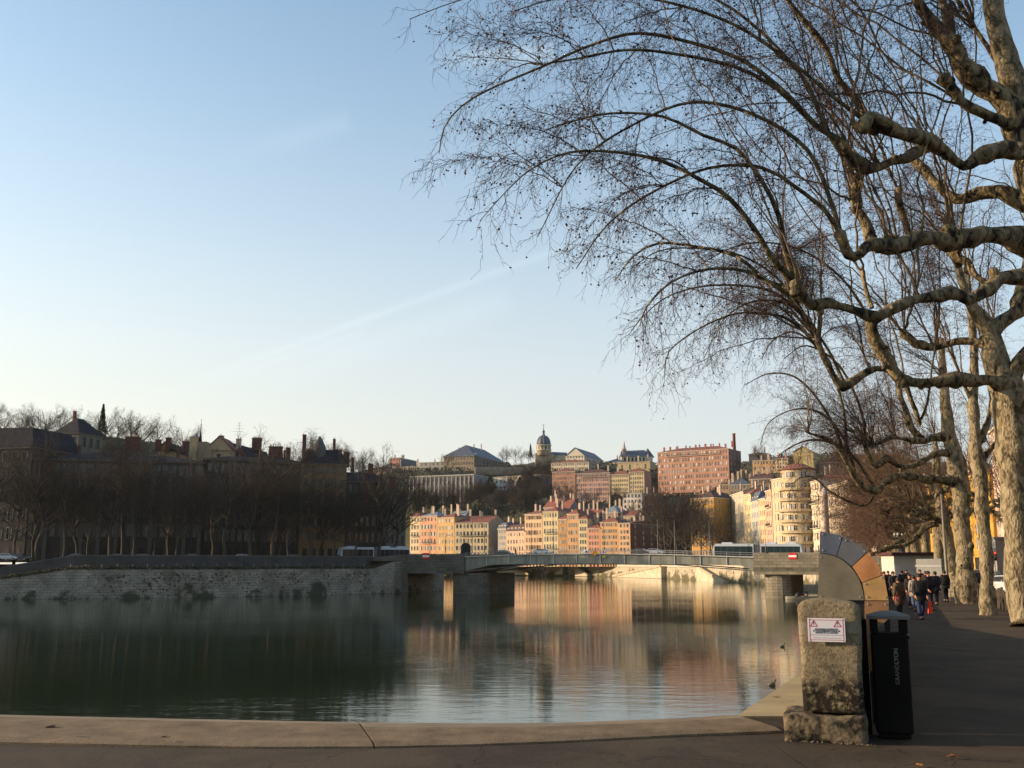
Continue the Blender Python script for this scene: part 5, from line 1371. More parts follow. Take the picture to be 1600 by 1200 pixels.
def catmull(P, step=.3):
    P = np.asarray(P, float); out = []
    Q = np.vstack([2 * P[0] - P[1], P, 2 * P[-1] - P[-2]])
    for i in range(1, len(Q) - 2):
        n = max(2, int(np.linalg.norm(Q[i + 1][:3] - Q[i][:3]) / step)); t = np.linspace(0, 1, n, endpoint=False)[:, None]
        a, b, c, d = Q[i - 1], Q[i], Q[i + 1], Q[i + 2]
        out.append(.5 * ((2 * b) + (-a + c) * t + (2 * a - 5 * b + 4 * c - d) * t ** 2 + (-a + 3 * b - 3 * c + d) * t ** 3))
    out.append(P[-1:]); return np.vstack(out)

def children(P, per, lens, rad, rg, spread=.9, fwd=.7, down=.25, t0=.15, n=4, up=0, wig=.12, droop=.25, taperlen=True):
    """side branches on an array of polylines P (m,k,3)"""
    m, k, _ = P.shape
    t = t0 + (1 - t0) * (np.arange(per)[None, :] + rg.random((m, per))) / per
    f = t * (k - 1); i = np.minimum(f.astype(int), k - 2); fr = (f - i)[..., None]
    mi = np.arange(m)[:, None]
    A, B = P[mi, i], P[mi, i + 1]
    base = A + (B - A) * fr; T = unit(B - A)
    side = unit(np.cross(T, rg.normal(size=T.shape)))
    d = unit(T * fwd + side * spread + np.array([0, 0, up - down]))
    L = lens[0] + (lens[1] - lens[0]) * rg.random((m, per))
    if taperlen: L = L * (1.15 - .65 * t)
    base, d, L = base.reshape(-1, 3), d.reshape(-1, 3), L.reshape(-1)
    s = np.linspace(0, 1, n)[None, :, None]
    Q = base[:, None, :] + d[:, None, :] * L[:, None, None] * s + np.array([0, 0, -1]) * (droop * L[:, None, None] * s ** 2)
    w = rg.normal(size=Q.shape) * wig * L[:, None, None] * .35; w[:, 0] = 0
    Q = Q + w * s
    R0 = rad * (0.6 + .4 * L / lens[1])
    Rr = R0[:, None] * np.linspace(1, .35, n)[None, :]
    return Q, Rr

def bark_mat(name, pale, olive, dark, scale=6):
    m = bpy.data.materials.new(name); m.use_nodes = True
    nt = m.node_tree; b = nt.nodes['Principled BSDF']; b.inputs['Roughness'].default_value = .85; b.inputs['Specular IOR Level'].default_value = .2
    g = nt.nodes.new('ShaderNodeTexCoord')
    mp = nt.nodes.new('ShaderNodeMapping'); mp.inputs['Scale'].default_value = (1, 1, .55); nt.links.new(g.outputs['Object'], mp.inputs[0])
    n = nt.nodes.new('ShaderNodeTexNoise'); n.inputs['Scale'].default_value = scale; n.inputs['Detail'].default_value = 2.5; n.inputs['Distortion'].default_value = .9
    nt.links.new(mp.outputs[0], n.inputs['Vector'])
    cr = nt.nodes.new('ShaderNodeValToRGB'); e = cr.color_ramp.elements
    e[0].position = .36; e[0].color = (*dark, 1); e[1].position = .60; e[1].color = (*pale, 1)
    for p_, c_ in ((.405, dark), (.425, olive), (.515, olive), (.53, tuple((a + b_) / 2 for a, b_ in zip(olive, pale)))):
        q_ = e.new(p_); q_.color = (*c_, 1)
    nt.links.new(n.outputs[0], cr.inputs[0]); nt.links.new(cr.outputs[0], b.inputs['Base Color'])
    n2 = nt.nodes.new('ShaderNodeTexNoise'); n2.inputs['Scale'].default_value = scale * 3; n2.inputs['Detail'].default_value = 6
    nt.links.new(mp.outputs[0], n2.inputs['Vector'])
    ad = nt.nodes.new('ShaderNodeMath'); ad.operation = 'ADD'; nt.links.new(n.outputs[0], ad.inputs[0]); nt.links.new(n2.outputs[0], ad.inputs[1])
    bp = nt.nodes.new('ShaderNodeBump'); bp.inputs['Distance'].default_value = .08; nt.links.new(ad.outputs[0], bp.inputs['Height']); nt.links.new(bp.outputs[0], b.inputs['Normal'])
    return m
m_bark_t = bark_mat('plane_bark_trunk', (0.26, 0.215, 0.135), (0.165, 0.135, 0.078), (0.075, 0.06, 0.036), 4.6)
m_bare = mat('bare_tree_bark', (0.055, 0.045, 0.03), .9, .3, .6)
m_bark = bark_mat('plane_bark', (0.22, 0.175, 0.10), (0.105, 0.083, 0.044), (0.022, 0.017, 0.011), 4.2)
m_bark2 = bark_mat('plane_bark_olive', (0.17, 0.14, 0.08), (0.09, 0.075, 0.04), (0.035, 0.028, 0.018), 4.5)
m_twig = mat('twig_bark', (0.05, 0.03, 0.022), .9, .35, 1.5)
m_shoot = mat('shoot_bark', (0.10, 0.072, 0.042), .9, .4, 1.0)
m_ball = mat('seed_balls', (0.035, 0.022, 0.016), .95, .2, 3)
m_leaf = mat('dry_leaves', (0.09, 0.035, 0.024), .9, .4, 3)

def shoot_curves(starts, ends, lift, rg, n=26, side=0.0):
    """arching whips: rise from the knuckle and bend over to the tip"""
    S, E = np.asarray(starts), np.asarray(ends); D = E - S; L = np.linalg.norm(D, axis=1)[:, None]
    lift = np.asarray(lift).reshape(-1, 1)
    Z = np.array([0, 0, 1.0])
    P1 = S + D * .22 + Z * L * .36 * lift + rg.normal(size=S.shape) * L * .03
    P2 = S + D * .62 + Z * L * .34 * lift + rg.normal(size=S.shape) * L * .03
    t = np.linspace(0, 1, n)[None, :, None]
    P = (1 - t) ** 3 * S[:, None] + 3 * (1 - t) ** 2 * t * P1[:, None] + 3 * (1 - t) * t ** 2 * P2[:, None] + t ** 3 * E[:, None]
    w = np.cumsum(rg.normal(size=P.shape) * .020, axis=1) * L[:, :, None] * .35
    return P + w - w[:, :1] * 1.0

def dress(parent, P, r0, rg, per=34, tl=(.5, 1.9), subper=5, sl=(.15, .5), balls=.05, leaves=.05, twig_r=.009, sub_r=.0055, tw_m=None, third=0, shoots_part=True, kq=5):
    """P: (m,n,3) whips. builds whips, side twigs, fine twigs, seed balls"""
    m, n, _ = P.shape
    s = np.linspace(0, 1, n)[None, :]
    a = TM(); a.tubes(P, (np.asarray(r0).reshape(-1, 1) * (1 - .86 * s ** .9)), kq)
    a.build('whip_branches', m_shoot, parent, 'stuff')
    tw = TM()
    Q, Qr = children(P, per, tl, twig_r, rg, spread=.75, fwd=.9, down=.1, t0=.22, n=5, droop=.25, wig=.38)
    tw.tubes(Q, Qr, 3)
    U, Ur = children(Q, subper, sl, sub_r, rg, spread=.9, fwd=.6, down=.15, t0=.2, n=4, droop=.3, wig=.5, taperlen=False)
    tw.tubes(U, Ur, 3)
    if third:
        W, Wr = children(U, third, (.06, .2), sub_r * .8, rg, n=2, t0=.4, taperlen=False); tw.tubes(W, Wr, 3)
    tw.build('twigs', tw_m or m_twig, parent, 'stuff')
    tips = U[:, -1]
    if balls:
        c = tips[rg.random(len(tips)) < balls]; c = c - np.array([0, 0, .06])
        if len(c): b = TM(); b.balls(c, .022 + .014 * rg.random(len(c))); b.build('seed_balls', m_ball, parent, 'stuff', smooth=False)
    if leaves:
        c = np.concatenate([tips[rg.random(len(tips)) < leaves * 3], U[rg.random(len(U)) < leaves * 3, 2]])
        if len(c): b = TM(); b.leaves(c, .015 + .028 * rg.random(len(c)), rg); b.build('dry_leaves', m_leaf, parent, 'stuff', smooth=False)

def limb(tree, pts, Y0, dY, name='limb', k=10, rg=None, kink=0.05, knob=True, m=None, yfun=None):
    """pts: (px, py, width px) traced limb, set at its own distance Y0..Y0+dY; gives world points"""
    org = tree.location
    n = len(pts); P = []
    acc = [0]
    for i in range(1, n): acc.append(acc[-1] + math.hypot(pts[i][0] - pts[i - 1][0], pts[i][1] - pts[i - 1][1]))
    for i, (px, py, w) in enumerate(pts):
        Y = Y0 + dY * acc[i] / max(1, acc[-1]); q_ = at(px, py, Y) - org; P.append((q_.x, q_.y, q_.z, (.44 if name == 'trunk' else .40) * w * Y / 1600))
    C = catmull(P, .22)
    rg = rg or RNG
    m_ = len(C)
    jit = 1 + .17 * np.convolve(rg.normal(size=m_ + 2), np.ones(3) / 1.8, 'valid')[:m_]
    for q in range(max(1, m_ // 9)):      # knuckles and old cut scars
        c_ = rg.integers(1, max(2, m_)); jit = jit + .38 * rg.random() * np.exp(-((np.arange(m_) - c_) / 1.1) ** 2)
    rad = np.maximum(C[:, 3] * np.clip(jit if name == 'limb' else 1 + (jit - 1) * .45, .75, 1.6), .006)
    pos = C[:, :3] + np.cumsum(rg.normal(size=(m_, 3)), 0) * 0
    pos = pos + np.stack([np.convolve(rg.normal(size=m_ + 4), np.ones(5) / 5, 'valid')[:m_] for _ in range(3)], 1) * (rad[:, None] * (.5 if name == 'limb' else .22))
    t = TM()
    if knob: pos = np.vstack([pos, pos[-1] + (pos[-1] - pos[-2]) * .6]); rad = np.append(rad, .01); rad[-2] *= 1.25 if len(rad) > 4 else 1
    t.tubes(pos[None], rad[None], k)
    if rad.max() > .07:      # pruning stubs and knuckles
        for q in range(max(2, len(pos) // 5)):
            j = int(rg.integers(1, len(pos) - 2)); T_ = unit(pos[j + 1] - pos[j - 1]); d_ = unit(np.cross(T_, rg.normal(size=3))) ; r_ = rad[j] * rg.uniform(.45, .85); h_ = rad[j] * rg.uniform(.9, 1.7) if name == 'limb' else rad[j] * rg.uniform(.7, 1.05)
            t.tubes(np.array([[pos[j], pos[j] + d_ * h_ * .7, pos[j] + d_ * h_, pos[j] + d_ * (h_ + r_ * .35)]]), np.array([[r_, r_ * .95, r_ * .8, r_ * .2]]), 7)
    t.build(name, m or (m_bark_t if name == 'trunk' else m_bark), tree)
    return P

PG = 'plane trees along the promenade'
def in_poly(poly, n, rg):
    out = []; xs = [p[0] for p in poly]; ys = [p[1] for p in poly]
    while len(out) < n:
        x, y = rg.uniform(min(xs), max(xs)), rg.uniform(min(ys), max(ys)); c = False; j = len(poly) - 1
        for i in range(len(poly)):
            if (poly[i][1] > y) != (poly[j][1] > y) and x < (poly[j][0] - poly[i][0]) * (y - poly[i][1]) / (poly[j][1] - poly[i][1]) + poly[i][0]: c = not c
            j = i
        if c: out.append((x, y))
    return out

# ---- the nearest tree: its trunk stands just outside the frame on the right
def tree_a():
    Y = 25.0; rg = np.random.default_rng(21)
    base = Vector((xat(1690, Y), Y, gz(Y)))
    t = thing('plane_tree', 'nearest plane tree, trunk beyond the right edge, gnarled limbs filling the top right corner', 'tree', base, group=PG)
    trunk = limb(t, [(1672, 1010, 70), (1664, 900, 60), (1656, 750, 56), (1648, 600, 54), (1636, 450, 56), (1625, 350, 56), (1608, 260, 54), (1590, 170, 46), (1572, 100, 42), (1560, 40, 40), (1554, -20, 36), (1552, -90, 26), (1548, -160, 16)], Y, 0, 'trunk', 16, rg)
    L = [
     ([(1600, 225, 42), (1572, 160, 40), (1542, 134, 38), (1508, 112, 36), (1484, 75, 34), (1462, 45, 28), (1440, 18, 24), (1428, -15, 20), (1405, -60, 15)], -.6),
     ([(1484, 80, 22), (1478, 40, 18), (1470, 0, 15), (1462, -50, 10)], -.3),
     ([(1605, 215, 24), (1560, 190, 21), (1528, 178, 20), (1506, 166, 22), (1492, 145, 19), (1474, 122, 17)], -1.0),
     ([(1612, 240, 36), (1562, 236, 30), (1530, 250, 30), (1508, 260, 26), (1480, 240, 25), (1442, 215, 32), (1410, 205, 32), (1382, 190, 30), (1358, 182, 30), (1348, 200, 24)], -2.2),
     ([(1352, 180, 20), (1340, 152, 18), (1322, 140, 17), (1303, 112, 15), (1292, 80, 11), (1262, 40, 9), (1230, 0, 8), (1195, -45, 6)], -1.2),
     ([(1450, 222, 26), (1420, 245, 23), (1396, 250, 19), (1370, 262, 24), (1345, 258, 27), (1325, 240, 24), (1318, 222, 22)], -2.0),
     ([(1345, 262, 16), (1336, 285, 15), (1332, 310, 14)], -.4),
     ([(1645, 385, 50), (1600, 378, 46), (1550, 370, 42), (1500, 375, 38), (1450, 370, 34), (1402, 383, 28), (1362, 380, 25), (1336, 402, 22), (1322, 388, 21), (1313, 366, 20)], -2.5),
     ([(1362, 385, 26), (1350, 350, 24), (1341, 330, 20), (1340, 312, 18), (1332, 285, 12), (1328, 262, 11)], .6),
     ([(1424, 376, 16), (1414, 340, 13), (1405, 318, 15), (1402, 298, 13)], -.3),
     ([(1640, 320, 32), (1600, 312, 30), (1560, 300, 26), (1522, 305, 25), (1492, 312, 21), (1466, 290, 20), (1440, 262, 22), (1425, 245, 16)], 1.8),
     ([(1500, 375, 26), (1490, 398, 20), (1500, 412, 15)], .8),
     ([(1650, 428, 34), (1600, 430, 27), (1570, 432, 25), (1542, 446, 24), (1512, 467, 25), (1490, 456, 21), (1460, 460, 20), (1430, 466, 20), (1400, 482, 20), (1368, 494, 22), (1338, 485, 17), (1300, 476, 20), (1272, 478, 23), (1252, 455, 23), (1243, 438, 20)], -3.5),
     ([(1366, 496, 22), (1364, 512, 21), (1378, 548, 20), (1398, 578, 19), (1412, 594, 20)], .5),
     ([(1362, 480, 12), (1352, 452, 10), (1348, 425, 9)], .3),
     ([(1545, 445, 14), (1520, 428, 12), (1512, 410, 10), (1492, 404, 12)], .4),
     ([(1600, 180, 20), (1575, 120, 14), (1552, 86, 11), (1520, 40, 9), (1495, 0, 8), (1470, -50, 6)], 1.2)]
    ends = []
    for pts, dy in L:
        Yl = Y - .3
        # limbs further along start at the depth their parent has there
        P = limb(t, pts, Yl + (dy * .0), dy, 'limb', 10, rg)
        ends.append(P[-1][:3]); 
        if len(P) > 5: ends.append(P[len(P) // 2][:3])
    knobs = np.array(ends)
    # main long whips that can be traced singly
    traced = [
     [(1318, 222, 12), (1276, 197, 11), (1230, 148, 9), (1170, 100, 8), (1100, 72, 7), (1000, 52, 6), (925, 70, 5), (850, 103, 4.4), (770, 137, 3.6), (722, 165, 3), (694, 200, 2.2), (686, 240, 1.5)],
     [(1318, 225, 11), (1268, 190, 9), (1215, 140, 8), (1150, 105, 7), (1060, 85, 6), (980, 78, 5), (900, 92, 4), (850, 100, 2.4)],
     [(1243, 438, 12), (1212, 412, 11), (1180, 360, 9), (1140, 310, 8), (1100, 284, 7), (1035, 252, 6), (965, 238, 5), (890, 238, 4), (832, 263, 3), (790, 300, 2), (750, 345, 1.4)],
     [(1243, 440, 12), (1228, 395, 10), (1216, 335, 9), (1190, 282, 8), (1150, 232, 7), (1100, 212, 6), (1035, 182, 5), (955, 177, 4.2), (885, 192, 3), (850, 205, 2)],
     [(1313, 366, 10), (1290, 330, 8), (1240, 290, 7), (1190, 262, 6.4), (1110, 262, 5), (1020, 300, 4), (950, 350, 3), (900, 420, 1.6)],
     [(1313, 366, 10), (1300, 320, 8), (1262, 235, 7), (1180, 180, 6), (1080, 160, 5), (980, 200, 4), (900, 260, 3), (840, 370, 1.6)],
     [(1348, 185, 10), (1300, 150, 7), (1240, 100, 7), (1150, 40, 6), (1050, 5, 5), (960, -8, 4), (880, -5, 3), (800, 18, 1.8)],
     [(1328, 262, 9), (1290, 200, 8), (1260, 130, 7), (1200, 60, 6), (1120, 0, 5), (1000, -40, 4), (880, -40, 3), (720, 0, 2), (640, 30, 1.5)],
     [(1243, 452, 9), (1200, 440, 7), (1150, 400, 6), (1090, 386, 5), (1030, 380, 4), (990, 400, 3), (960, 440, 1.5)],
     [(1250, 470, 9), (1215, 450, 7), (1170, 425, 6), (1110, 420, 5), (1050, 440, 4), (1010, 480, 3), (1000, 510, 1.5)]]
    TP = []; TR = []
    for pts in traced:
        dY = rg.uniform(-3.5, 1.0); P = []
        for i, (px, py, w) in enumerate(pts):
            Yq = Y - 2 + dY * i / (len(pts) - 1); q_ = at(px, py, Yq) - base; P.append((q_.x, q_.y, q_.z, w / 2 * Yq / 1600))
        C = catmull(P, .3); idx = np.linspace(0, len(C) - 1, 40).astype(int); TP.append(C[idx, :3]); TR.append(C[idx, 3])
    TP = np.array(TP); TR = np.array(TR)
    a = TM(); a.tubes(TP, TR, 6); a.build('long_branches', m_bark2, t, 'stuff')
    # secondary long sprays that leave the traced whips
    S2 = []; E2 = []
    pr = [(660, 150), (650, 240), (640, 60), (690, 290), (730, 330), (860, 400), (905, 440), (840, 390), (940, 420), (1010, 340), (780, 330), (700, 210), (980, 350), (880, 330)]
    poly = [(640, 40), (640, 270), (690, 290), (760, 345), (860, 405), (930, 430), (1000, 350), (1080, 400), (1180, 330), (1300, 200), (1300, -140), (720, -120)]
    targets = in_poly(poly, 64, rg)
    for (x, y) in targets:
        # start from the closest traced whip point that lies to the right of the target
        best = None
        for w in range(len(TP)):
            for j in range(4, 36, 3):
                p = TP[w, j]; wp = base + Vector(p)
                dx = (x - (800 + 1600 * wp.x / (wp.y * CT) )) 
                e = at(x, y, wp.y + 0) - base; e = np.array(e)
                dd = np.linalg.norm(e - p)
                if e[0] < p[0] - .4 and dd < 5 and (best is None or abs(dd - 2.6) < best[0]): best = (abs(dd - 2.6), p, wp.y)
        if best is None:
            k_ = knobs[rg.integers(len(knobs))]; S2.append(k_); E2.append(np.array(at(x, y, Y + rg.uniform(-5, 3)) - base))
        else:
            S2.append(best[1]); E2.append(np.array(at(x, y, best[2] + rg.uniform(-1.4, 1.4)) - base))
    P2 = shoot_curves(S2, E2, rg.uniform(.15, .5, len(S2)), rg, 22)
    # whips straight from the knuckles
    S3 = []; E3 = []; 
    poly3 = [(760, -160), (820, 60), (900, 180), (960, 320), (1060, 330), (1180, 420), (1260, 300), (1420, 120), (1560, -60), (1560, -420), (900, -420)]
    for (x, y) in in_poly(poly3, 50, rg):
        cand = [kk for kk in knobs if (base.x + kk[0]) > at(x, y, Y).x + .5]
        k_ = cand[rg.integers(len(cand))] if cand else knobs[rg.integers(len(knobs))]
        S3.append(k_ + rg.normal(size=3) * .06); E3.append(np.array(at(x, y, Y + rg.uniform(-4.5, 4)) - base))
    P3 = shoot_curves(S3, E3, rg.uniform(.25, .6, len(S3)), rg, 26)
    # crooked stubs rising through the right part
    S4 = []; E4 = []
    for k_ in knobs:
        if base.x + k_[0] < at(1325, 300, Y).x: continue
        for _ in range(2):
            S4.append(k_); e = k_ + np.array([rg.uniform(-3.4, .6), rg.uniform(-1.5, 2), rg.uniform(3, 7)]); E4.append(e)
    P4 = shoot_curves(S4, E4, rg.uniform(.0, .15, len(S4)), rg, 22)
    dress(t, TP, TR[:, 0] * .5, rg, per=44, tl=(.5, 2.0), subper=6, sl=(.12, .45), balls=.10, leaves=.05, kq=3)
    dress(t, P2, rg.uniform(.012, .022, len(P2)), rg, per=20, tl=(.3, 1.1), subper=5, sl=(.12, .42), balls=.09, leaves=.05)
    dress(t, P3, rg.uniform(.018, .038, len(P3)), rg, per=30, tl=(.4, 1.7), subper=5, sl=(.15, .5), balls=.05, leaves=.05)
    dress(t, P4, rg.uniform(.018, .038, len(P4)), rg, per=22, tl=(.4, 1.4), subper=5, sl=(.15, .5), balls=.03, leaves=.06)
tree_a()

def whips(t, knobs, base, Y, poly, n, rg, dy=3, r=(.02, .045), per=26, tl=(.4, 1.6), lift=(.2, .55), **kw):
    S = []; E = []
    for (x, y) in in_poly(poly, n, rg):
        e = np.array(at(x, y, Y + rg.uniform(-dy, dy)) - base)
        d = np.linalg.norm(knobs - e, axis=1); j = np.argsort(d)[:3][rg.integers(3)]
        S.append(knobs[j] + rg.normal(size=3) * .05); E.append(e)
    dress(t, shoot_curves(S, E, rg.uniform(*lift, len(S)), rg, 22), rg.uniform(*r, len(S)), rg, per=per, tl=tl, **kw)

def traced_tree(label, Y, trunk, limbs, polys, seed, arcs=(), n_up=20, bx=None, sub=5, per=26, bark=None, whip_r=(.02, .045)):
    rg = np.random.default_rng(seed)
    b = gnd(trunk[0][0], trunk[0][1], gz(Y)); base = Vector((at(trunk[0][0], trunk[0][1], Y).x, Y, gz(Y)))
    t = thing('plane_tree', label, 'tree', base, group=PG)
    tp = limb(t, [(trunk[0][0], trunk[0][1] + 16, trunk[0][2] * 1.5), (trunk[0][0], trunk[0][1], trunk[0][2] * 1.2)] + list(trunk[1:]), Y, 0, 'trunk', 14, rg, m=bark)
    knobs = [tp[-1][:3], tp[-2][:3]]
    for pts, dy in limbs:
        P = limb(t, pts, Y, dy, 'limb', 9, rg, m=bark); knobs.append(P[-1][:3]); knobs.append(P[len(P) // 2][:3])
    knobs = np.array(knobs)
    if arcs:
        TP = []; TR = []
        for pts in arcs:
            dY = rg.uniform(-3, 1.5); P = []
            for i, (px, py, w) in enumerate(pts):
                Yq = Y - 1 + dY * i / (len(pts) - 1); q_ = at(px, py, Yq) - base; P.append((q_.x, q_.y, q_.z, w / 2 * Yq / 1600))
            C = catmull(P, .3); idx = np.linspace(0, len(C) - 1, 34).astype(int); TP.append(C[idx, :3]); TR.append(C[idx, 3] * .55)
        TP = np.array(TP); TR = np.array(TR); a = TM(); a.tubes(TP, TR, 5); a.build('long_branches', m_bark2, t, 'stuff')
        dress(t, TP, TR[:, 0] * .4, rg, per=46, tl=(.6, 2.6), subper=7, sl=(.2, .6), balls=.05, leaves=.07, kq=3, twig_r=.011, sub_r=.007)
    for poly, n in polys: whips(t, knobs, base, Y, poly, n, rg, per=per, subper=sub, balls=.04, leaves=.06, r=whip_r)
    if n_up:
        S = knobs[rg.integers(len(knobs), size=n_up)]; E = S + np.stack([rg.uniform(-2.5, 1.5, n_up), rg.uniform(-2, 2, n_up), rg.uniform(3.5, 8, n_up)], 1)
        dress(t, shoot_curves(S, E, rg.uniform(0, .12, n_up), rg, 18), rg.uniform(.03, .055, n_up), rg, per=22, tl=(.4, 1.5), subper=sub, balls=.02, leaves=.06)
    return t
ARC2 = [[(1278, 545, 10), (1258, 520, 9), (1226, 496, 8), (1190, 490, 7), (1150, 490, 6), (1095, 512, 5), (1045, 550, 4), (1038, 592, 2)],
 [(1278, 535, 10), (1250, 490, 9), (1215, 460, 8), (1170, 447, 7), (1100, 447, 6), (1040, 465, 4), (1000, 500, 3), (985, 520, 2)],
 [(1290, 560, 9), (1262, 500, 8), (1220, 440, 7), (1160, 400, 6), (1090, 388, 5), (1030, 392, 4), (985, 420, 2)],
 [(1320, 600, 9), (1290, 540, 8), (1240, 480, 7), (1180, 470, 6), (1130, 500, 4), (1100, 560, 2)],
 [(1400, 590, 9), (1370, 520, 8), (1320, 440, 7), (1250, 390, 6), (1170, 380, 5), (1100, 410, 3), (1060, 450, 2)]]
ARC4 = [[(1322, 722, 10), (1305, 670, 9), (1275, 620, 7), (1240, 588, 6), (1200, 584, 4), (1163, 602, 2)],
 [(1340, 757, 9), (1325, 700, 8), (1300, 660, 7), (1268, 640, 6), (1232, 642, 4), (1200, 662, 3), (1188, 695, 2)],
 [(1368, 765, 9), (1335, 715, 8), (1300, 692, 7), (1262, 688, 6), (1225, 705, 4), (1205, 728, 2)],
 [(1322, 722, 9), (1318, 640, 8), (1290, 560, 7), (1245, 520, 6), (1210, 530, 4), (1190, 560, 2)],
 [(1356, 712, 9), (1345, 640, 8), (1310, 570, 7), (1260, 540, 5), (1225, 560, 3)],
 [(1370, 765, 9), (1350, 790, 7), (1300, 770, 6), (1270, 745, 5), (1245, 750, 3), (1230, 775, 2)]]
traced_tree('thick pale plane trunk at the right edge with a long level limb reaching left', 36.0,
    [(1602, 975, 48), (1596, 900, 46), (1590, 820, 46), (1585, 740, 50), (1580, 680, 54), (1575, 625, 56), (1560, 575, 48), (1548, 530, 38), (1535, 500, 28), (1515, 470, 18), (1500, 430, 14), (1492, 380, 11), (1484, 320, 8)],
    [([(1580, 612, 34), (1545, 592, 27), (1500, 597, 25), (1450, 598, 24), (1413, 593, 21), (1382, 576, 15), (1360, 580, 13), (1342, 592, 14), (1322, 604, 17), (1303, 584, 14), (1286, 556, 12), (1277, 530, 10)], -2.5),
     ([(1555, 545, 18), (1532, 536, 14), (1500, 536, 14), (1462, 545, 15), (1432, 536, 14), (1413, 521, 14)], 1.2),
     ([(1572, 610, 40), (1590, 570, 36), (1612, 545, 32), (1640, 500, 28)], -.8),
     ([(1548, 530, 26), (1565, 505, 24), (1590, 488, 24), (1600, 440, 18), (1606, 380, 14), (1600, 300, 10)], .6),
     ([(1277, 530, 9), (1266, 502, 8), (1240, 470, 7), (1225, 430, 5), (1212, 405, 4)], -.6),
     ([(1412, 590, 14), (1430, 640, 10), (1436, 660, 8)], .3)],
    [([(995, 400), (1000, 520), (1040, 590), (1120, 560), (1190, 500), (1260, 470), (1300, 380), (1230, 300), (1100, 340)], 34), ([(1200, 460), (1210, 620), (1300, 560), (1420, 480), (1500, 300), (1400, 200), (1280, 330)], 36)], 31, n_up=16, sub=6, arcs=ARC2)
traced_tree('third plane tree, slim bright trunk standing right of the walking people', 44.0,
    [(1545, 958, 24), (1541, 880, 22), (1538, 820, 22), (1534, 780, 23), (1527, 720, 23), (1523, 660, 19), (1520, 612, 17), (1522, 560, 14), (1518, 500, 11), (1512, 430, 8)],
    [([(1527, 740, 14), (1548, 700, 10), (1560, 690, 9)], .5), ([(1520, 625, 12), (1506, 600, 8), (1490, 560, 6)], -.5), ([(1526, 700, 13), (1545, 660, 11), (1552, 600, 9), (1556, 540, 7)], .8)],
    [([(1380, 420), (1420, 560), (1500, 520), (1590, 420), (1600, 260), (1440, 260)], 24)], 32, n_up=14)
traced_tree('fourth plane tree, forked heavy trunk with three crooked limbs reaching left over the path', 57.0,
    [(1511, 941, 32), (1508, 870, 29), (1503, 820, 29), (1500, 770, 29), (1496, 735, 30), (1489, 700, 27), (1482, 675, 24), (1478, 640, 18), (1474, 590, 14), (1470, 530, 10)],
    [([(1497, 752, 20), (1452, 747, 16), (1412, 742, 14), (1386, 752, 13), (1370, 767, 14), (1342, 757, 10), (1322, 722, 9), (1300, 690, 8), (1262, 676, 5)], -3),
     ([(1492, 706, 18), (1462, 709, 14), (1440, 722, 12), (1410, 731, 12), (1386, 718, 11), (1368, 728, 12), (1356, 712, 10), (1350, 690, 8)], -1.5),
     ([(1486, 686, 20), (1458, 684, 17), (1440, 690, 15), (1424, 668, 14), (1416, 640, 12), (1404, 610, 10), (1398, 570, 8)], 1),
     ([(1440, 690, 12), (1400, 684, 9), (1362, 697, 8)], -1)],
    [([(1165, 590), (1185, 690), (1230, 720), (1300, 700), (1350, 600), (1420, 500), (1330, 480), (1240, 560)], 40), ([(1260, 640), (1250, 760), (1330, 800), (1400, 700), (1450, 560), (1380, 520)], 30)], 33, n_up=14, per=24, whip_r=(.02, .04), arcs=ARC4)

# ---- generic pollarded planes for the rest of the row
def gen_plane(seed, label, loc, n_whip=60, per=14, sub=4, hgt=1.0, lean=0.0, twr=.012, river=-1.0):
    rg = np.random.default_rng(seed)
    t = thing('plane_tree', label, 'tree', loc, group=PG)
    Ht = 5.6 * hgt + rg.uniform(-.5, .5)
    tr = [(0, 0, -.2, .62), (0.02, 0, .5, .46), (lean * .3, 0, Ht * .5, .38), (lean, .1, Ht, .40), (lean * 1.3, .1, Ht + 1.6, .26), (lean * 1.4 + rg.uniform(-.4, .4), 0, Ht + 3.5, .16), (lean * 1.4, 0, Ht + 5.5, .09)]
    C = catmull(tr, .3); a = TM(); rad = C[:, 3] * (1 + .08 * rg.normal(size=len(C))); a.tubes(C[None, :, :3], rad[None], 12); a.build('trunk', m_bark_t, t)
    knobs = [C[-1, :3]]
    for i in range(6):
        az = (math.pi + rg.uniform(-.8, .8)) if i % 2 == 0 or i > 3 else rg.uniform(-1.2, 1.2)
        z = Ht + rg.uniform(-.9, 2.2); L = rg.uniform(3, 5.2) * (1.15 if abs(az - math.pi) < 1 else .7)
        p = np.array([lean, 0.1, z]); P = [(*p, .23)]
        d = np.array([math.cos(az), math.sin(az), .15])
        for k in range(5):
            d2 = unit(d + rg.normal(size=3) * np.array([.3, .3, .5])); p = p + d2 * L / 5; P.append((*p, .2 - .02 * k))
        C = catmull(P, .3); a = TM(); a.tubes(C[None, :, :3], (C[:, 3] * (1 + .1 * rg.normal(size=len(C))))[None], 8); a.build('limb', m_bark, t)
        knobs += [C[-1, :3], C[len(C) // 2, :3]]
    knobs = np.array(knobs); S = knobs[rg.integers(len(knobs), size=n_whip)]
    E = S + np.stack([rg.uniform(-6.5, 2.2, n_whip) + S[:, 0] * .3, rg.uniform(-3.4, 3.4, n_whip), rg.uniform(-1.5, 10.5, n_whip)], 1)
    E[:, 2] = np.maximum(E[:, 2], Ht - 1.2)
    P = shoot_curves(S, E, rg.uniform(.1, .5, n_whip), rg, 14)
    dress(t, P, rg.uniform(.02, .045, n_whip), rg, per=per, tl=(.4, 1.6), subper=sub, sl=(.2, .6), balls=.015, leaves=.16, tw_m=mat('reddish_twigs', (0.10, 0.060, 0.040), .9, .35, .8), twig_r=twr, sub_r=twr * .75, kq=3)
    return t
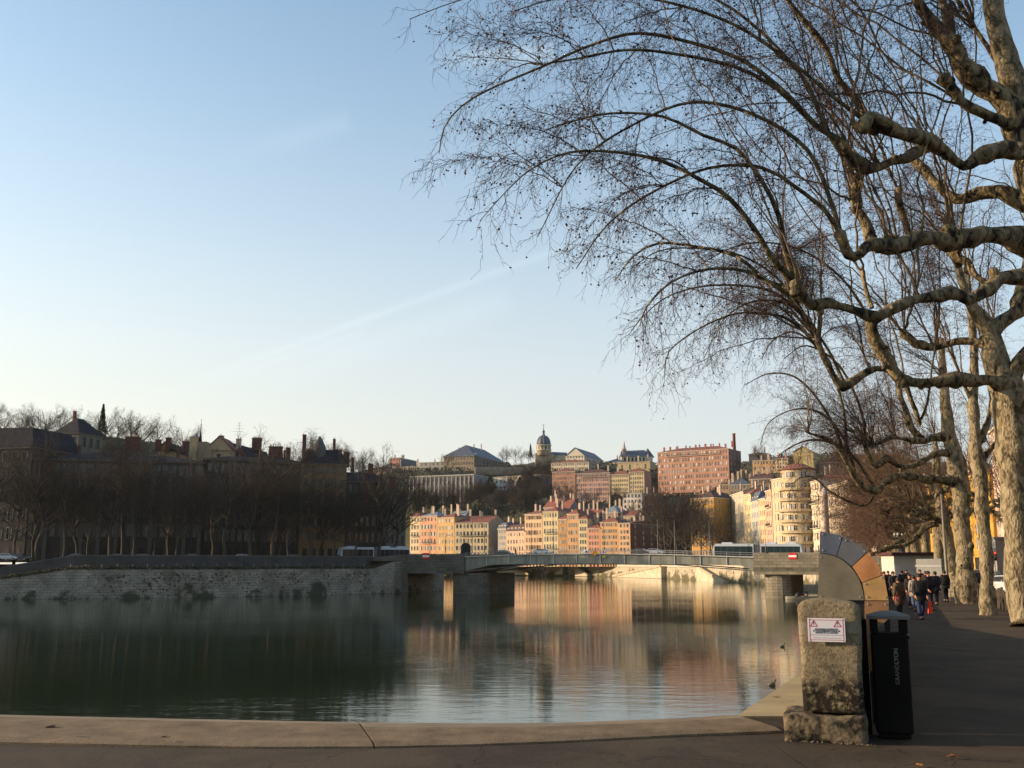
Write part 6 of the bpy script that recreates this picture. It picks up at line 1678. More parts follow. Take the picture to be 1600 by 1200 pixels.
def tree_xy(i):          # the row continues, bending gently with the quay
    Y = 57 + 11.5 * i
    X = np.interp(Y, [36, 57, 90, 130, 172, 205, 245, 300], [18, 25.4, 36.0, 49.5, 64, 76, 86, 92]); return X, Y
gp = [gen_plane(101, '', (0, 0, 0), 95, 16, 4, twr=.012), gen_plane(102, '', (0, 0, 0), 95, 16, 4, lean=-.5, twr=.012), gen_plane(103, '', (0, 0, 0), 75, 14, 4, lean=.3, twr=.014)]
usedg = set()
for i in range(1, 19):
    k = i % 3 if i < 16 else 2
    if k in usedg: o = copy_tree(gp[k])
    else: o = gp[k]; usedg.add(k)
    X, Y = tree_xy(i)
    o.location = (X, Y, gz(Y)); o.rotation_euler = (0, 0, R((i * 37) % 50 - 25)); s = .95 + .1 * ((i * 7) % 5) / 4; o.scale = (s, s, s)
    tag(o, 'bare promenade plane tree, %s of the far row counted away from the forked heavy trunk' % ORD[i - 1], 'tree', PG)
for i, (X, Y) in enumerate(((15.0, 11), (11, -2), (7.5, -15))):
    o = copy_tree(gp[(i + 1) % 3]); o.location = (X, Y, 0); o.rotation_euler = (0, 0, R(90 * i + 200)); tag(o, 'plane tree of the promenade row beside the camera, outside the view, %s towards the back' % ORD[i], 'tree', PG)
# second row of planes on the street side
for i, (px, Y) in enumerate(((1640, 62), (1618, 78), (1592, 96))):
    o = copy_tree(gp[i % 3]); o.location = (xat(px, Y), Y, -.47); o.rotation_euler = (0, 0, R(80 * i + 150))
    tag(o, 'plane tree of the street side row, %s from the right edge' % ORD[i], 'tree', PG)

# ---- light bare trees: left bank, hill, far quay
def bare_tree(name, seed, H=11, spread_=4.2, n1=7, n2=6, n3=5, n4=4, trunk_h=.3, r0=.22, tr=.02, kind_m=None, leafm=None, whip=False):
    rg = np.random.default_rng(seed)
    t = thing(name, '', 'tree')
    th_ = H * trunk_h
    P = np.array([[(0, 0, -1.0), (rg.normal() * .1, 0, th_ * .5), (rg.normal() * .2, rg.normal() * .2, th_), (rg.normal() * .3, rg.normal() * .3, H * .62), (rg.normal() * .5, rg.normal() * .5, H * .93)]])
    C = catmull(P[0], .6)[None]
    a = TM(); m = C.shape[1]; a.tubes(C, (r0 * np.linspace(1.1, .12, m))[None], 7); a.build('trunk', m_bare, t)
    t_ = TM()
    # main limbs
    n = n1 * 2; z0 = rg.uniform(th_ * .9, H * .7, n); az = rg.random(n) * 2 * np.pi
    L = spread_ * (1.1 - .45 * (z0 - th_) / (H - th_)) * rg.uniform(.7, 1.15, n)
    s = np.linspace(0, 1, 6)[None, :]
    ctr = np.stack([np.interp(z0, C[0, :, 2], C[0, :, 0]), np.interp(z0, C[0, :, 2], C[0, :, 1]), z0], 1)
    X = ctr[:, None, :] + np.stack([np.cos(az)[:, None] * L[:, None] * s, np.sin(az)[:, None] * L[:, None] * s, L[:, None] * (.55 * s + .5 * s ** 2)], -1)
    X = X + np.cumsum(rg.normal(size=X.shape) * .12, 1)
    t_.tubes(X, r0 * .45 * (1 - .75 * s) * np.ones((n, 1)), 5)
    Q, Qr = children(X, n2, (H * .16, H * .3), r0 * .16, rg, spread=.8, fwd=.8, up=.35, down=0, n=5, droop=-.05); t_.tubes(Q, Qr, 4)
    t_.build('branches', m_bare, t, 'stuff')
    t_ = TM()
    U, Ur = children(Q, n3, (H * .07, H * .15), tr, rg, spread=.8, fwd=.8, up=.15, down=0, n=4, droop=.05); t_.tubes(U, Ur, 3)
    W, Wr = children(U, n4, (H * .025, H * .07), tr * .7, rg, spread=.9, fwd=.6, up=.05, down=0, n=2, taperlen=False); t_.tubes(W, Wr, 3)
    t_.build('twigs', mat('dark_twigs', (0.038, 0.028, 0.021), .9, .3, .5), t, 'stuff')
    return t
BT = [bare_tree('bare_tree', 201, 13, 4.6), bare_tree('bare_tree', 202, 14, 5.0, n1=8), bare_tree('bare_tree', 203, 12, 5.2, trunk_h=.25)]
_bt = set()
def put_tree(k, loc, rz, s, label, group):
    o = BT[k] if k not in _bt else copy_tree(BT[k]); _bt.add(k)
    o.location = loc; o.rotation_euler = (0, 0, rz); o.scale = (s, s, s * random.uniform(.94, 1.06)); return tag(o, label, 'tree', group)
# left quay row: crowns reach y ~ 730
cnt = 0
for px in [-70, -20, 28, 62, 100, 136, 172, 206, 243, 276, 312, 346, 382, 418, 452, 484, 520, 556, 588]:
    Y = np.interp(px, [0, 300, 585], [211, 219, 247]) + random.uniform(-1, 1)
    put_tree(cnt % 3, (xat(px + random.uniform(-9, 9), Y), Y, LZ), random.uniform(0, 6), random.choice((1.1, 1.25, 1.4, 1.55, 1.75, 1.9)), 'dark bare tree on the shaded left quay, %s from the left end of the row' % ORD[cnt], 'bare trees along the shaded left quay'); cnt += 1
for i, px in enumerate([-30, 50, 118, 190, 262, 330, 400, 436, 500, 540, 602, 618]):
    Y = np.interp(px, [0, 300, 630], [222, 232, 268]); put_tree((i + 1) % 3, (xat(px, Y), Y, LZ), random.uniform(0, 6), random.uniform(1.4, 1.7), 'dark bare tree standing back near the left bank fronts, %s from the left' % ORD[i], 'bare trees near the left bank fronts')
# skyline trees on the left rise
for i, (px, yt) in enumerate(((-60, 640), (-25, 630), (4, 636), (55, 640), (70, 638), (98, 640), (112, 655), (136, 656), (168, 645), (184, 646), (206, 650), (224, 656), (244, 660), (286, 672), (300, 690), (150, 664), (30, 648), (414, 695), (450, 700), (488, 690), (512, 692), (550, 698), (566, 704), (580, 716), (596, 720), (530, 700))):
    Y = 330 + (i * 13) % 40; zt = zat(yt, Y); px_ = px
    h = 16 if px < 320 else 13
    s = h / 13 * random.uniform(.9, 1.1)
    put_tree(i % 3, (xat(px, Y, yt + 20), Y, zt - 13.3 * s), random.uniform(0, 6), s, 'feathery bare tree on the left skyline, %s planted of its ridge' % ORD[i], 'bare trees on the left skyline')
# far right bank trees before the gold house
for i, (px, yt, Y) in enumerate(((1032, 778, 492), (1040, 772, 476), (1048, 768, 470), (1056, 770, 462), (1064, 774, 470), (1072, 772, 458), (1082, 786, 452), (1094, 800, 446), (1110, 806, 440), (1126, 806, 436))):
    h = zat(yt, Y) - .3; s = h / 13.3; put_tree(i % 3, (xat(px, Y, 830), Y, 0), random.uniform(0, 6), s, 'tall bare tree on the far quay left of and before the gold house, %s planted' % ORD[i], 'bare trees on the far quay')
# hill trees
hill = [(665, 770), (680, 762), (700, 768), (655, 785), (690, 790), (712, 785), (725, 775), (735, 760), (748, 790), (760, 765), (770, 780), (780, 795), (790, 772), (800, 790), (812, 762), (822, 778), (835, 760), (840, 785), (850, 765), (855, 790), (770, 805), (800, 806), (735, 800), (820, 800), (855, 772), (646, 770), (648, 795), (668, 800), (700, 803), (915, 798), (928, 800), (962, 803), (970, 800), (880, 800), (893, 797), (700, 740), (716, 742), (792, 720), (806, 716), (815, 722), (826, 728), (838, 732), (1160, 760), (1175, 755), (1190, 745), (1200, 738), (1185, 730), (1215, 755), (1206, 765), (1240, 745), (1285, 735), (1310, 730), (1335, 735), (1360, 740), (1385, 745), (600, 748), (612, 755), (590, 758), (625, 760), (640, 752), (786, 732), (858, 740), (849, 748)]
def hill_Y(px, py):
    best = None
    for Y in np.linspace(575, 850, 110):
        x = xat(px, Y, py); z = zat(py, Y); dz = abs(th(np.array(x), np.array(float(Y))) - z)
        if best is None or dz < best[0]: best = (dz, Y)
    return best[1]
_rg = random.Random(77)
while len(hill) < 150:
    a_, b_ = _rg.uniform(645, 862), _rg.uniform(752, 804)
    if (640 < a_ < 742 and 742 < b_ < 775) or (768 < a_ < 800 and 745 < b_ < 768): continue
    hill.append((a_, b_))
LM = [('great slate-roofed building', 740, 720), ('domed church', 849, 705), ('long shaded building', 690, 765), ('white box house', 782, 757), ('long low beige building', 810, 745), ('salmon apartment block', 880, 765), ('rose block', 926, 765), ('small white hill house', 988, 790), ('huge salmon block', 1090, 740), ('golden gable wall', 1255, 720), ('cream hill house', 1222, 727), ('orange-tan house', 1194, 727), ('faded grey house', 675, 730), ('long low cream house', 630, 737), ('wide cream quay house', 736, 815), ('salmon pink quay house', 669, 806), ('peach quay house', 833, 803), ('apricot quay house', 952, 815), ('brown hill house', 1305, 735), ('tan hill house', 1370, 738), ('terrace wall', 786, 731)]
_n = {}
for i, (px, py) in enumerate(hill):
    Y = hill_Y(px, py) if px < 1030 else hill_Y(px, py) * .93
    x = xat(px, Y, py); z = float(th(np.array(x), np.array(float(Y))))
    nm, lx, ly = min(LM, key=lambda l: (l[1] - px) ** 2 + (l[2] - py) ** 2)
    side = ('left of' if px < lx else 'right of') if abs(px - lx) > abs(py - ly) else ('above' if py < ly else 'below')
    _n[(nm, side)] = _n.get((nm, side), 0) + 1; k_ = _n[(nm, side)]
    put_tree(i % 3, (x, Y, z - .5), random.uniform(0, 6), random.uniform(.8, 1.2), '%sbare tree on the far hill, %s the %s' % ('' if k_ == 1 else ORD[min(39, k_ - 1)] + ' ', side, nm), 'bare trees on the far hill')
# evergreens
def evergreen(seed, H=10, W=3.4, cone=True, n=2200):
    rg = np.random.default_rng(seed); t = thing('evergreen_tree', '', 'tree')
    a = TM(); a.tubes(np.array([[(0, 0, -1), (0, 0, H * .5), (0, 0, H * .95)]], float), np.array([[.25, .18, .05]]), 6); a.build('trunk', m_bark2, t)
    h = rg.random(n) ** .8; az = rg.random(n) * 2 * np.pi
    prof = (1 - h) ** .8 if cone else np.sqrt(np.maximum(0, 1 - (2 * h - 1) ** 2)) * .95
    lump = 1 + .25 * np.sin(az * 3 + seed) * np.cos(h * 9 + seed) + .15 * np.sin(az * 7 + h * 17)
    r = W * prof * lump * rg.uniform(.35, 1, n) ** .5
    C = np.stack([np.cos(az) * r, np.sin(az) * r, H * (.1 + .9 * h)], 1)
    b = TM(); b.leaves(C, rg.uniform(.16, .42, n), rg); b.build('foliage', mat('evergreen_foliage', (0.035, 0.045, 0.02), .8, .45, .6), t, 'stuff', smooth=False)
    return t
EV = [evergreen(1), evergreen(2, 8, 3.6, False), evergreen(3, 13, 1.7, True, 1500)]
_ev = set()
def put_ev(k, px, py, s, label, Y=None):
    Y = Y or hill_Y(px, py); x = xat(px, Y, py); z = zat(py, Y)
    o = EV[k] if k not in _ev else copy_tree(EV[k]); _ev.add(k); o.location = (x, Y, z - .8); o.scale = (s, s, s); o.rotation_euler = (0, 0, random.uniform(0, 6))
    tag(o, label, 'tree', 'evergreens on the far hill')
put_ev(2, 829, 716, 1.0, 'dark slender cypress left of the domed church')
put_ev(1, 728, 779, 1.5, 'dark round evergreen below the long shaded building')
put_ev(1, 742, 786, 1.4, 'dark round evergreen beside the long shaded building, right of its corner')
put_ev(0, 766, 772, 1.3, 'dark evergreen left below the white box house')
put_ev(1, 824, 765, 1.5, 'broad dark evergreen right of the white box house')
put_ev(1, 838, 768, 1.3, 'second broad dark evergreen right of the white box house')
put_ev(0, 812, 770, 1.1, 'dark evergreen between the white box house and the broad one')
put_ev(1, 706, 796, 1.2, 'low dark evergreen above the ochre house')
put_ev(1, 655, 798, 1.2, 'low dark evergreen above the salmon house')
put_ev(1, 680, 797, 1.2, 'low dark evergreen above the gap of salmon and ochre house')
put_ev(1, 963, 798, 1.3, 'dark domed evergreen behind the apricot house')
put_ev(1, 986, 805, .9, 'small dark evergreen below the white hill house')
put_ev(2, 158, 690, 1.0, 'dark pointed conifer on the left skyline', Y=330)
put_ev(1, 792, 736, 1.0, 'round evergreen below the great slate-roofed building')
put_ev(1, 750, 735, 1.0, 'low evergreen at the right foot of the great slate-roofed building')
put_ev(0, 1195, 765, 1.0, 'dark evergreen on the slope right of the salmon block')
# scrub on the slopes
rg = np.random.default_rng(9); n = 16000
X = rg.uniform(-110, 330, n); Yy = rg.uniform(560, 800, n); pxs = 800 + 1600 * X / Yy
Z = th(X, Yy); C = np.stack([X, Yy, Z + rg.uniform(0, 2.2, n)], 1)[(pxs > 600) & (pxs < 1420) & (Z > 7) & (Yy > 600)]
b = TM(); b.leaves(C, rg.uniform(.5, 1.3, len(C)), rg); o = b.build('undergrowth', mat('hill_scrub', (0.055, 0.05, 0.03), .95, .5, .08), None, 'stuff', smooth=False); tag(o, 'brown undergrowth covering the far slope between trees and houses', 'undergrowth')
# ---------------------------------------------------------------- foreground
def aggregate_mat():
    m = bpy.data.materials.new('washed_aggregate'); m.use_nodes = True
    nt = m.node_tree; b = nt.nodes['Principled BSDF']; b.inputs['Roughness'].default_value = .9; b.inputs['Specular IOR Level'].default_value = .2
    g = nt.nodes.new('ShaderNodeNewGeometry')
    v = nt.nodes.new('ShaderNodeTexVoronoi'); v.inputs['Scale'].default_value = 85; nt.links.new(g.outputs['Position'], v.inputs['Vector'])
    n = nt.nodes.new('ShaderNodeTexNoise'); n.inputs['Scale'].default_value = 2.2; n.inputs['Detail'].default_value = 9; n.inputs['Roughness'].default_value = .7; nt.links.new(g.outputs['Position'], n.inputs['Vector'])
    cr = nt.nodes.new('ShaderNodeValToRGB'); cr.color_ramp.elements[0].color = (0.29, 0.205, 0.12, 1); cr.color_ramp.elements[1].color = (0.13, 0.095, 0.06, 1); cr.color_ramp.elements[0].position = .1; cr.color_ramp.elements[1].position = .75
    nt.links.new(v.outputs['Distance'], cr.inputs[0])
    mr = nt.nodes.new('ShaderNodeMapRange'); mr.inputs[1].default_value = .3; mr.inputs[2].default_value = .7; mr.inputs[3].default_value = .5; mr.inputs[4].default_value = 1.25; nt.links.new(n.outputs[0], mr.inputs[0])
    s = nt.nodes.new('ShaderNodeVectorMath'); s.operation = 'SCALE'; nt.links.new(cr.outputs[0], s.inputs[0]); nt.links.new(mr.outputs[0], s.inputs['Scale']); nt.links.new(s.outputs[0], b.inputs['Base Color'])
    bp = nt.nodes.new('ShaderNodeBump'); bp.inputs['Distance'].default_value = .005; bp.invert = True; nt.links.new(v.outputs['Distance'], bp.inputs['Height']); nt.links.new(bp.outputs[0], b.inputs['Normal'])
    return m
m_agg = aggregate_mat()
m_cop = mat('pale_coping', (0.20, 0.165, 0.12), .9, .25, 1.2, bump=.003, bscale=50)
def coping():
    outer = [p for p in edge_near]
    inn = [Vector((-60, 22.6, 0)), Vector((-22, 14.1, 0))] + [gnd(p, q_, 0.0) for p, q_ in ((-60, 1160), (0, 1161), (120, 1163.5), (250, 1166), (400, 1168.5), (585, 1168), (720, 1165), (860, 1160), (980, 1154), (1070, 1149), (1222, 1143))]
    t = thing('quay_kerb', 'low curved kerb of exposed pebble concrete along the foreground edge of the quay', 'kerb', (0, 0, 0))
    m2 = mat('kerb_lip', (0.20, 0.155, 0.10), .9, .25, 1.0, bump=.003, bscale=60)
    for i0, i1 in ((0, 1), (1, 7), (7, 12)):
        mb = MB(); rows = []
        for i in range(i0, i1 + 1):
            o_, n_ = outer[i].copy(), inn[i].copy()
            if i in (i0, i1):
                d_ = (outer[min(i + 1, len(outer) - 1)] - outer[max(i - 1, 0)]).normalized() * (.004 if i != 7 else .010) * (1 if i == i0 else -1); o_ += d_; n_ += d_
            lip = .24 if i0 >= 7 else .10; h = .03
            Z = lambda p, z: Vector((p.x, p.y, p.z + z))
            rows.append([Z(o_, -.3), Z(o_, h), Z(o_.lerp(n_, lip), h + .002), Z(n_.lerp(o_, .12), h), Z(n_, .010), Z(n_, -.05)])
        vs = [p for r in rows for p in r]; n = len(rows)
        for k in range(n - 1):
            for j in range(5):
                mb.add([vs[k * 6 + j], vs[(k + 1) * 6 + j], vs[(k + 1) * 6 + j + 1], vs[k * 6 + j + 1]], [(0, 1, 2, 3)], 1 if j < 2 else 0)
        mb.add(vs[:6], [(5, 4, 3, 2, 1, 0)], 0); mb.add(vs[-6:], [(0, 1, 2, 3, 4, 5)], 0)
        mb.build('kerb_stone', [m_agg, m2], t)
coping()
# sandy ledge that runs on beyond the stone pillar
def side_ledge():
    pts_o = [E0, E1, Vector((7.6, 24, 0)), Vector((11.0, 36, 0))]
    mb = MB()
    o = [Vector((p.x, p.y, gz(p.y) + .03)) for p in [gnd(1150, 1121, 0), E1, Vector((7.6, 24, 0)), Vector((11, 36, 0)), Vector((19, 58, 0)), Vector((30.5, 90, 0))]]
    i_ = [Vector((p.x + w, p.y, p.z)) for p, w in zip(o, (1.1, .75, .6, .6, .6, .6))]
    for k in range(5):
        a, b, c, d_ = o[k], o[k + 1], i_[k + 1], i_[k]
        lo = [Vector((p.x, p.y, p.z - .22)) for p in (a, b, c, d_)]
        mb.add(lo + [a, b, c, d_], [(4, 7, 6, 5), (0, 4, 5, 1), (2, 6, 7, 3), (3, 7, 4, 0)], 0)
    tag(mb.build('side_kerb', [mat('sandy_concrete', (0.30, 0.24, 0.13), .95, .2, .8, bump=.004, bscale=40)]), 'sandy concrete ledge running away from the kerb beside the stone pillar', 'kerb')
side_ledge()

def rough_stone(name, dims, parent, loc, m, seed, sub=14, amp=.02, round_top=0.0, rot=0, erode=0.0):
    """eroded stone block: dense box pushed about by noise"""
    from mathutils import noise
    W, D, H = dims; mb = bmesh.new()
    nx, ny, nz = max(2, int(W / .05)), max(2, int(D / .05)), max(2, int(H / .05))
    vd = {}
    def vert(x, y, z):
        k = (round(x, 4), round(y, 4), round(z, 4))
        if k not in vd: vd[k] = mb.verts.new((x, y, z))
        return vd[k]
    def grid(f, na, nb):
        for i in range(na):
            for j in range(nb):
                mb.faces.new([f(i / na, j / nb), f((i + 1) / na, j / nb), f((i + 1) / na, (j + 1) / nb), f(i / na, (j + 1) / nb)])
    grid(lambda a, b: vert(-W / 2 + W * a, -D / 2, H * b), nx, nz); grid(lambda a, b: vert(W / 2 - W * a, D / 2, H * b), nx, nz)
    grid(lambda a, b: vert(W / 2, -D / 2 + D * a, H * b), ny, nz); grid(lambda a, b: vert(-W / 2, D / 2 - D * a, H * b), ny, nz)
    grid(lambda a, b: vert(-W / 2 + W * a, -D / 2 + D * b, H), nx, ny); grid(lambda a, b: vert(-W / 2 + W * a, D / 2 - D * b, 0), nx, ny)
    for v in mb.verts:
        x, y, z = v.co
        p = Vector((x, y, z)); s = Vector((seed * 3.1, seed, 0))
        n1 = noise.noise_vector(p * 3.2 + s) * amp + noise.noise_vector(p * 11 + s) * amp * .45 + noise.noise_vector(p * 26 + s) * amp * .2
        # rounded edges
        e = .03
        cx = max(-W / 2 + e, min(W / 2 - e, x)); cy = max(-D / 2 + e, min(D / 2 - e, y)); cz = max(0, min(H - e, z))
        q_ = Vector((cx, cy, cz)); dlt = p - q_
        if dlt.length > e: p = q_ + dlt.normalized() * e
        if round_top and z > H * .55:
            p.z -= round_top * (abs(x) / (W / 2)) ** 2.4 * ((z / H - .55) / .45)
        if erode: 
            k = math.exp(-((z - .42) / .16) ** 2) * erode + math.exp(-((z - .06) / .1) ** 2) * erode * .7
            p.x *= 1 - k * .10 * (1 + noise.noise(p * 5)); p.y += k * .05 * (1 + noise.noise(p * 7)) * (-1 if p.y > 0 else 1)
        v.co = p + n1
    me = bpy.data.meshes.new(name); mb.to_mesh(me); mb.free(); me.materials.append(m)
    for p in me.polygons: p.use_smooth = True
    o = link(name, me, parent, loc); o.rotation_euler = (0, 0, rot); return o

def limestone():
    m = bpy.data.materials.new('weathered_limestone'); m.use_nodes = True
    nt = m.node_tree; b = nt.nodes['Principled BSDF']; b.inputs['Roughness'].default_value = .95; b.inputs['Specular IOR Level'].default_value = .15
    g = nt.nodes.new('ShaderNodeTexCoord')
    L = nt.links.new
    def noise_(sc, det=6, mp=None, rough=.65, dist=0):
        n = nt.nodes.new('ShaderNodeTexNoise'); n.inputs['Scale'].default_value = sc; n.inputs['Detail'].default_value = det; n.inputs['Roughness'].default_value = rough; n.inputs['Distortion'].default_value = dist
        if mp:
            k = nt.nodes.new('ShaderNodeMapping'); k.inputs['Scale'].default_value = mp; L(g.outputs['Object'], k.inputs[0]); L(k.outputs[0], n.inputs['Vector'])
        else: L(g.outputs['Object'], n.inputs['Vector'])
        return n.outputs[0]
    base = nt.nodes.new('ShaderNodeValToRGB'); e = base.color_ramp.elements; e[0].position = .3; e[0].color = (0.15, 0.12, 0.075, 1); e[1].position = .7; e[1].color = (0.31, 0.26, 0.165, 1)
    L(noise_(5, 8), base.inputs[0]); out = base.outputs[0]
    def layer(out, fac, col):
        mx = nt.nodes.new('ShaderNodeMix'); mx.data_type = 'RGBA'; L(fac, mx.inputs[0]); L(out, mx.inputs[6]); mx.inputs[7].default_value = (*col, 1); return mx.outputs[2]
    def ramp(v, a, b_, inv=False):
        r_ = nt.nodes.new('ShaderNodeMapRange'); r_.inputs[1].default_value = a; r_.inputs[2].default_value = b_; r_.interpolation_type = 'SMOOTHSTEP'
        if inv: r_.inputs[3].default_value = 1; r_.inputs[4].default_value = 0
        L(v, r_.inputs[0]); return r_.outputs[0]
    def mul(a, b_, op='MULTIPLY'):
        k = nt.nodes.new('ShaderNodeMath'); k.operation = op
        for i, s in enumerate((a, b_)):
            if isinstance(s, (float, int)): k.inputs[i].default_value = s
            else: L(s, k.inputs[i])
        return k.outputs[0]
    sp = nt.nodes.new('ShaderNodeSeparateXYZ'); L(g.outputs['Object'], sp.inputs[0]); z = sp.outputs[2]
    # lichen specks, rain streaks, black crust gathering near the foot
    out = layer(out, mul(ramp(noise_(34, 3), .50, .60), .7), (0.09, 0.07, 0.04))
    out = layer(out, mul(ramp(noise_(9, 6, (2.2, 2.2, .5)), .52, .68), .65), (0.17, 0.14, 0.095))
    zn = mul(z, mul(noise_(4.5, 8, dist=.5), -.9), 'ADD')
    out = layer(out, mul(ramp(zn, -.28, .0, True), ramp(noise_(15, 7), .33, .52)), (0.022, 0.018, 0.013))
    # smooth grey repair band
    band = mul(ramp(z, .74, .77), ramp(z, .84, .87, True)); out = layer(out, mul(band, .8), (0.23, 0.20, 0.15))
    L(out, b.inputs['Base Color'])
    bp = nt.nodes.new('ShaderNodeBump'); bp.inputs['Distance'].default_value = .03; bp.inputs['Strength'].default_value = .9; L(mul(noise_(22, 9, rough=.75), mul(noise_(60, 4), .35), 'ADD'), bp.inputs['Height']); L(bp.outputs[0], b.inputs['Normal'])
    return m
m_lime = limestone()
m_lime_dark = mat('blackened_plinth_stone', (0.15, 0.115, 0.07), .95, .5, 7, bump=.03, bscale=14, col2=(0.014, 0.012, 0.008), sharp=.72)
PY = 10.35
TILT = -R(17.5)
def pillar():
    dx = Vector((math.cos(TILT), math.sin(TILT), 0)); dy = Vector((-math.sin(TILT), math.cos(TILT), 0))
    c = Vector((xat(1299, PY, 1040), PY, 0)); w = .585
    o = c + dy * .3
    t = thing('stone_pillar', 'weathered limestone end pillar with a rounded top beside the foreground kerb', 'pillar', (o.x, o.y, 0), TILT)
    H = zat(937, PY)
    rough_stone('shaft', (w, .60, H - .27), t, (0, 0, .27), m_lime, 3, amp=.013, round_top=.045, erode=.2)
    rough_stone('plinth', (.78, .68, .27), t, (-.085, .0, -.02), m_lime_dark, 8, amp=.024)
    mb = MB(); rg = random.Random(4)
    for i in range(34):
        a = rg.uniform(-.45, .36); s = rg.uniform(.004, .014); y = -.39 - rg.random() * .07
        mb.lathe([(s * .4, 0), (s, s * .5), (s * .5, s)], 5, (a, y, 0), sm=False)
    mb.build('rubble', [mat('rubble_stone', (0.16, 0.13, 0.09), .95, .3, 20)], t, kind='stuff')
    return t
PIL = pillar()
def text_obj(body, size, loc, rot, m, parent=None, name='lettering', bold=0.0, align='CENTER', extr=.001, spacing=1.0):
    c = bpy.data.curves.new(name, 'FONT'); c.body = body; c.size = size; c.align_x = align; c.align_y = 'CENTER'; c.extrude = extr; c.offset = bold; c.space_character = spacing; c.resolution_u = 3
    o = bpy.data.objects.new('tmp', c); dg = bpy.context.evaluated_depsgraph_get(); me = bpy.data.meshes.new_from_object(o.evaluated_get(dg)) if False else None
    COL.objects.link(o); dg = bpy.context.evaluated_depsgraph_get(); dg.update(); me = bpy.data.meshes.new_from_object(o.evaluated_get(dg)); COL.objects.unlink(o); bpy.data.objects.remove(o)
    me.materials.clear(); me.materials.append(m); me.name = name
    r = link(name, me, parent, loc); r.rotation_euler = rot; return r
def warning_sign():
    dx = Vector((math.cos(TILT), math.sin(TILT), 0)); dy = Vector((-math.sin(TILT), math.cos(TILT), 0))
    w = .352; p = PIL.location - dy * .335; z0, z1 = zat(1003, p.y), zat(966, p.y); h = z1 - z0; p = p - dx * .205
    t = thing('warning_sign', 'white warning plate with two red triangles and French text on the stone pillar', 'sign', (p.x, p.y, z0), TILT)
    wm = mat('sign_white', (0.62, 0.60, 0.62), .45, .05, 2); rm = mat('sign_red', (0.42, 0.03, 0.05), .5, .05, 2); km = mat('sign_ink', (0.02, 0.02, 0.025), .6, .05, 2)
    mb = MB(); mb.box(0, w, 0, .006, 0, h); mb.build('plate', [wm], t)
    f = .012; e = .016; y0, y1 = -.0016, -.0002
    mb = MB(); mb.box(e, w - e, y0, y1, h - e - .004, h - e); mb.box(e, w - e, y0, y1, e, e + .004); mb.box(e, e + .004, y0, y1, e + .0045, h - e - .0045); mb.box(w - e - .004, w - e, y0, y1, e + .0045, h - e - .0045); mb.build('red_border', [rm], t)
    for cx in (w * .165, w * .80):
        cz = h * .76; s = h * .17; th_ = s * .20
        O = [(cx - s, cz - s * .75), (cx + s, cz - s * .75), (cx, cz + s)]; c = (cx, cz - s * .17); I = [(c[0] + (x - c[0]) * .70, c[1] + (z - c[1]) * .70) for x, z in O]
        mb = MB()
        for i in range(3):
            j = (i + 1) % 3; mb.add([(O[i][0], y0, O[i][1]), (O[j][0], y0, O[j][1]), (I[j][0], y0, I[j][1]), (I[i][0], y0, I[i][1])], [(0, 1, 2, 3)])
        mb.build('red_triangle', [rm], t)
        mb = MB(); mb.add([(cx - s * .1, y0, cz + s * .45), (cx - s * .05, y0, cz - s * .15), (cx + s * .05, y0, cz - s * .15), (cx + s * .1, y0, cz + s * .45)], [(0, 1, 2, 3)]); mb.box(cx - s * .07, cx + s * .07, y0, y1, cz - s * .42, cz - s * .26); mb.build('exclamation_mark', [km], t)
    for body, z, sz in (('BAIGNADE INTERDITE', .53, .0215), ('ET DANGEREUSE DANS LE', .455, .0215), ('RHONE ET LA SAONE', .38, .0215)):
        text_obj(body, sz, (w / 2, -.0008, h * z), (R(90), 0, 0), km, t, bold=.0004)
    for z, a, b in ((.29, .06, .95), (.165, .14, .84)):     # two lines of print too small to read
        mb = MB(); rg = random.Random(int(z * 100)); x = w * a
        while x < w * b:
            l = rg.uniform(.006, .022); mb.box(x, x + l, y0, y1, h * z - .0025, h * z + .0025); x += l + .005
        mb.build('small_print', [mat('sign_grey_ink', (0.25, 0.25, 0.25), .6, .05, 2)], t, kind='stuff')
    for fx in (.05, .95):
        for fz in (.05, .95):
            mb = MB(); mb.lathe([(.006, 0), (.005, .004)], 8, (0, 0, 0), M=Matrix.Translation((w * fx, 0, h * fz)) @ Matrix.Rotation(R(90), 4, 'X')); mb.build('screw', [m_steel], t)
warning_sign()

# low quay wall that runs from the pillar along the promenade
def prom_wall():
    p0 = Vector((PIL.location.x + .08, PIL.location.y + .38, 0)); pts = [p0, Vector((8.1, 24.2, gz(24))), Vector((11.6, 36.2, gz(36))), Vector((20.0, 58.2, gz(58))), Vector((31.5, 90.2, -.47)), Vector((46, 130, -.47)), Vector((61, 172, -.2)), Vector((68, 196, 0))]
    rows = []
    for w, z in ((-.24, 0), (-.24, 1.02), (-.28, 1.03), (-.28, 1.14), (.28, 1.14), (.28, 1.03), (.24, 1.02), (.24, 0)):
        rows.append([Vector((p.x + w, p.y, p.z + z * (1 if p.y < 25 else .7))) for p in pts])
    o = uvmesh('quay_parapet', rows, m_quay_right, base=0); tag(o, 'solid stone parapet running from the pillar along the promenade towards the bridge', 'parapet')
prom_wall()

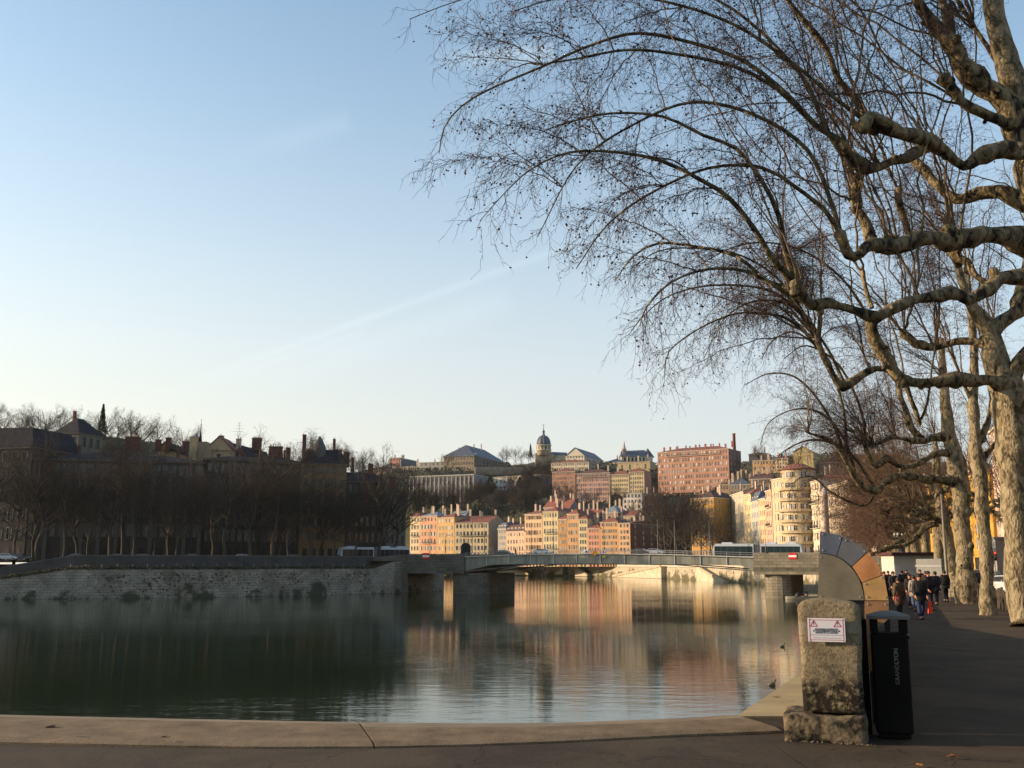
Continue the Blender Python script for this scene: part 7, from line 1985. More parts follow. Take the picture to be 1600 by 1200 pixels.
# coloured quarter-circle panel
def panel():
    Y = 11.75
    c = at(1278, 937, Y)
    t = thing('coloured_panel', 'quarter-round enamel panel with grey centre and a ring of blue, orange and tan pieces', 'panel', (c.x, c.y, gz(Y)))
    s = Y / 1600 * 1.0
    def P(px, py): q_ = at(px, py, Y) - t.location; return (q_.x * .945, q_.z)
    t.rotation_euler = (0, 0, TILT)
    My = Matrix.Rotation(R(90), 4, 'X')
    def plate(name, pts, m, y=0.0, th_=.035, lab=None):
        mb = MB(); mb.prism([P(*p) for p in pts], -y, -y + th_, M=My); o = mb.build(name, [m], t)
        if lab: o['label'] = lab
        return o
    def em(n, c, v=.12): return mat(n, c, .5, v + .12, 3.0, spec=.3, detail=10, streaks=.15)
    gy = em('panel_grey', (0.15, 0.13, 0.09), .08); bl = em('panel_blue', (0.085, 0.10, 0.135), .08); bl2 = em('panel_blue_grey', (0.10, 0.105, 0.115), .08); orr = em('panel_orange', (0.42, 0.19, 0.07), .2); tan = em('panel_tan', (0.42, 0.25, 0.09), .15); br = em('panel_brown', (0.26, 0.14, 0.065), .2)
    arc = [(1280, 865)] + [(1350 - 70 + 70 * math.sin(a), 937 - 72 * math.cos(a)) for a in np.linspace(.12, 1.57, 12)]
    arc = [(1280, 864.5), (1292, 866), (1306, 869.5), (1318, 876), (1329, 885.5), (1336, 894), (1343, 906), (1346.5, 916), (1349, 927), (1350, 937)]
    plate('grey_quadrant', [(1277.5, 937)] + arc[::1], gy, 0)
    d = 0.6
    plate('ring_piece', [(1280.3, 863.5), (1281.8, 830.2), (1317, 837.4), (1307, 868.6), (1292, 864.8)], bl, .004, lab='slate blue ring piece at the top left')
    plate('ring_piece', [(1308, 869), (1318.2, 837.8), (1356.5, 861), (1331, 884.5), (1319, 875)], bl2, .004, lab='blue-grey ring piece')
    plate('ring_piece', [(1332, 885.2), (1357.6, 862), (1380.5, 897), (1347, 909.4), (1337.5, 893.5)], orr, .004, lab='orange ring piece')
    plate('ring_piece', [(1347.6, 910.2), (1380.8, 898.2), (1387.8, 937), (1351, 937), (1349.8, 926)], tan, .004, lab='tan ring piece')
    plate('lower_piece', [(1351, 938.3), (1388, 938.3), (1388, 965), (1364, 986), (1364, 1046), (1357, 1046), (1352, 1000)], br, .004, lab='brown lower strip of the ring')
    mb = MB(); mb.prism([P(*p) for p in ((1279, 936), (1282.5, 832), (1317, 839.5), (1355, 862.5), (1378.5, 898), (1386, 936), (1386, 963), (1353, 998))], .036 - .0705, .0355 - .0385, M=My); mb.build('back_plate', [m_black], t)
    for bx, by in ((1283, 932), (1344, 932), (1283, 871), (1286, 835), (1313, 842), (1322, 845), (1351, 862), (1359, 868), (1374, 895), (1352, 912), (1377, 902), (1355, 932), (1383, 932), (1286, 860), (1356, 943), (1383, 943), (1383, 960)):
        mb = MB(); mb.lathe([(.009, 0), (.008, .004), (.003, .006)], 8, (0, 0, 0), M=Matrix.Translation((P(bx, by)[0], -.0352, P(bx, by)[1])) @ My); mb.build('bolt', [m_steel], t)
    mb = MB(); mb.box(P(1277.5, 937)[0], P(1388, 937)[0], .036, .10, P(0, 941)[1], P(0, 937.5)[1]); mb.build('support_rail', [m_black], t)
    x0 = P(1350, 937)[0]
    for dx in (.02, .2):
        mb = MB(); mb.box(x0 + dx, x0 + dx + .06, .04, .10, 0, P(0, 941)[1] - .003); mb.build('post', [m_black], t)
panel()

def bin_():
    Y = 10.5
    x0, x1 = xat(1373, Y, 1050), xat(1431, Y, 1050); w = (x1 - x0) * .95
    t = thing('litter_bin', 'black litter bin with a domed grey lid and GRANDLYON lettering beside the pillar', 'litter bin', ((x0 + x1) / 2, Y + w / 2, 0), TILT)
    bk = mat('bin_black', (0.006, 0.005, 0.0045), .75, .4, 2.5, spec=.12); lid = mat('bin_lid', (0.10, 0.095, 0.085), .6, .2, 3)
    H = zat(958, Y); hw = w / 2
    hb_ = zat(990, Y)
    mb = MB(); mb.box(-hw, hw, -hw, hw, .04, hb_); o = mb.build('body', [bk], t); bevel(o, .03, 3)
    mb = MB(); mb.box(-hw + .03, hw - .03, -hw + .03, hw - .03, 0, .039); mb.build('foot', [bk], t)
    for sx in (-1, 1):
        for sy in (-1, 1):
            mb = MB(); mb.box(sx * (hw - .035) - .035, sx * (hw - .035) + .035, sy * (hw - .035) - .035, sy * (hw - .035) + .035, hb_ + .002, H - .062); mb.build('corner_post', [bk], t)
    # domed lid, wider than the body
    rg_ = MB(); N = 8; k = hw * 1.17
    vs = []
    for i in range(N + 1):
        for j in range(N + 1):
            x = -k + 2 * k * i / N; y = -k + 2 * k * j / N; vs.append((x, y, H - .03 + .05 * (1 - (x / k) ** 2) * (1 - (y / k) ** 2)))
    fs = [(i * (N + 1) + j, (i + 1) * (N + 1) + j, (i + 1) * (N + 1) + j + 1, i * (N + 1) + j + 1) for i in range(N) for j in range(N)]
    rg_.add(vs, fs, 0, True); rg_.box(-k, k, -k, k, H - .06, H - .031); rg_.build('lid', [lid], t)
    mb = MB(); mb.box(-hw - .012, hw + .012, -hw - .012, -hw - .001, hb_ - .05, hb_ - .02); mb.build('collar', [bk], t)
    grey = mat('lettering_grey', (0.11, 0.11, 0.105), .5, .05, 2)
    text_obj('GRAND', .056, (.052, -hw - .004, zat(1053.5, Y)), (R(90), R(-90), 0), grey, t, extr=.001)
    text_obj('LYON', .056, (.052, -hw - .004, zat(1025, Y)), (R(90), R(-90), 0), grey, t, bold=.0022, extr=.001)
    mb = MB(); mb.lathe([(.007, -.015), (.007, .015)], 8, (hw + .006, -hw + .06, hb_ - .02)); mb.build('lock', [m_steel], t)
    # narrow dark slab of its mounting between bin and panel
    mb = MB(); mb.box(-hw - .11, -hw - .035, .0, .08, 0, zat(970, Y)); mb.build('mounting_post', [bk], t)
bin_()

# little things on the ground: fallen leaves, twigs
def leaf(px, py, size, label, z=0.0, col=(0.28, 0.09, 0.03)):
    p = gnd(px, py, z); mb = MB(); rg = random.Random(int(px * 7 + py))
    n = 9; pts = []
    for i in range(n):
        a = 2 * math.pi * i / n; r = size * (1 if i % 2 == 0 else .55) * rg.uniform(.8, 1.1); pts.append((r * math.cos(a), r * .8 * math.sin(a), .006 + .3 * size * (.5 + .5 * math.sin(a * 2 + px))))
    mb.add([(0, 0, .01)] + pts, [(0, i + 1, (i + 1) % n + 1) for i in range(n)])
    mb.tube([(0, 0, .01), (size * 1.2, size * .3, .012)], .0022, 4)
    tag(mb.build('fallen_leaf', [mat('leaf_brown' + str(col)[:8], col, .85, .3, 12)], loc=(p.x, p.y, p.z + .002)), label, 'leaf', 'dead leaves on the ground')
leaf(1488, 1184, .065, 'orange-brown dead leaf lying on the asphalt at the lower right')
leaf(1433, 1197, .045, 'small orange leaf fragment at the bottom edge, right side', col=(0.35, 0.14, 0.03))
leaf(80, 1139, .085, 'dark dead leaf on the kerb at the far left', .1, (0.06, 0.03, 0.02))
leaf(256, 1154, .05, 'small dark crumpled leaf on the kerb right of the far left one', .05, (0.05, 0.03, 0.02))
leaf(1212, 1091, .05, 'small brown leaf on the sandy ledge left of the pillar', .02, (0.12, 0.05, 0.03))
leaf(1300, 1173, .035, 'tiny dark leaf on the asphalt in front of the pillar', col=(0.05, 0.035, 0.025))
leaf(1196, 1147, .03, 'tiny black leaf at the kerb end left of the pillar', col=(0.03, 0.02, 0.015))
mb = MB()
for k, (a, b) in enumerate((((1440, 1018), (1512, 1105)), ((1430, 1075), (1485, 1080)))):
    p, q_ = gnd(*a, -.05), gnd(*b, 0)
    mb.tube([p + Vector((0, 0, .05)), p.lerp(q_, .5) + Vector((.05, 0, .04)), q_ + Vector((0, 0, .01))], .006, 5)
# duck on the river
def duck(px, py, label):
    p = gnd(px, py, WATER_Z); t = thing('duck', label, 'duck', p, R(20), group='ducks on the river')
    mb = MB(); mb.lathe([(.01, -.24), (.07, -.2), (.12, -.05), (.12, .08), (.06, .2), (.01, .24)], 12, (0, 0, 0), M=Matrix.Translation((0, 0, .05)) @ Matrix.Rotation(R(90), 4, 'Y')); mb.build('body', [mat('duck_feathers', (0.14, 0.12, 0.10), .8, .5, 8)], t)
    mb = MB(); mb.tube([(.15, 0, .08), (.2, 0, .2), (.22, 0, .26)], [.05, .035, .05], 8); mb.lathe([(.01, -.05), (.05, 0), (.01, .06)], 8, (.24, 0, .28)); mb.build('head', [mat('duck_dark', (0.03, 0.05, 0.03), .6, .3, 5)], t)
    mb = MB(); mb.box(.28, .35, -.02, .02, .26, .275); mb.build('bill', [mat('duck_bill', (0.5, 0.3, 0.05), .6, .1, 5)], t)
duck(1222, 1011, 'lone duck floating on the water left of the stone pillar')
duck(1206, 1071, 'dark duck on the water close to the sandy ledge')

# moored boat beyond the right pier and its low landing
def boat():
    p = gnd(1255, 936.5, WATER_Z)
    t = thing('rowing_boat', 'small pale boat with dark gear aboard moored beyond the right bridge pier', 'boat', (p.x, p.y, WATER_Z), R(-6))
    L = 6.4; mb = MB(); N = 10; vs = []
    for i in range(N + 1):
        x = -L / 2 + L * i / N; f = math.sin(math.pi * min(1, (i + .6) / (N + .6))) ** .5 if i < N else .05; w = 1.0 * max(.06, f); vs += [(x, -w * .55, -.15), (x, -w, .55 + .25 * (i / N) ** 3), (x, w, .55 + .25 * (i / N) ** 3), (x, w * .55, -.15), (x, -w * .9, .5 + .25 * (i / N) ** 3), (x, w * .9, .5 + .25 * (i / N) ** 3), (x, 0, .12)]
    fs = []
    for i in range(N):
        a, b = i * 7, (i + 1) * 7
        fs += [(a, b, b + 1, a + 1), (a + 3, a + 2, b + 2, b + 3), (a, a + 3, b + 3, b), (a + 1, b + 1, b + 4, a + 4), (a + 2, a + 5, b + 5, b + 2), (a + 4, b + 4, b + 6, a + 6), (a + 6, b + 6, b + 5, a + 5)]
    fs += [(0, 1, 2, 3), (N * 7 + 3, N * 7 + 2, N * 7 + 1, N * 7)]
    mb.add(vs, fs); mb.build('hull', [mat('boat_paint', (0.40, 0.36, 0.29), .7, .15, 1)], t)
    for x in (-1.6, 0, 1.5):
        mb = MB(); mb.box(x - .15, x + .15, -.85, .85, .40, .45); mb.build('thwart', [mat('boat_wood', (0.2, 0.14, 0.08), .8, .2, 2)], t)
    mb = MB(); mb.lathe([(.5, 0), (.62, .25), (.5, .55), (.25, .8), (.05, .95)], 10, (-.9, 0, .45)); mb.build('gear_pile', [m_black], t)
    mb = MB(); mb.tube([(.5 + .42 * math.cos(a), 0, .95 + .42 * math.sin(a)) for a in np.linspace(0, 6.28, 14)], .12, 7, caps=False); mb.build('tyre', [m_black], t)
    Y = 262; x0, x1 = xat(1226, Y), xat(1285, Y)
    o = MB(); o.box(0, x1 - x0 + 8, 0, 4, -.6, zat(913.5, Y) - WATER_Z); tag(bevel(o.build('landing_stage', [mat('landing_stone', (0.30, 0.26, 0.19), .95, .2, .5)], loc=(x0, Y, WATER_Z)), .08), 'low stone landing stage at the foot of the sunlit quay wall beyond the right pier', 'landing stage')
boat()

# ---------------------------------------------------------------- promenade furniture and vehicles
def kiosk():
    Y = 88; p0, p1 = xat(1397, Y, 880), xat(1462, Y, 880); w = p1 - p0
    t = thing('kiosk', 'white kiosk with a dark red overhanging roof behind the walking people', 'kiosk', (p0, Y, gz(Y)))
    wm = mat('kiosk_white', (0.42, 0.40, 0.35), .7, .06, .6); H = zat(863, Y) - gz(Y) - .25
    mb = MB(); mb.box(0, w, 0, 3, 0, H); mb.build('wall', [wm], t)
    mb = MB(); mb.box(-.35, w + .3, -.5, 3.4, H + .002, H + .25); bevel(mb.build('roof', [mat('kiosk_roof', (0.06, 0.02, 0.018), .7, .2, 1)], t), .04)
    mb = MB(); mb.box(w * .25, w * .85, -.03, -.003, 1.0, 2.0); mb.build('counter_window', [mat('kiosk_shutter', (0.42, 0.40, 0.36), .6, .1, 1)], t)
    mb = MB(); mb.box(w * .2, w * .9, -.3, -.003, .88, .95); mb.build('counter', [m_steel], t)
    mb = MB(); mb.box(.05, w * .12, -.02, -.002, .05, 2.0); mb.build('door', [mat('kiosk_door', (0.5, 0.49, 0.46), .7, .06, .6)], t)
kiosk()
def morris():
    Y = 112; x = xat(1408, Y, 850)
    t = thing('advertising_column', 'dark advertising column with a crown of lamps left of the white kiosk', 'advertising column', (x, Y, gz(Y)))
    z = lambda y: zat(y, Y) - gz(Y); s = Y / 1600
    mb = MB(); mb.lathe([(6.3 * s, 0), (6.3 * s, .3), (5.4 * s, .35), (5.4 * s, z(842))], 18); mb.build('drum', [mat('column_green', (0.02, 0.025, 0.02), .5, .2, 2)], t)
    mb = MB(); mb.lathe([(6 * s, z(842)), (9.5 * s, z(840)), (9.5 * s, z(838)), (6 * s, z(836)), (5.4 * s, z(832)), (3 * s, z(828)), (.5 * s, z(822)), (.1, z(819))], 18); mb.build('canopy', [m_black], t)
    for i in range(8):
        a = 2 * math.pi * i / 8; mb = MB(); mb.lathe([(.08, 0), (.17, .12), (.12, .3), (.02, .36)], 8, (8.8 * s * math.cos(a), 8.8 * s * math.sin(a), z(837.5))); mb.build('globe', [mat('globe_grey', (0.3, 0.29, 0.26), .5, .1, 1)], t)
    mb = MB()
    for k in range(2):
        n = 7; a0 = -2.4 + k * 1.3; r = 5.5 * s
        vs = [(r * math.cos(a0 + 1.0 * j / n), r * math.sin(a0 + 1.0 * j / n), zz) for zz in (1.1, 3.4) for j in range(n + 1)]
        mb = MB(); mb.add(vs, [(j, j + 1, n + 2 + j, n + 1 + j) for j in range(n)]); mb.build('poster', [mat('poster_red' if k else 'poster_mauve', (0.25, 0.03, 0.05) if k else (0.2, 0.12, 0.2), .6, .4, 2.5)], t)
morris()
def truck():
    Y = 72; x0, x1 = xat(1471, Y, 890), xat(1506, Y, 890); w = x1 - x0
    t = thing('box_trailer', 'grey-white catering trailer with an oval tan emblem parked behind the lone walker', 'trailer', (x0, Y, gz(Y)))
    z1 = zat(873, Y) - gz(Y)
    mb = MB(); mb.box(0, w, 0, 4.5, .5, z1); bevel(mb.build('box', [mat('trailer_white', (0.15, 0.155, 0.145), .6, .1, .6)], t), .05)
    mb = MB(); mb.box(-.03, w + .03, -.06, 4.6, z1 - .55, z1 - .45); mb.build('trim_strip', [m_steel], t)
    mb = MB(); mb.prism([(.72 * math.cos(a), .38 * math.sin(a)) for a in np.linspace(0, 6.2832, 25)[:-1]], 0, .01, M=Matrix.Translation((w * .62, -.012, 1.25)) @ Matrix.Rotation(R(90), 4, 'X')); mb.build('oval_emblem', [mat('emblem_tan', (0.25, 0.13, 0.05), .6, .2, 2)], t)
    for x in (.35, w - .35):
        mb = MB(); mb.lathe([(.3, -.1), (.33, 0), (.3, .1)], 14, (0, 0, 0), M=Matrix.Translation((x, .1, .33)) @ Matrix.Rotation(R(90), 4, 'X')); mb.build('wheel', [m_black], t)
truck()
RC = 'cars parked beyond the promenade trees'
for i, (px, Y, c, rz, lab) in enumerate(((1578, 66, 'silver', 100, 'silver car parked behind the second and third plane trunks'), (1556, 72, 'dark', 104, 'dark car parked left of the silver one behind the fence'), (1530, 84, 'dark', 8, 'dark car crossing behind the slim bright trunk'), (1592, 78, 'dark', 100, 'dark car half hidden by the thick right trunk'), (1484, 120, 'white', 10, 'white car far off below the ochre house'), (1530, 128, 'white', 4, 'white-roofed car between the forked and the slim trunk'), (1562, 98, 'dark', 100, 'dark car farthest in the parked line at the right'), (1470, 125, 'silver', 8, 'silver car left of the post below the ochre house'))):
    put_car(c, (xat(px, Y, 890), Y, gz(Y) + .0), R(rz), lab, RC)
def light_pole():
    Y = 60; t = lamp_post(1475.5, Y, 915, 772, 'tall thin grey lamp post rising between the promenade trees', 0, .10)
light_pole()
lamp_post(1349, 240, 868, 760, 'pale street post seen above the coloured panel', 0, .10)
lamp_post(1370.5, 190, 885, 845, 'slim pale post left of the advertising column', 0, .09)
def street_sign():
    Y = 232; x0, x1 = xat(1338, Y, 840), xat(1351, Y, 840)
    t = thing('direction_sign', 'white direction board with grey lines above the coloured panel', 'sign', (x0, Y, .3))
    z0, z1 = zat(857, Y) - .3, zat(833, Y) - .3; w = x1 - x0
    n = 5
    for k in range(n):
        mb = MB(); a = z0 + (z1 - z0) * k / n; b = z0 + (z1 - z0) * (k + 1) / n - .07; mb.box(0, w, 0, .08, a, b); mb.build('board', [m_white], t)
    for x in (.15, w - .15):
        mb = MB(); mb.tube([(x, .13, 0), (x, .13, z1)], .045, 6); mb.build('post', [m_steel], t)
street_sign()
def traffic_light():
    Y = 92; x = xat(1554, Y, 865); zg = gz(Y); z = zat(865, Y) - zg
    t = thing('traffic_light', 'traffic light showing red between the trunks at the right', 'traffic light', (x, Y, zg))
    mb = MB(); mb.tube([(0, .12, 0), (0, .12, z + .5)], .05, 8); mb.build('pole', [m_steel], t)
    mb = MB(); mb.box(-.14, .14, -.1, .1, z - .62, z + .2); bevel(mb.build('housing', [m_black], t), .03)
    rm = bpy.data.materials.new('lit_red_lens'); rm.use_nodes = True; b = rm.node_tree.nodes['Principled BSDF']; b.inputs['Base Color'].default_value = (.6, .02, .01, 1); b.inputs['Emission Color'].default_value = (1, .04, .01, 1); b.inputs['Emission Strength'].default_value = 3.0
    for k, m in enumerate((rm, m_glass, m_glass)):
        mb = MB(); mb.lathe([(.085, 0), (.08, .02)], 12, (0, 0, 0), M=Matrix.Translation((0, -.101, z + .06 - k * .26)) @ Matrix.Rotation(R(90), 4, 'X')); mb.build('lens', [m], t)
traffic_light()
# grey shed / billboard wall behind trunks
mb = MB(); Y = 100; x = xat(1556, Y, 860)
mb.box(0, 4.2, 0, 3.5, 0, zat(842, Y) - gz(Y)); mb.box(-.15, 4.35, -.15, 3.65, zat(842, Y) - gz(Y) + .003, zat(842, Y) - gz(Y) + .2)
tag(mb.build('shelter', [mat('shelter_grey', (0.25, 0.25, 0.25), .6, .15, .5)], loc=(x, Y, gz(Y))), 'grey boxy shelter behind the traffic light', 'shelter')

# low fence of upright stakes beside the trees
def fence():
    t = thing('stake_fence', 'low dark fence of upright stakes along the planting strip under the plane trees', 'fence', (0, 0, 0))
    m = mat('fence_wood', (0.05, 0.04, 0.03), .9, .3, 3)
    pts = [Vector((xat(1598, 36.8) + .6, 36.8, 0)), Vector((xat(1518, 57.5) + .6, 57.5, 0)), Vector((xat(1470, 80) + .8, 80, 0))]
    mb = MB(); mb.box(-.05, .05, -.05, .05, 0, 1.0, taper=.01); me = mb.mesh('stake', [m])
    pts = [Vector((16.0 + 2.9, 33, 0))] + pts
    for a, b in zip(pts[:-1], pts[1:]):
        L = (b - a).length; n = int(L / .42)
        for k in range(n):
            p = a.lerp(b, k / n); p.z = gz(p.y)
            if (p.y * 1.7) % 6 < .5: continue
            o = link('stake', me, t, p); o.rotation_euler = (random.uniform(-.05, .05), random.uniform(-.05, .05), random.random()); o.scale = (1, 1, random.uniform(.85, 1.1))
        for z in (.3, .8):
            r_ = MB(); r_.tube([(a.x + .07, a.y, gz(a.y) + z), (b.x + .07, b.y, gz(b.y) + z)], .025, 5); r_.build('rail', [m], t)
fence()
for i, (px, Y) in enumerate(((1484, 62), (1494, 61))):
    t = thing('barrier', 'low grey tubular barrier on the path, %s of two left of the forked trunk' % ('left' if i == 0 else 'right'), 'barrier', (xat(px, Y), Y, gz(Y)), group='tubular barriers')
    mb = MB(); mb.tube([(-.5, 0, 0), (-.5, 0, .9), (-.42, 0, 1.0), (.42, 0, 1.0), (.5, 0, .9), (.5, 0, 0)], .03, 6); mb.build('frame', [m_steel], t)
    mb = MB(); mb.tube([(-.5, 0, .5), (.5, 0, .5)], .022, 6); mb.build('crossbar', [m_steel], t)
# ---------------------------------------------------------------- people
def skin_mesh(name, verts, edges, radii, m, parent, sub=1, root=0):
    me = bpy.data.meshes.new(name); me.from_pydata(verts, edges, []); o = bpy.data.objects.new('tmp', me); COL.objects.link(o)
    md = o.modifiers.new('s', 'SKIN'); md.use_smooth_shade = True
    for i, r in enumerate(radii): me.skin_vertices[0].data[i].radius = r if isinstance(r, tuple) else (r, r)
    me.skin_vertices[0].data[root].use_root = True
    s = o.modifiers.new('u', 'SUBSURF'); s.levels = sub; s.render_levels = sub
    dg = bpy.context.evaluated_depsgraph_get(); dg.update(); out = bpy.data.meshes.new_from_object(o.evaluated_get(dg)); COL.objects.unlink(o); bpy.data.objects.remove(o)
    out.materials.clear(); out.materials.append(m); out.name = name
    return link(name, out, parent)
m_skin = mat('skin', (0.42, 0.20, 0.12), .6, .08, 8)
def cloth(n, c): return mat('cloth_' + n, c, .9, .2, 6, bump=.01, bscale=20)
def person(label, loc, rz, H=1.72, stride=.25, coat=(0.012, 0.012, 0.014), legs=(0.015, 0.017, 0.025), hair=(0.02, 0.015, 0.01), long_coat=False, arms=(.1, -.1), elbow=(.12, .12), hooded=False, lean=0.0, group='people walking on the promenade', scarf=None, hat=None):
    t = thing('person', label, 'person', loc, rz, group)
    k = H / 1.72
    v = lambda *p: (p[0] * k, p[1] * k, p[2] * k)
    s = stride
    # the figure looks along -Y (towards the camera) at rz = 0
    J = dict(pel=(0, 0, .94), wai=(0, -.01 - lean * .3, 1.08), che=(0, .0 - lean * .6, 1.30), nek=(0, .01 - lean, 1.47), hd1=(0, -.005 - lean, 1.56), hd2=(0, -.0 - lean, 1.65),
        shL=(-.17, .01 - lean * .8, 1.41), shR=(.17, .01 - lean * .8, 1.41), elL=(-.22, .03 - arms[0] * .6, 1.14), elR=(.22, .03 - arms[1] * .6, 1.14), wrL=(-.22, .0 - arms[0] - elbow[0], .90), wrR=(.22, 0 - arms[1] - elbow[1], .90),
        hiL=(-.09, 0, .90), hiR=(.09, 0, .90), knL=(-.095, -s * .5 - .03, .50), knR=(.095, s * .35 - .04, .50), anL=(-.095, -s, .09), anR=(.095, s, .11), toL=(-.10, -s - .16, .035), toR=(.10, s - .14, .04))
    names = list(J); I = {n: i for i, n in enumerate(names)}
    E = [('pel', 'wai'), ('wai', 'che'), ('che', 'nek'), ('nek', 'hd1'), ('hd1', 'hd2'), ('che', 'shL'), ('che', 'shR'), ('shL', 'elL'), ('elL', 'wrL'), ('shR', 'elR'), ('elR', 'wrR'), ('pel', 'hiL'), ('pel', 'hiR'), ('hiL', 'knL'), ('knL', 'anL'), ('hiR', 'knR'), ('knR', 'anR'), ('anL', 'toL'), ('anR', 'toR')]
    rad = dict(pel=.13, wai=.11, che=.14, nek=.052, hd1=.078, hd2=.088, shL=.06, shR=.06, elL=.042, elR=.042, wrL=.028, wrR=.028, hiL=.085, hiR=.085, knL=.055, knR=.055, anL=.036, anR=.036, toL=.032, toR=.032)
    body = skin_mesh('body', [v(*J[n]) for n in names], [(I[a], I[b]) for a, b in E], [rad[n] * k for n in names], m_skin, t)
    # hands: palm and five fingers each
    for sd, w in (('L', -1), ('R', 1)):
        W_ = Vector(v(*J['wr' + sd])); e_ = Vector(v(*J['el' + sd])); d_ = (W_ - e_).normalized(); mb = MB()
        mb.tube([W_ - d_ * .02, W_ + d_ * .03, W_ + d_ * .09], [.028, .042, .036], 8)
        for i in range(4):
            o_ = Vector((0, (-.03 + .02 * i), 0)); L_ = (.065, .075, .07, .055)[i]; a = W_ + d_ * .085 + o_; mb.tube([a, a + d_ * L_ * .5 + Vector((-w * .008, 0, 0)), a + d_ * L_ + Vector((-w * .03, 0, 0))], [.010, .009, .007], 5)
        a = W_ + d_ * .03 + Vector((0, -.035, 0)); mb.tube([a, a + d_ * .03 + Vector((0, -.025, 0)), a + d_ * .06 + Vector((-w * .01, -.03, 0))], [.012, .011, .008], 5)
        mb.build('hand', [m_skin], t)
    # face: nose, eyes, mouth, ears
    hd = Vector(v(*J['hd1'])); mb = MB()
    mb.tube([hd + Vector((0, -.08, .05)) * k, hd + Vector((0, -.108, .0)) * k, hd + Vector((0, -.085, -.012)) * k], [.010, .016, .01], 6)
    for sx in (-1, 1): mb.lathe([(.004, -.03), (.014, 0), (.004, .03)], 6, tuple(hd + Vector((sx * .088, 0, .02)) * k))
    mb.build('nose_and_ears', [m_skin], t)
    mb = MB()
    for sx in (-1, 1): mb.lathe([(.003, -.007), (.011, 0), (.003, .007)], 6, tuple(hd + Vector((sx * .033, -.083, .035)) * k))
    mb.box(-.026, .026, hd.y - .086 * k, hd.y - .08 * k, hd.z - .045 * k, hd.z - .037 * k); mb.build('eyes_and_mouth', [mat('face_dark', (0.05, 0.02, 0.02), .6, .1, 5)], t)
    # hair
    c = Vector(v(*J['hd2'])); n1, n2 = 8, 12; vs = []; fs = []
    for i in range(n1 + 1):
        for j in range(n2):
            ph = math.pi * i / n1 * .80; a = 2 * math.pi * j / n2
            front = max(0, -math.sin(a)); ph *= 1 - .50 * front ** .6
            r = .102 * k; vs.append((c.x + r * .92 * math.sin(ph) * math.cos(a), c.y + .008 + r * 1.08 * math.sin(ph) * math.sin(a), c.z - .015 + r * 1.05 * math.cos(ph)))
    for i in range(n1):
        for j in range(n2): fs.append((i * n2 + j, i * n2 + (j + 1) % n2, (i + 1) * n2 + (j + 1) % n2, (i + 1) * n2 + j))
    mb = MB(); mb.add(vs, fs, 0, True); mb.build('hat' if hat else 'hair', [cloth('hat' + str(hat)[:12], hat) if hat else mat('hair' + str(hair)[:12], hair, .7, .2, 10)], t)
    # coat
    g = 1.28
    cn = ['pel', 'wai', 'che', 'shL', 'shR', 'elL', 'elR']
    CV = [v(*J[n]) for n in cn]; CR = [(.225 * k, .175 * k), (.205 * k, .16 * k), (.225 * k, .165 * k), .11 * k, .11 * k, .085 * k, .085 * k]
    # cuffs end just above the wrist
    for sd in 'LR':
        e_, w_ = Vector(v(*J['el' + sd])), Vector(v(*J['wr' + sd])); CV.append(tuple(e_.lerp(w_, .93))); CR.append(.064 * k)
    hem = .52 if long_coat else .80
    CV.append(v(0, .0, hem)); CR.append(((.27 if long_coat else .225) * k, (.22 if long_coat else .18) * k))
    CV.append(v(0, .01 - lean * .95, 1.475)); CR.append(.075 * k)
    CE = [(0, 1), (1, 2), (2, 3), (2, 4), (3, 5), (4, 6), (5, 7), (6, 8), (0, 9), (2, 10)]
    skin_mesh('coat', CV, CE, CR, cloth('coat' + str(coat)[:16], coat), t)
    tn = ['hiL', 'knL', 'hiR', 'knR']
    TV = [v(*J['pel'])] + [v(*J[n]) for n in tn] + [v(-.095, -s * .98, .13), v(.095, s * .98, .15)]
    skin_mesh('trousers', TV, [(0, 1), (1, 2), (0, 3), (3, 4), (2, 5), (4, 6)], [.15 * k, .115 * k, .09 * k, .115 * k, .09 * k, .078 * k, .078 * k], cloth('legs' + str(legs)[:16], legs), t)
    for sd, y, z in (('L', -s, .05), ('R', s, .06)):
        x = (-.098 if sd == 'L' else .098) * k; mb = MB(); mb.tube([(x, (y + .07) * k, z * k), (x, (y - .03) * k, z * k + .005), (x * 1.02, (y - .17) * k, z * k - .012)], [.045 * k, .05 * k, .036 * k], 8); mb.build('shoe', [m_black], t)
    if scarf: mb = MB(); mb.lathe([(.075, -.04), (.095, 0), (.07, .045)], 10, v(0, .005 - lean, 1.475)); mb.build('scarf', [cloth('scarf' + str(scarf)[:12], scarf)], t)
    return t
def pp(px, py):      # a spot on the promenade under pixel (px, py)
    z = -.47
    return gnd(px, py, z)
P_ = pp(1440, 969)
p1 = person('person in black coat and blue trousers walking towards us with an orange-red bag', (P_.x, P_.y, P_.z), R(-8), 1.74, .26, legs=(0.02, 0.03, 0.08), hair=(0.03, 0.02, 0.012), arms=(.12, .05))
P = pp(1478.5, 941); person('lone person in dark clothes walking away beside the forked plane trunk', (P.x, P.y, P.z), R(176), 1.76, .10, arms=(.0, .0), elbow=(.04, .04))
P = pp(1407, 967); person('person in olive-brown coat with a red and white bag walking away beside the coloured panel', (P.x, P.y, P.z), R(190), 1.62, .16, coat=(0.075, 0.05, 0.03), legs=(0.015, 0.013, 0.013), long_coat=True, hair=(0.015, 0.01, 0.008))
P = pp(1424, 952); person('person in black coat between the brown coat and the orange-bag walker', (P.x, P.y, P.z), R(-10), 1.66, .2, coat=(0.02, 0.014, 0.014), long_coat=True, hair=(0.03, 0.015, 0.01))
P = pp(1431, 956); person('person with a pale grey jacket half hidden behind the orange-bag walker', (P.x, P.y, P.z), R(170), 1.62, .2, coat=(0.22, 0.19, 0.16), legs=(0.05, 0.07, 0.12), hair=(0.02, 0.012, 0.01))
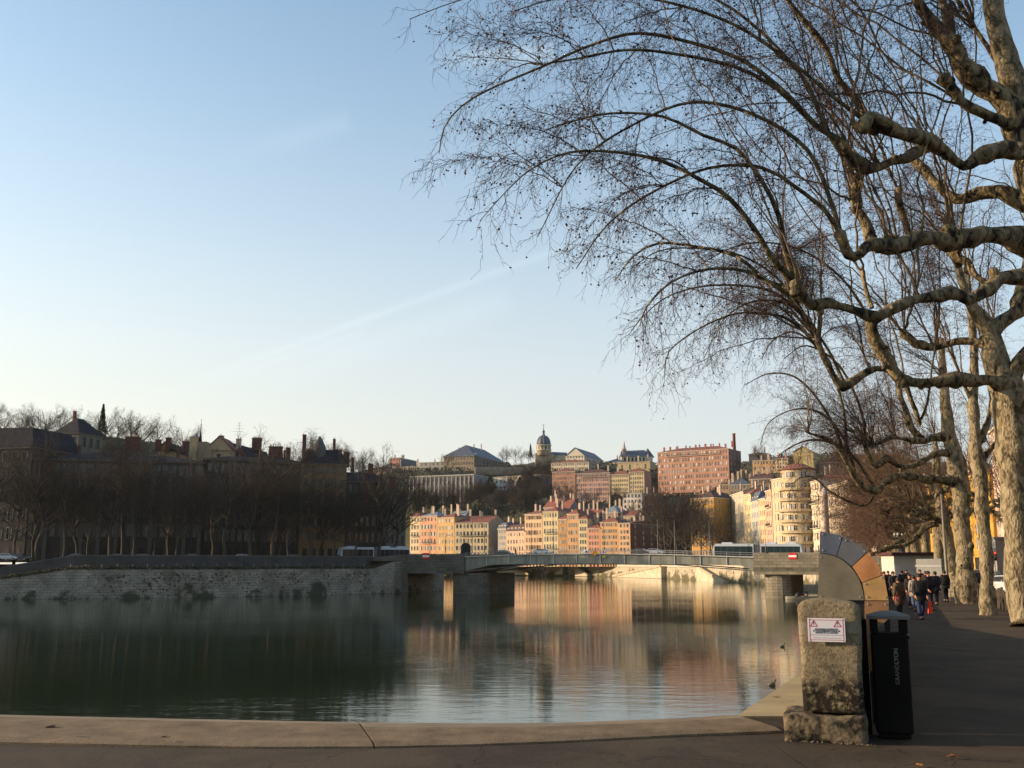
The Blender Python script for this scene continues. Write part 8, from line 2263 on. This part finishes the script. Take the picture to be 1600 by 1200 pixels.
P = pp(1454, 954); person('tall person in black walking right behind the orange-bag walker', (P.x, P.y, P.z), R(20), 1.80, .2, hair=(0.01, 0.01, 0.01))
P = pp(1464, 946); person('person in dark navy jacket at the right of the walking group', (P.x, P.y, P.z), R(184), 1.74, .16, coat=(0.012, 0.014, 0.022))
P = pp(1398, 943); person('person in dark coat at the left of the group before the white kiosk', (P.x, P.y, P.z), R(5), 1.72, .2, scarf=(0.3, 0.28, 0.26))
P = pp(1390, 936); person('person with brown hair farther back at the left edge of the group', (P.x, P.y, P.z), R(-12), 1.70, .2, coat=(0.02, 0.016, 0.02), hair=(0.10, 0.04, 0.02))
P = pp(1412, 936); person('person in a dark hat in front of the kiosk wall', (P.x, P.y, P.z), R(160), 1.72, .2, hat=(0.015, 0.01, 0.02))
P = pp(1440, 934); person('person in purple-brown hat in the middle background of the group', (P.x, P.y, P.z), R(0), 1.76, .2, coat=(0.02, 0.012, 0.016), hat=(0.05, 0.02, 0.03))
P = pp(1384, 940); person('person in black coat just right of the orange ring piece', (P.x, P.y, P.z), R(15), 1.70, .18)
P = pp(1449, 938); person('person in dark jacket deep in the group below the kiosk roof', (P.x, P.y, P.z), R(172), 1.70, .18, coat=(0.03, 0.018, 0.014))
P = pp(1418, 928); person('small distant person in black left of the kiosk window', (P.x, P.y, P.z), R(0), 1.70, .18, coat=(0.016, 0.014, 0.02))
x_ = (xat(802, 228) - BA.x) / BU.x; q_ = BA + BU * x_ + BV * 1.2
person('tiny dark pedestrian on the bridge before the low rose-beige house', (q_.x, q_.y, btop(x_) + WATER_Z - .8), R(90), 1.75, .2, group='pedestrians on the bridge')
# bags carried
def carried(label, name, base, off, size, m, m2=None):
    mb = MB(); w, d_, h = size; mb.box(-w / 2, w / 2, -d_ / 2, d_ / 2, 0, h, taper=.02); mb.tube([(-w * .3, 0, h), (-w * .2, 0, h + .12), (w * .2, 0, h + .12), (w * .3, 0, h)], .006, 5)
    if m2: mb.box(-w * .35, w * .1, -d_ / 2 - .004, -d_ / 2 - .001, h * .25, h * .75, 1)
    o = mb.build(name, [m, m2 or m], loc=(base.x + off[0], base.y + off[1], base.z + off[2])); tag(bevel(o, .015), label, 'bag'); return o
carried('bright orange-red carrier bag in the hand of the walker in black', 'carrier_bag', P_, (.34, -.05, .26), (.17, .10, .46), mat('bag_red', (0.75, 0.06, 0.02), .5, .15, 5))
Pb = pp(1407, 967)
o = carried('small red and white handbag on the side of the person in the brown coat', 'handbag', Pb, (-.14, -.24, .72), (.20, .09, .18), mat('bag_crimson', (0.35, 0.03, 0.02), .5, .15, 5), mat('bag_stripe', (0.5, 0.38, 0.3), .6, .1, 5))
# ---------------------------------------------------------------- air
def haze(density=0.0006):
    m = bpy.data.materials.new('haze'); m.use_nodes = True; nt = m.node_tree; nt.nodes.clear()
    o = nt.nodes.new('ShaderNodeOutputMaterial'); v = nt.nodes.new('ShaderNodeVolumePrincipled')
    v.inputs['Color'].default_value = (0.86, 0.90, 0.97, 1); v.inputs['Density'].default_value = density; v.inputs['Anisotropy'].default_value = 0.2
    nt.links.new(v.outputs[0], o.inputs['Volume'])
    mb = MB(); mb.box(-1510, 1510, -610, 1610, WATER_Z - 3, 150); b = mb.build('haze', [m]); b['kind'] = 'stuff'; tag(b, 'thin pale haze over the river and the far hill', 'haze')
if HAZE: haze(HAZE)
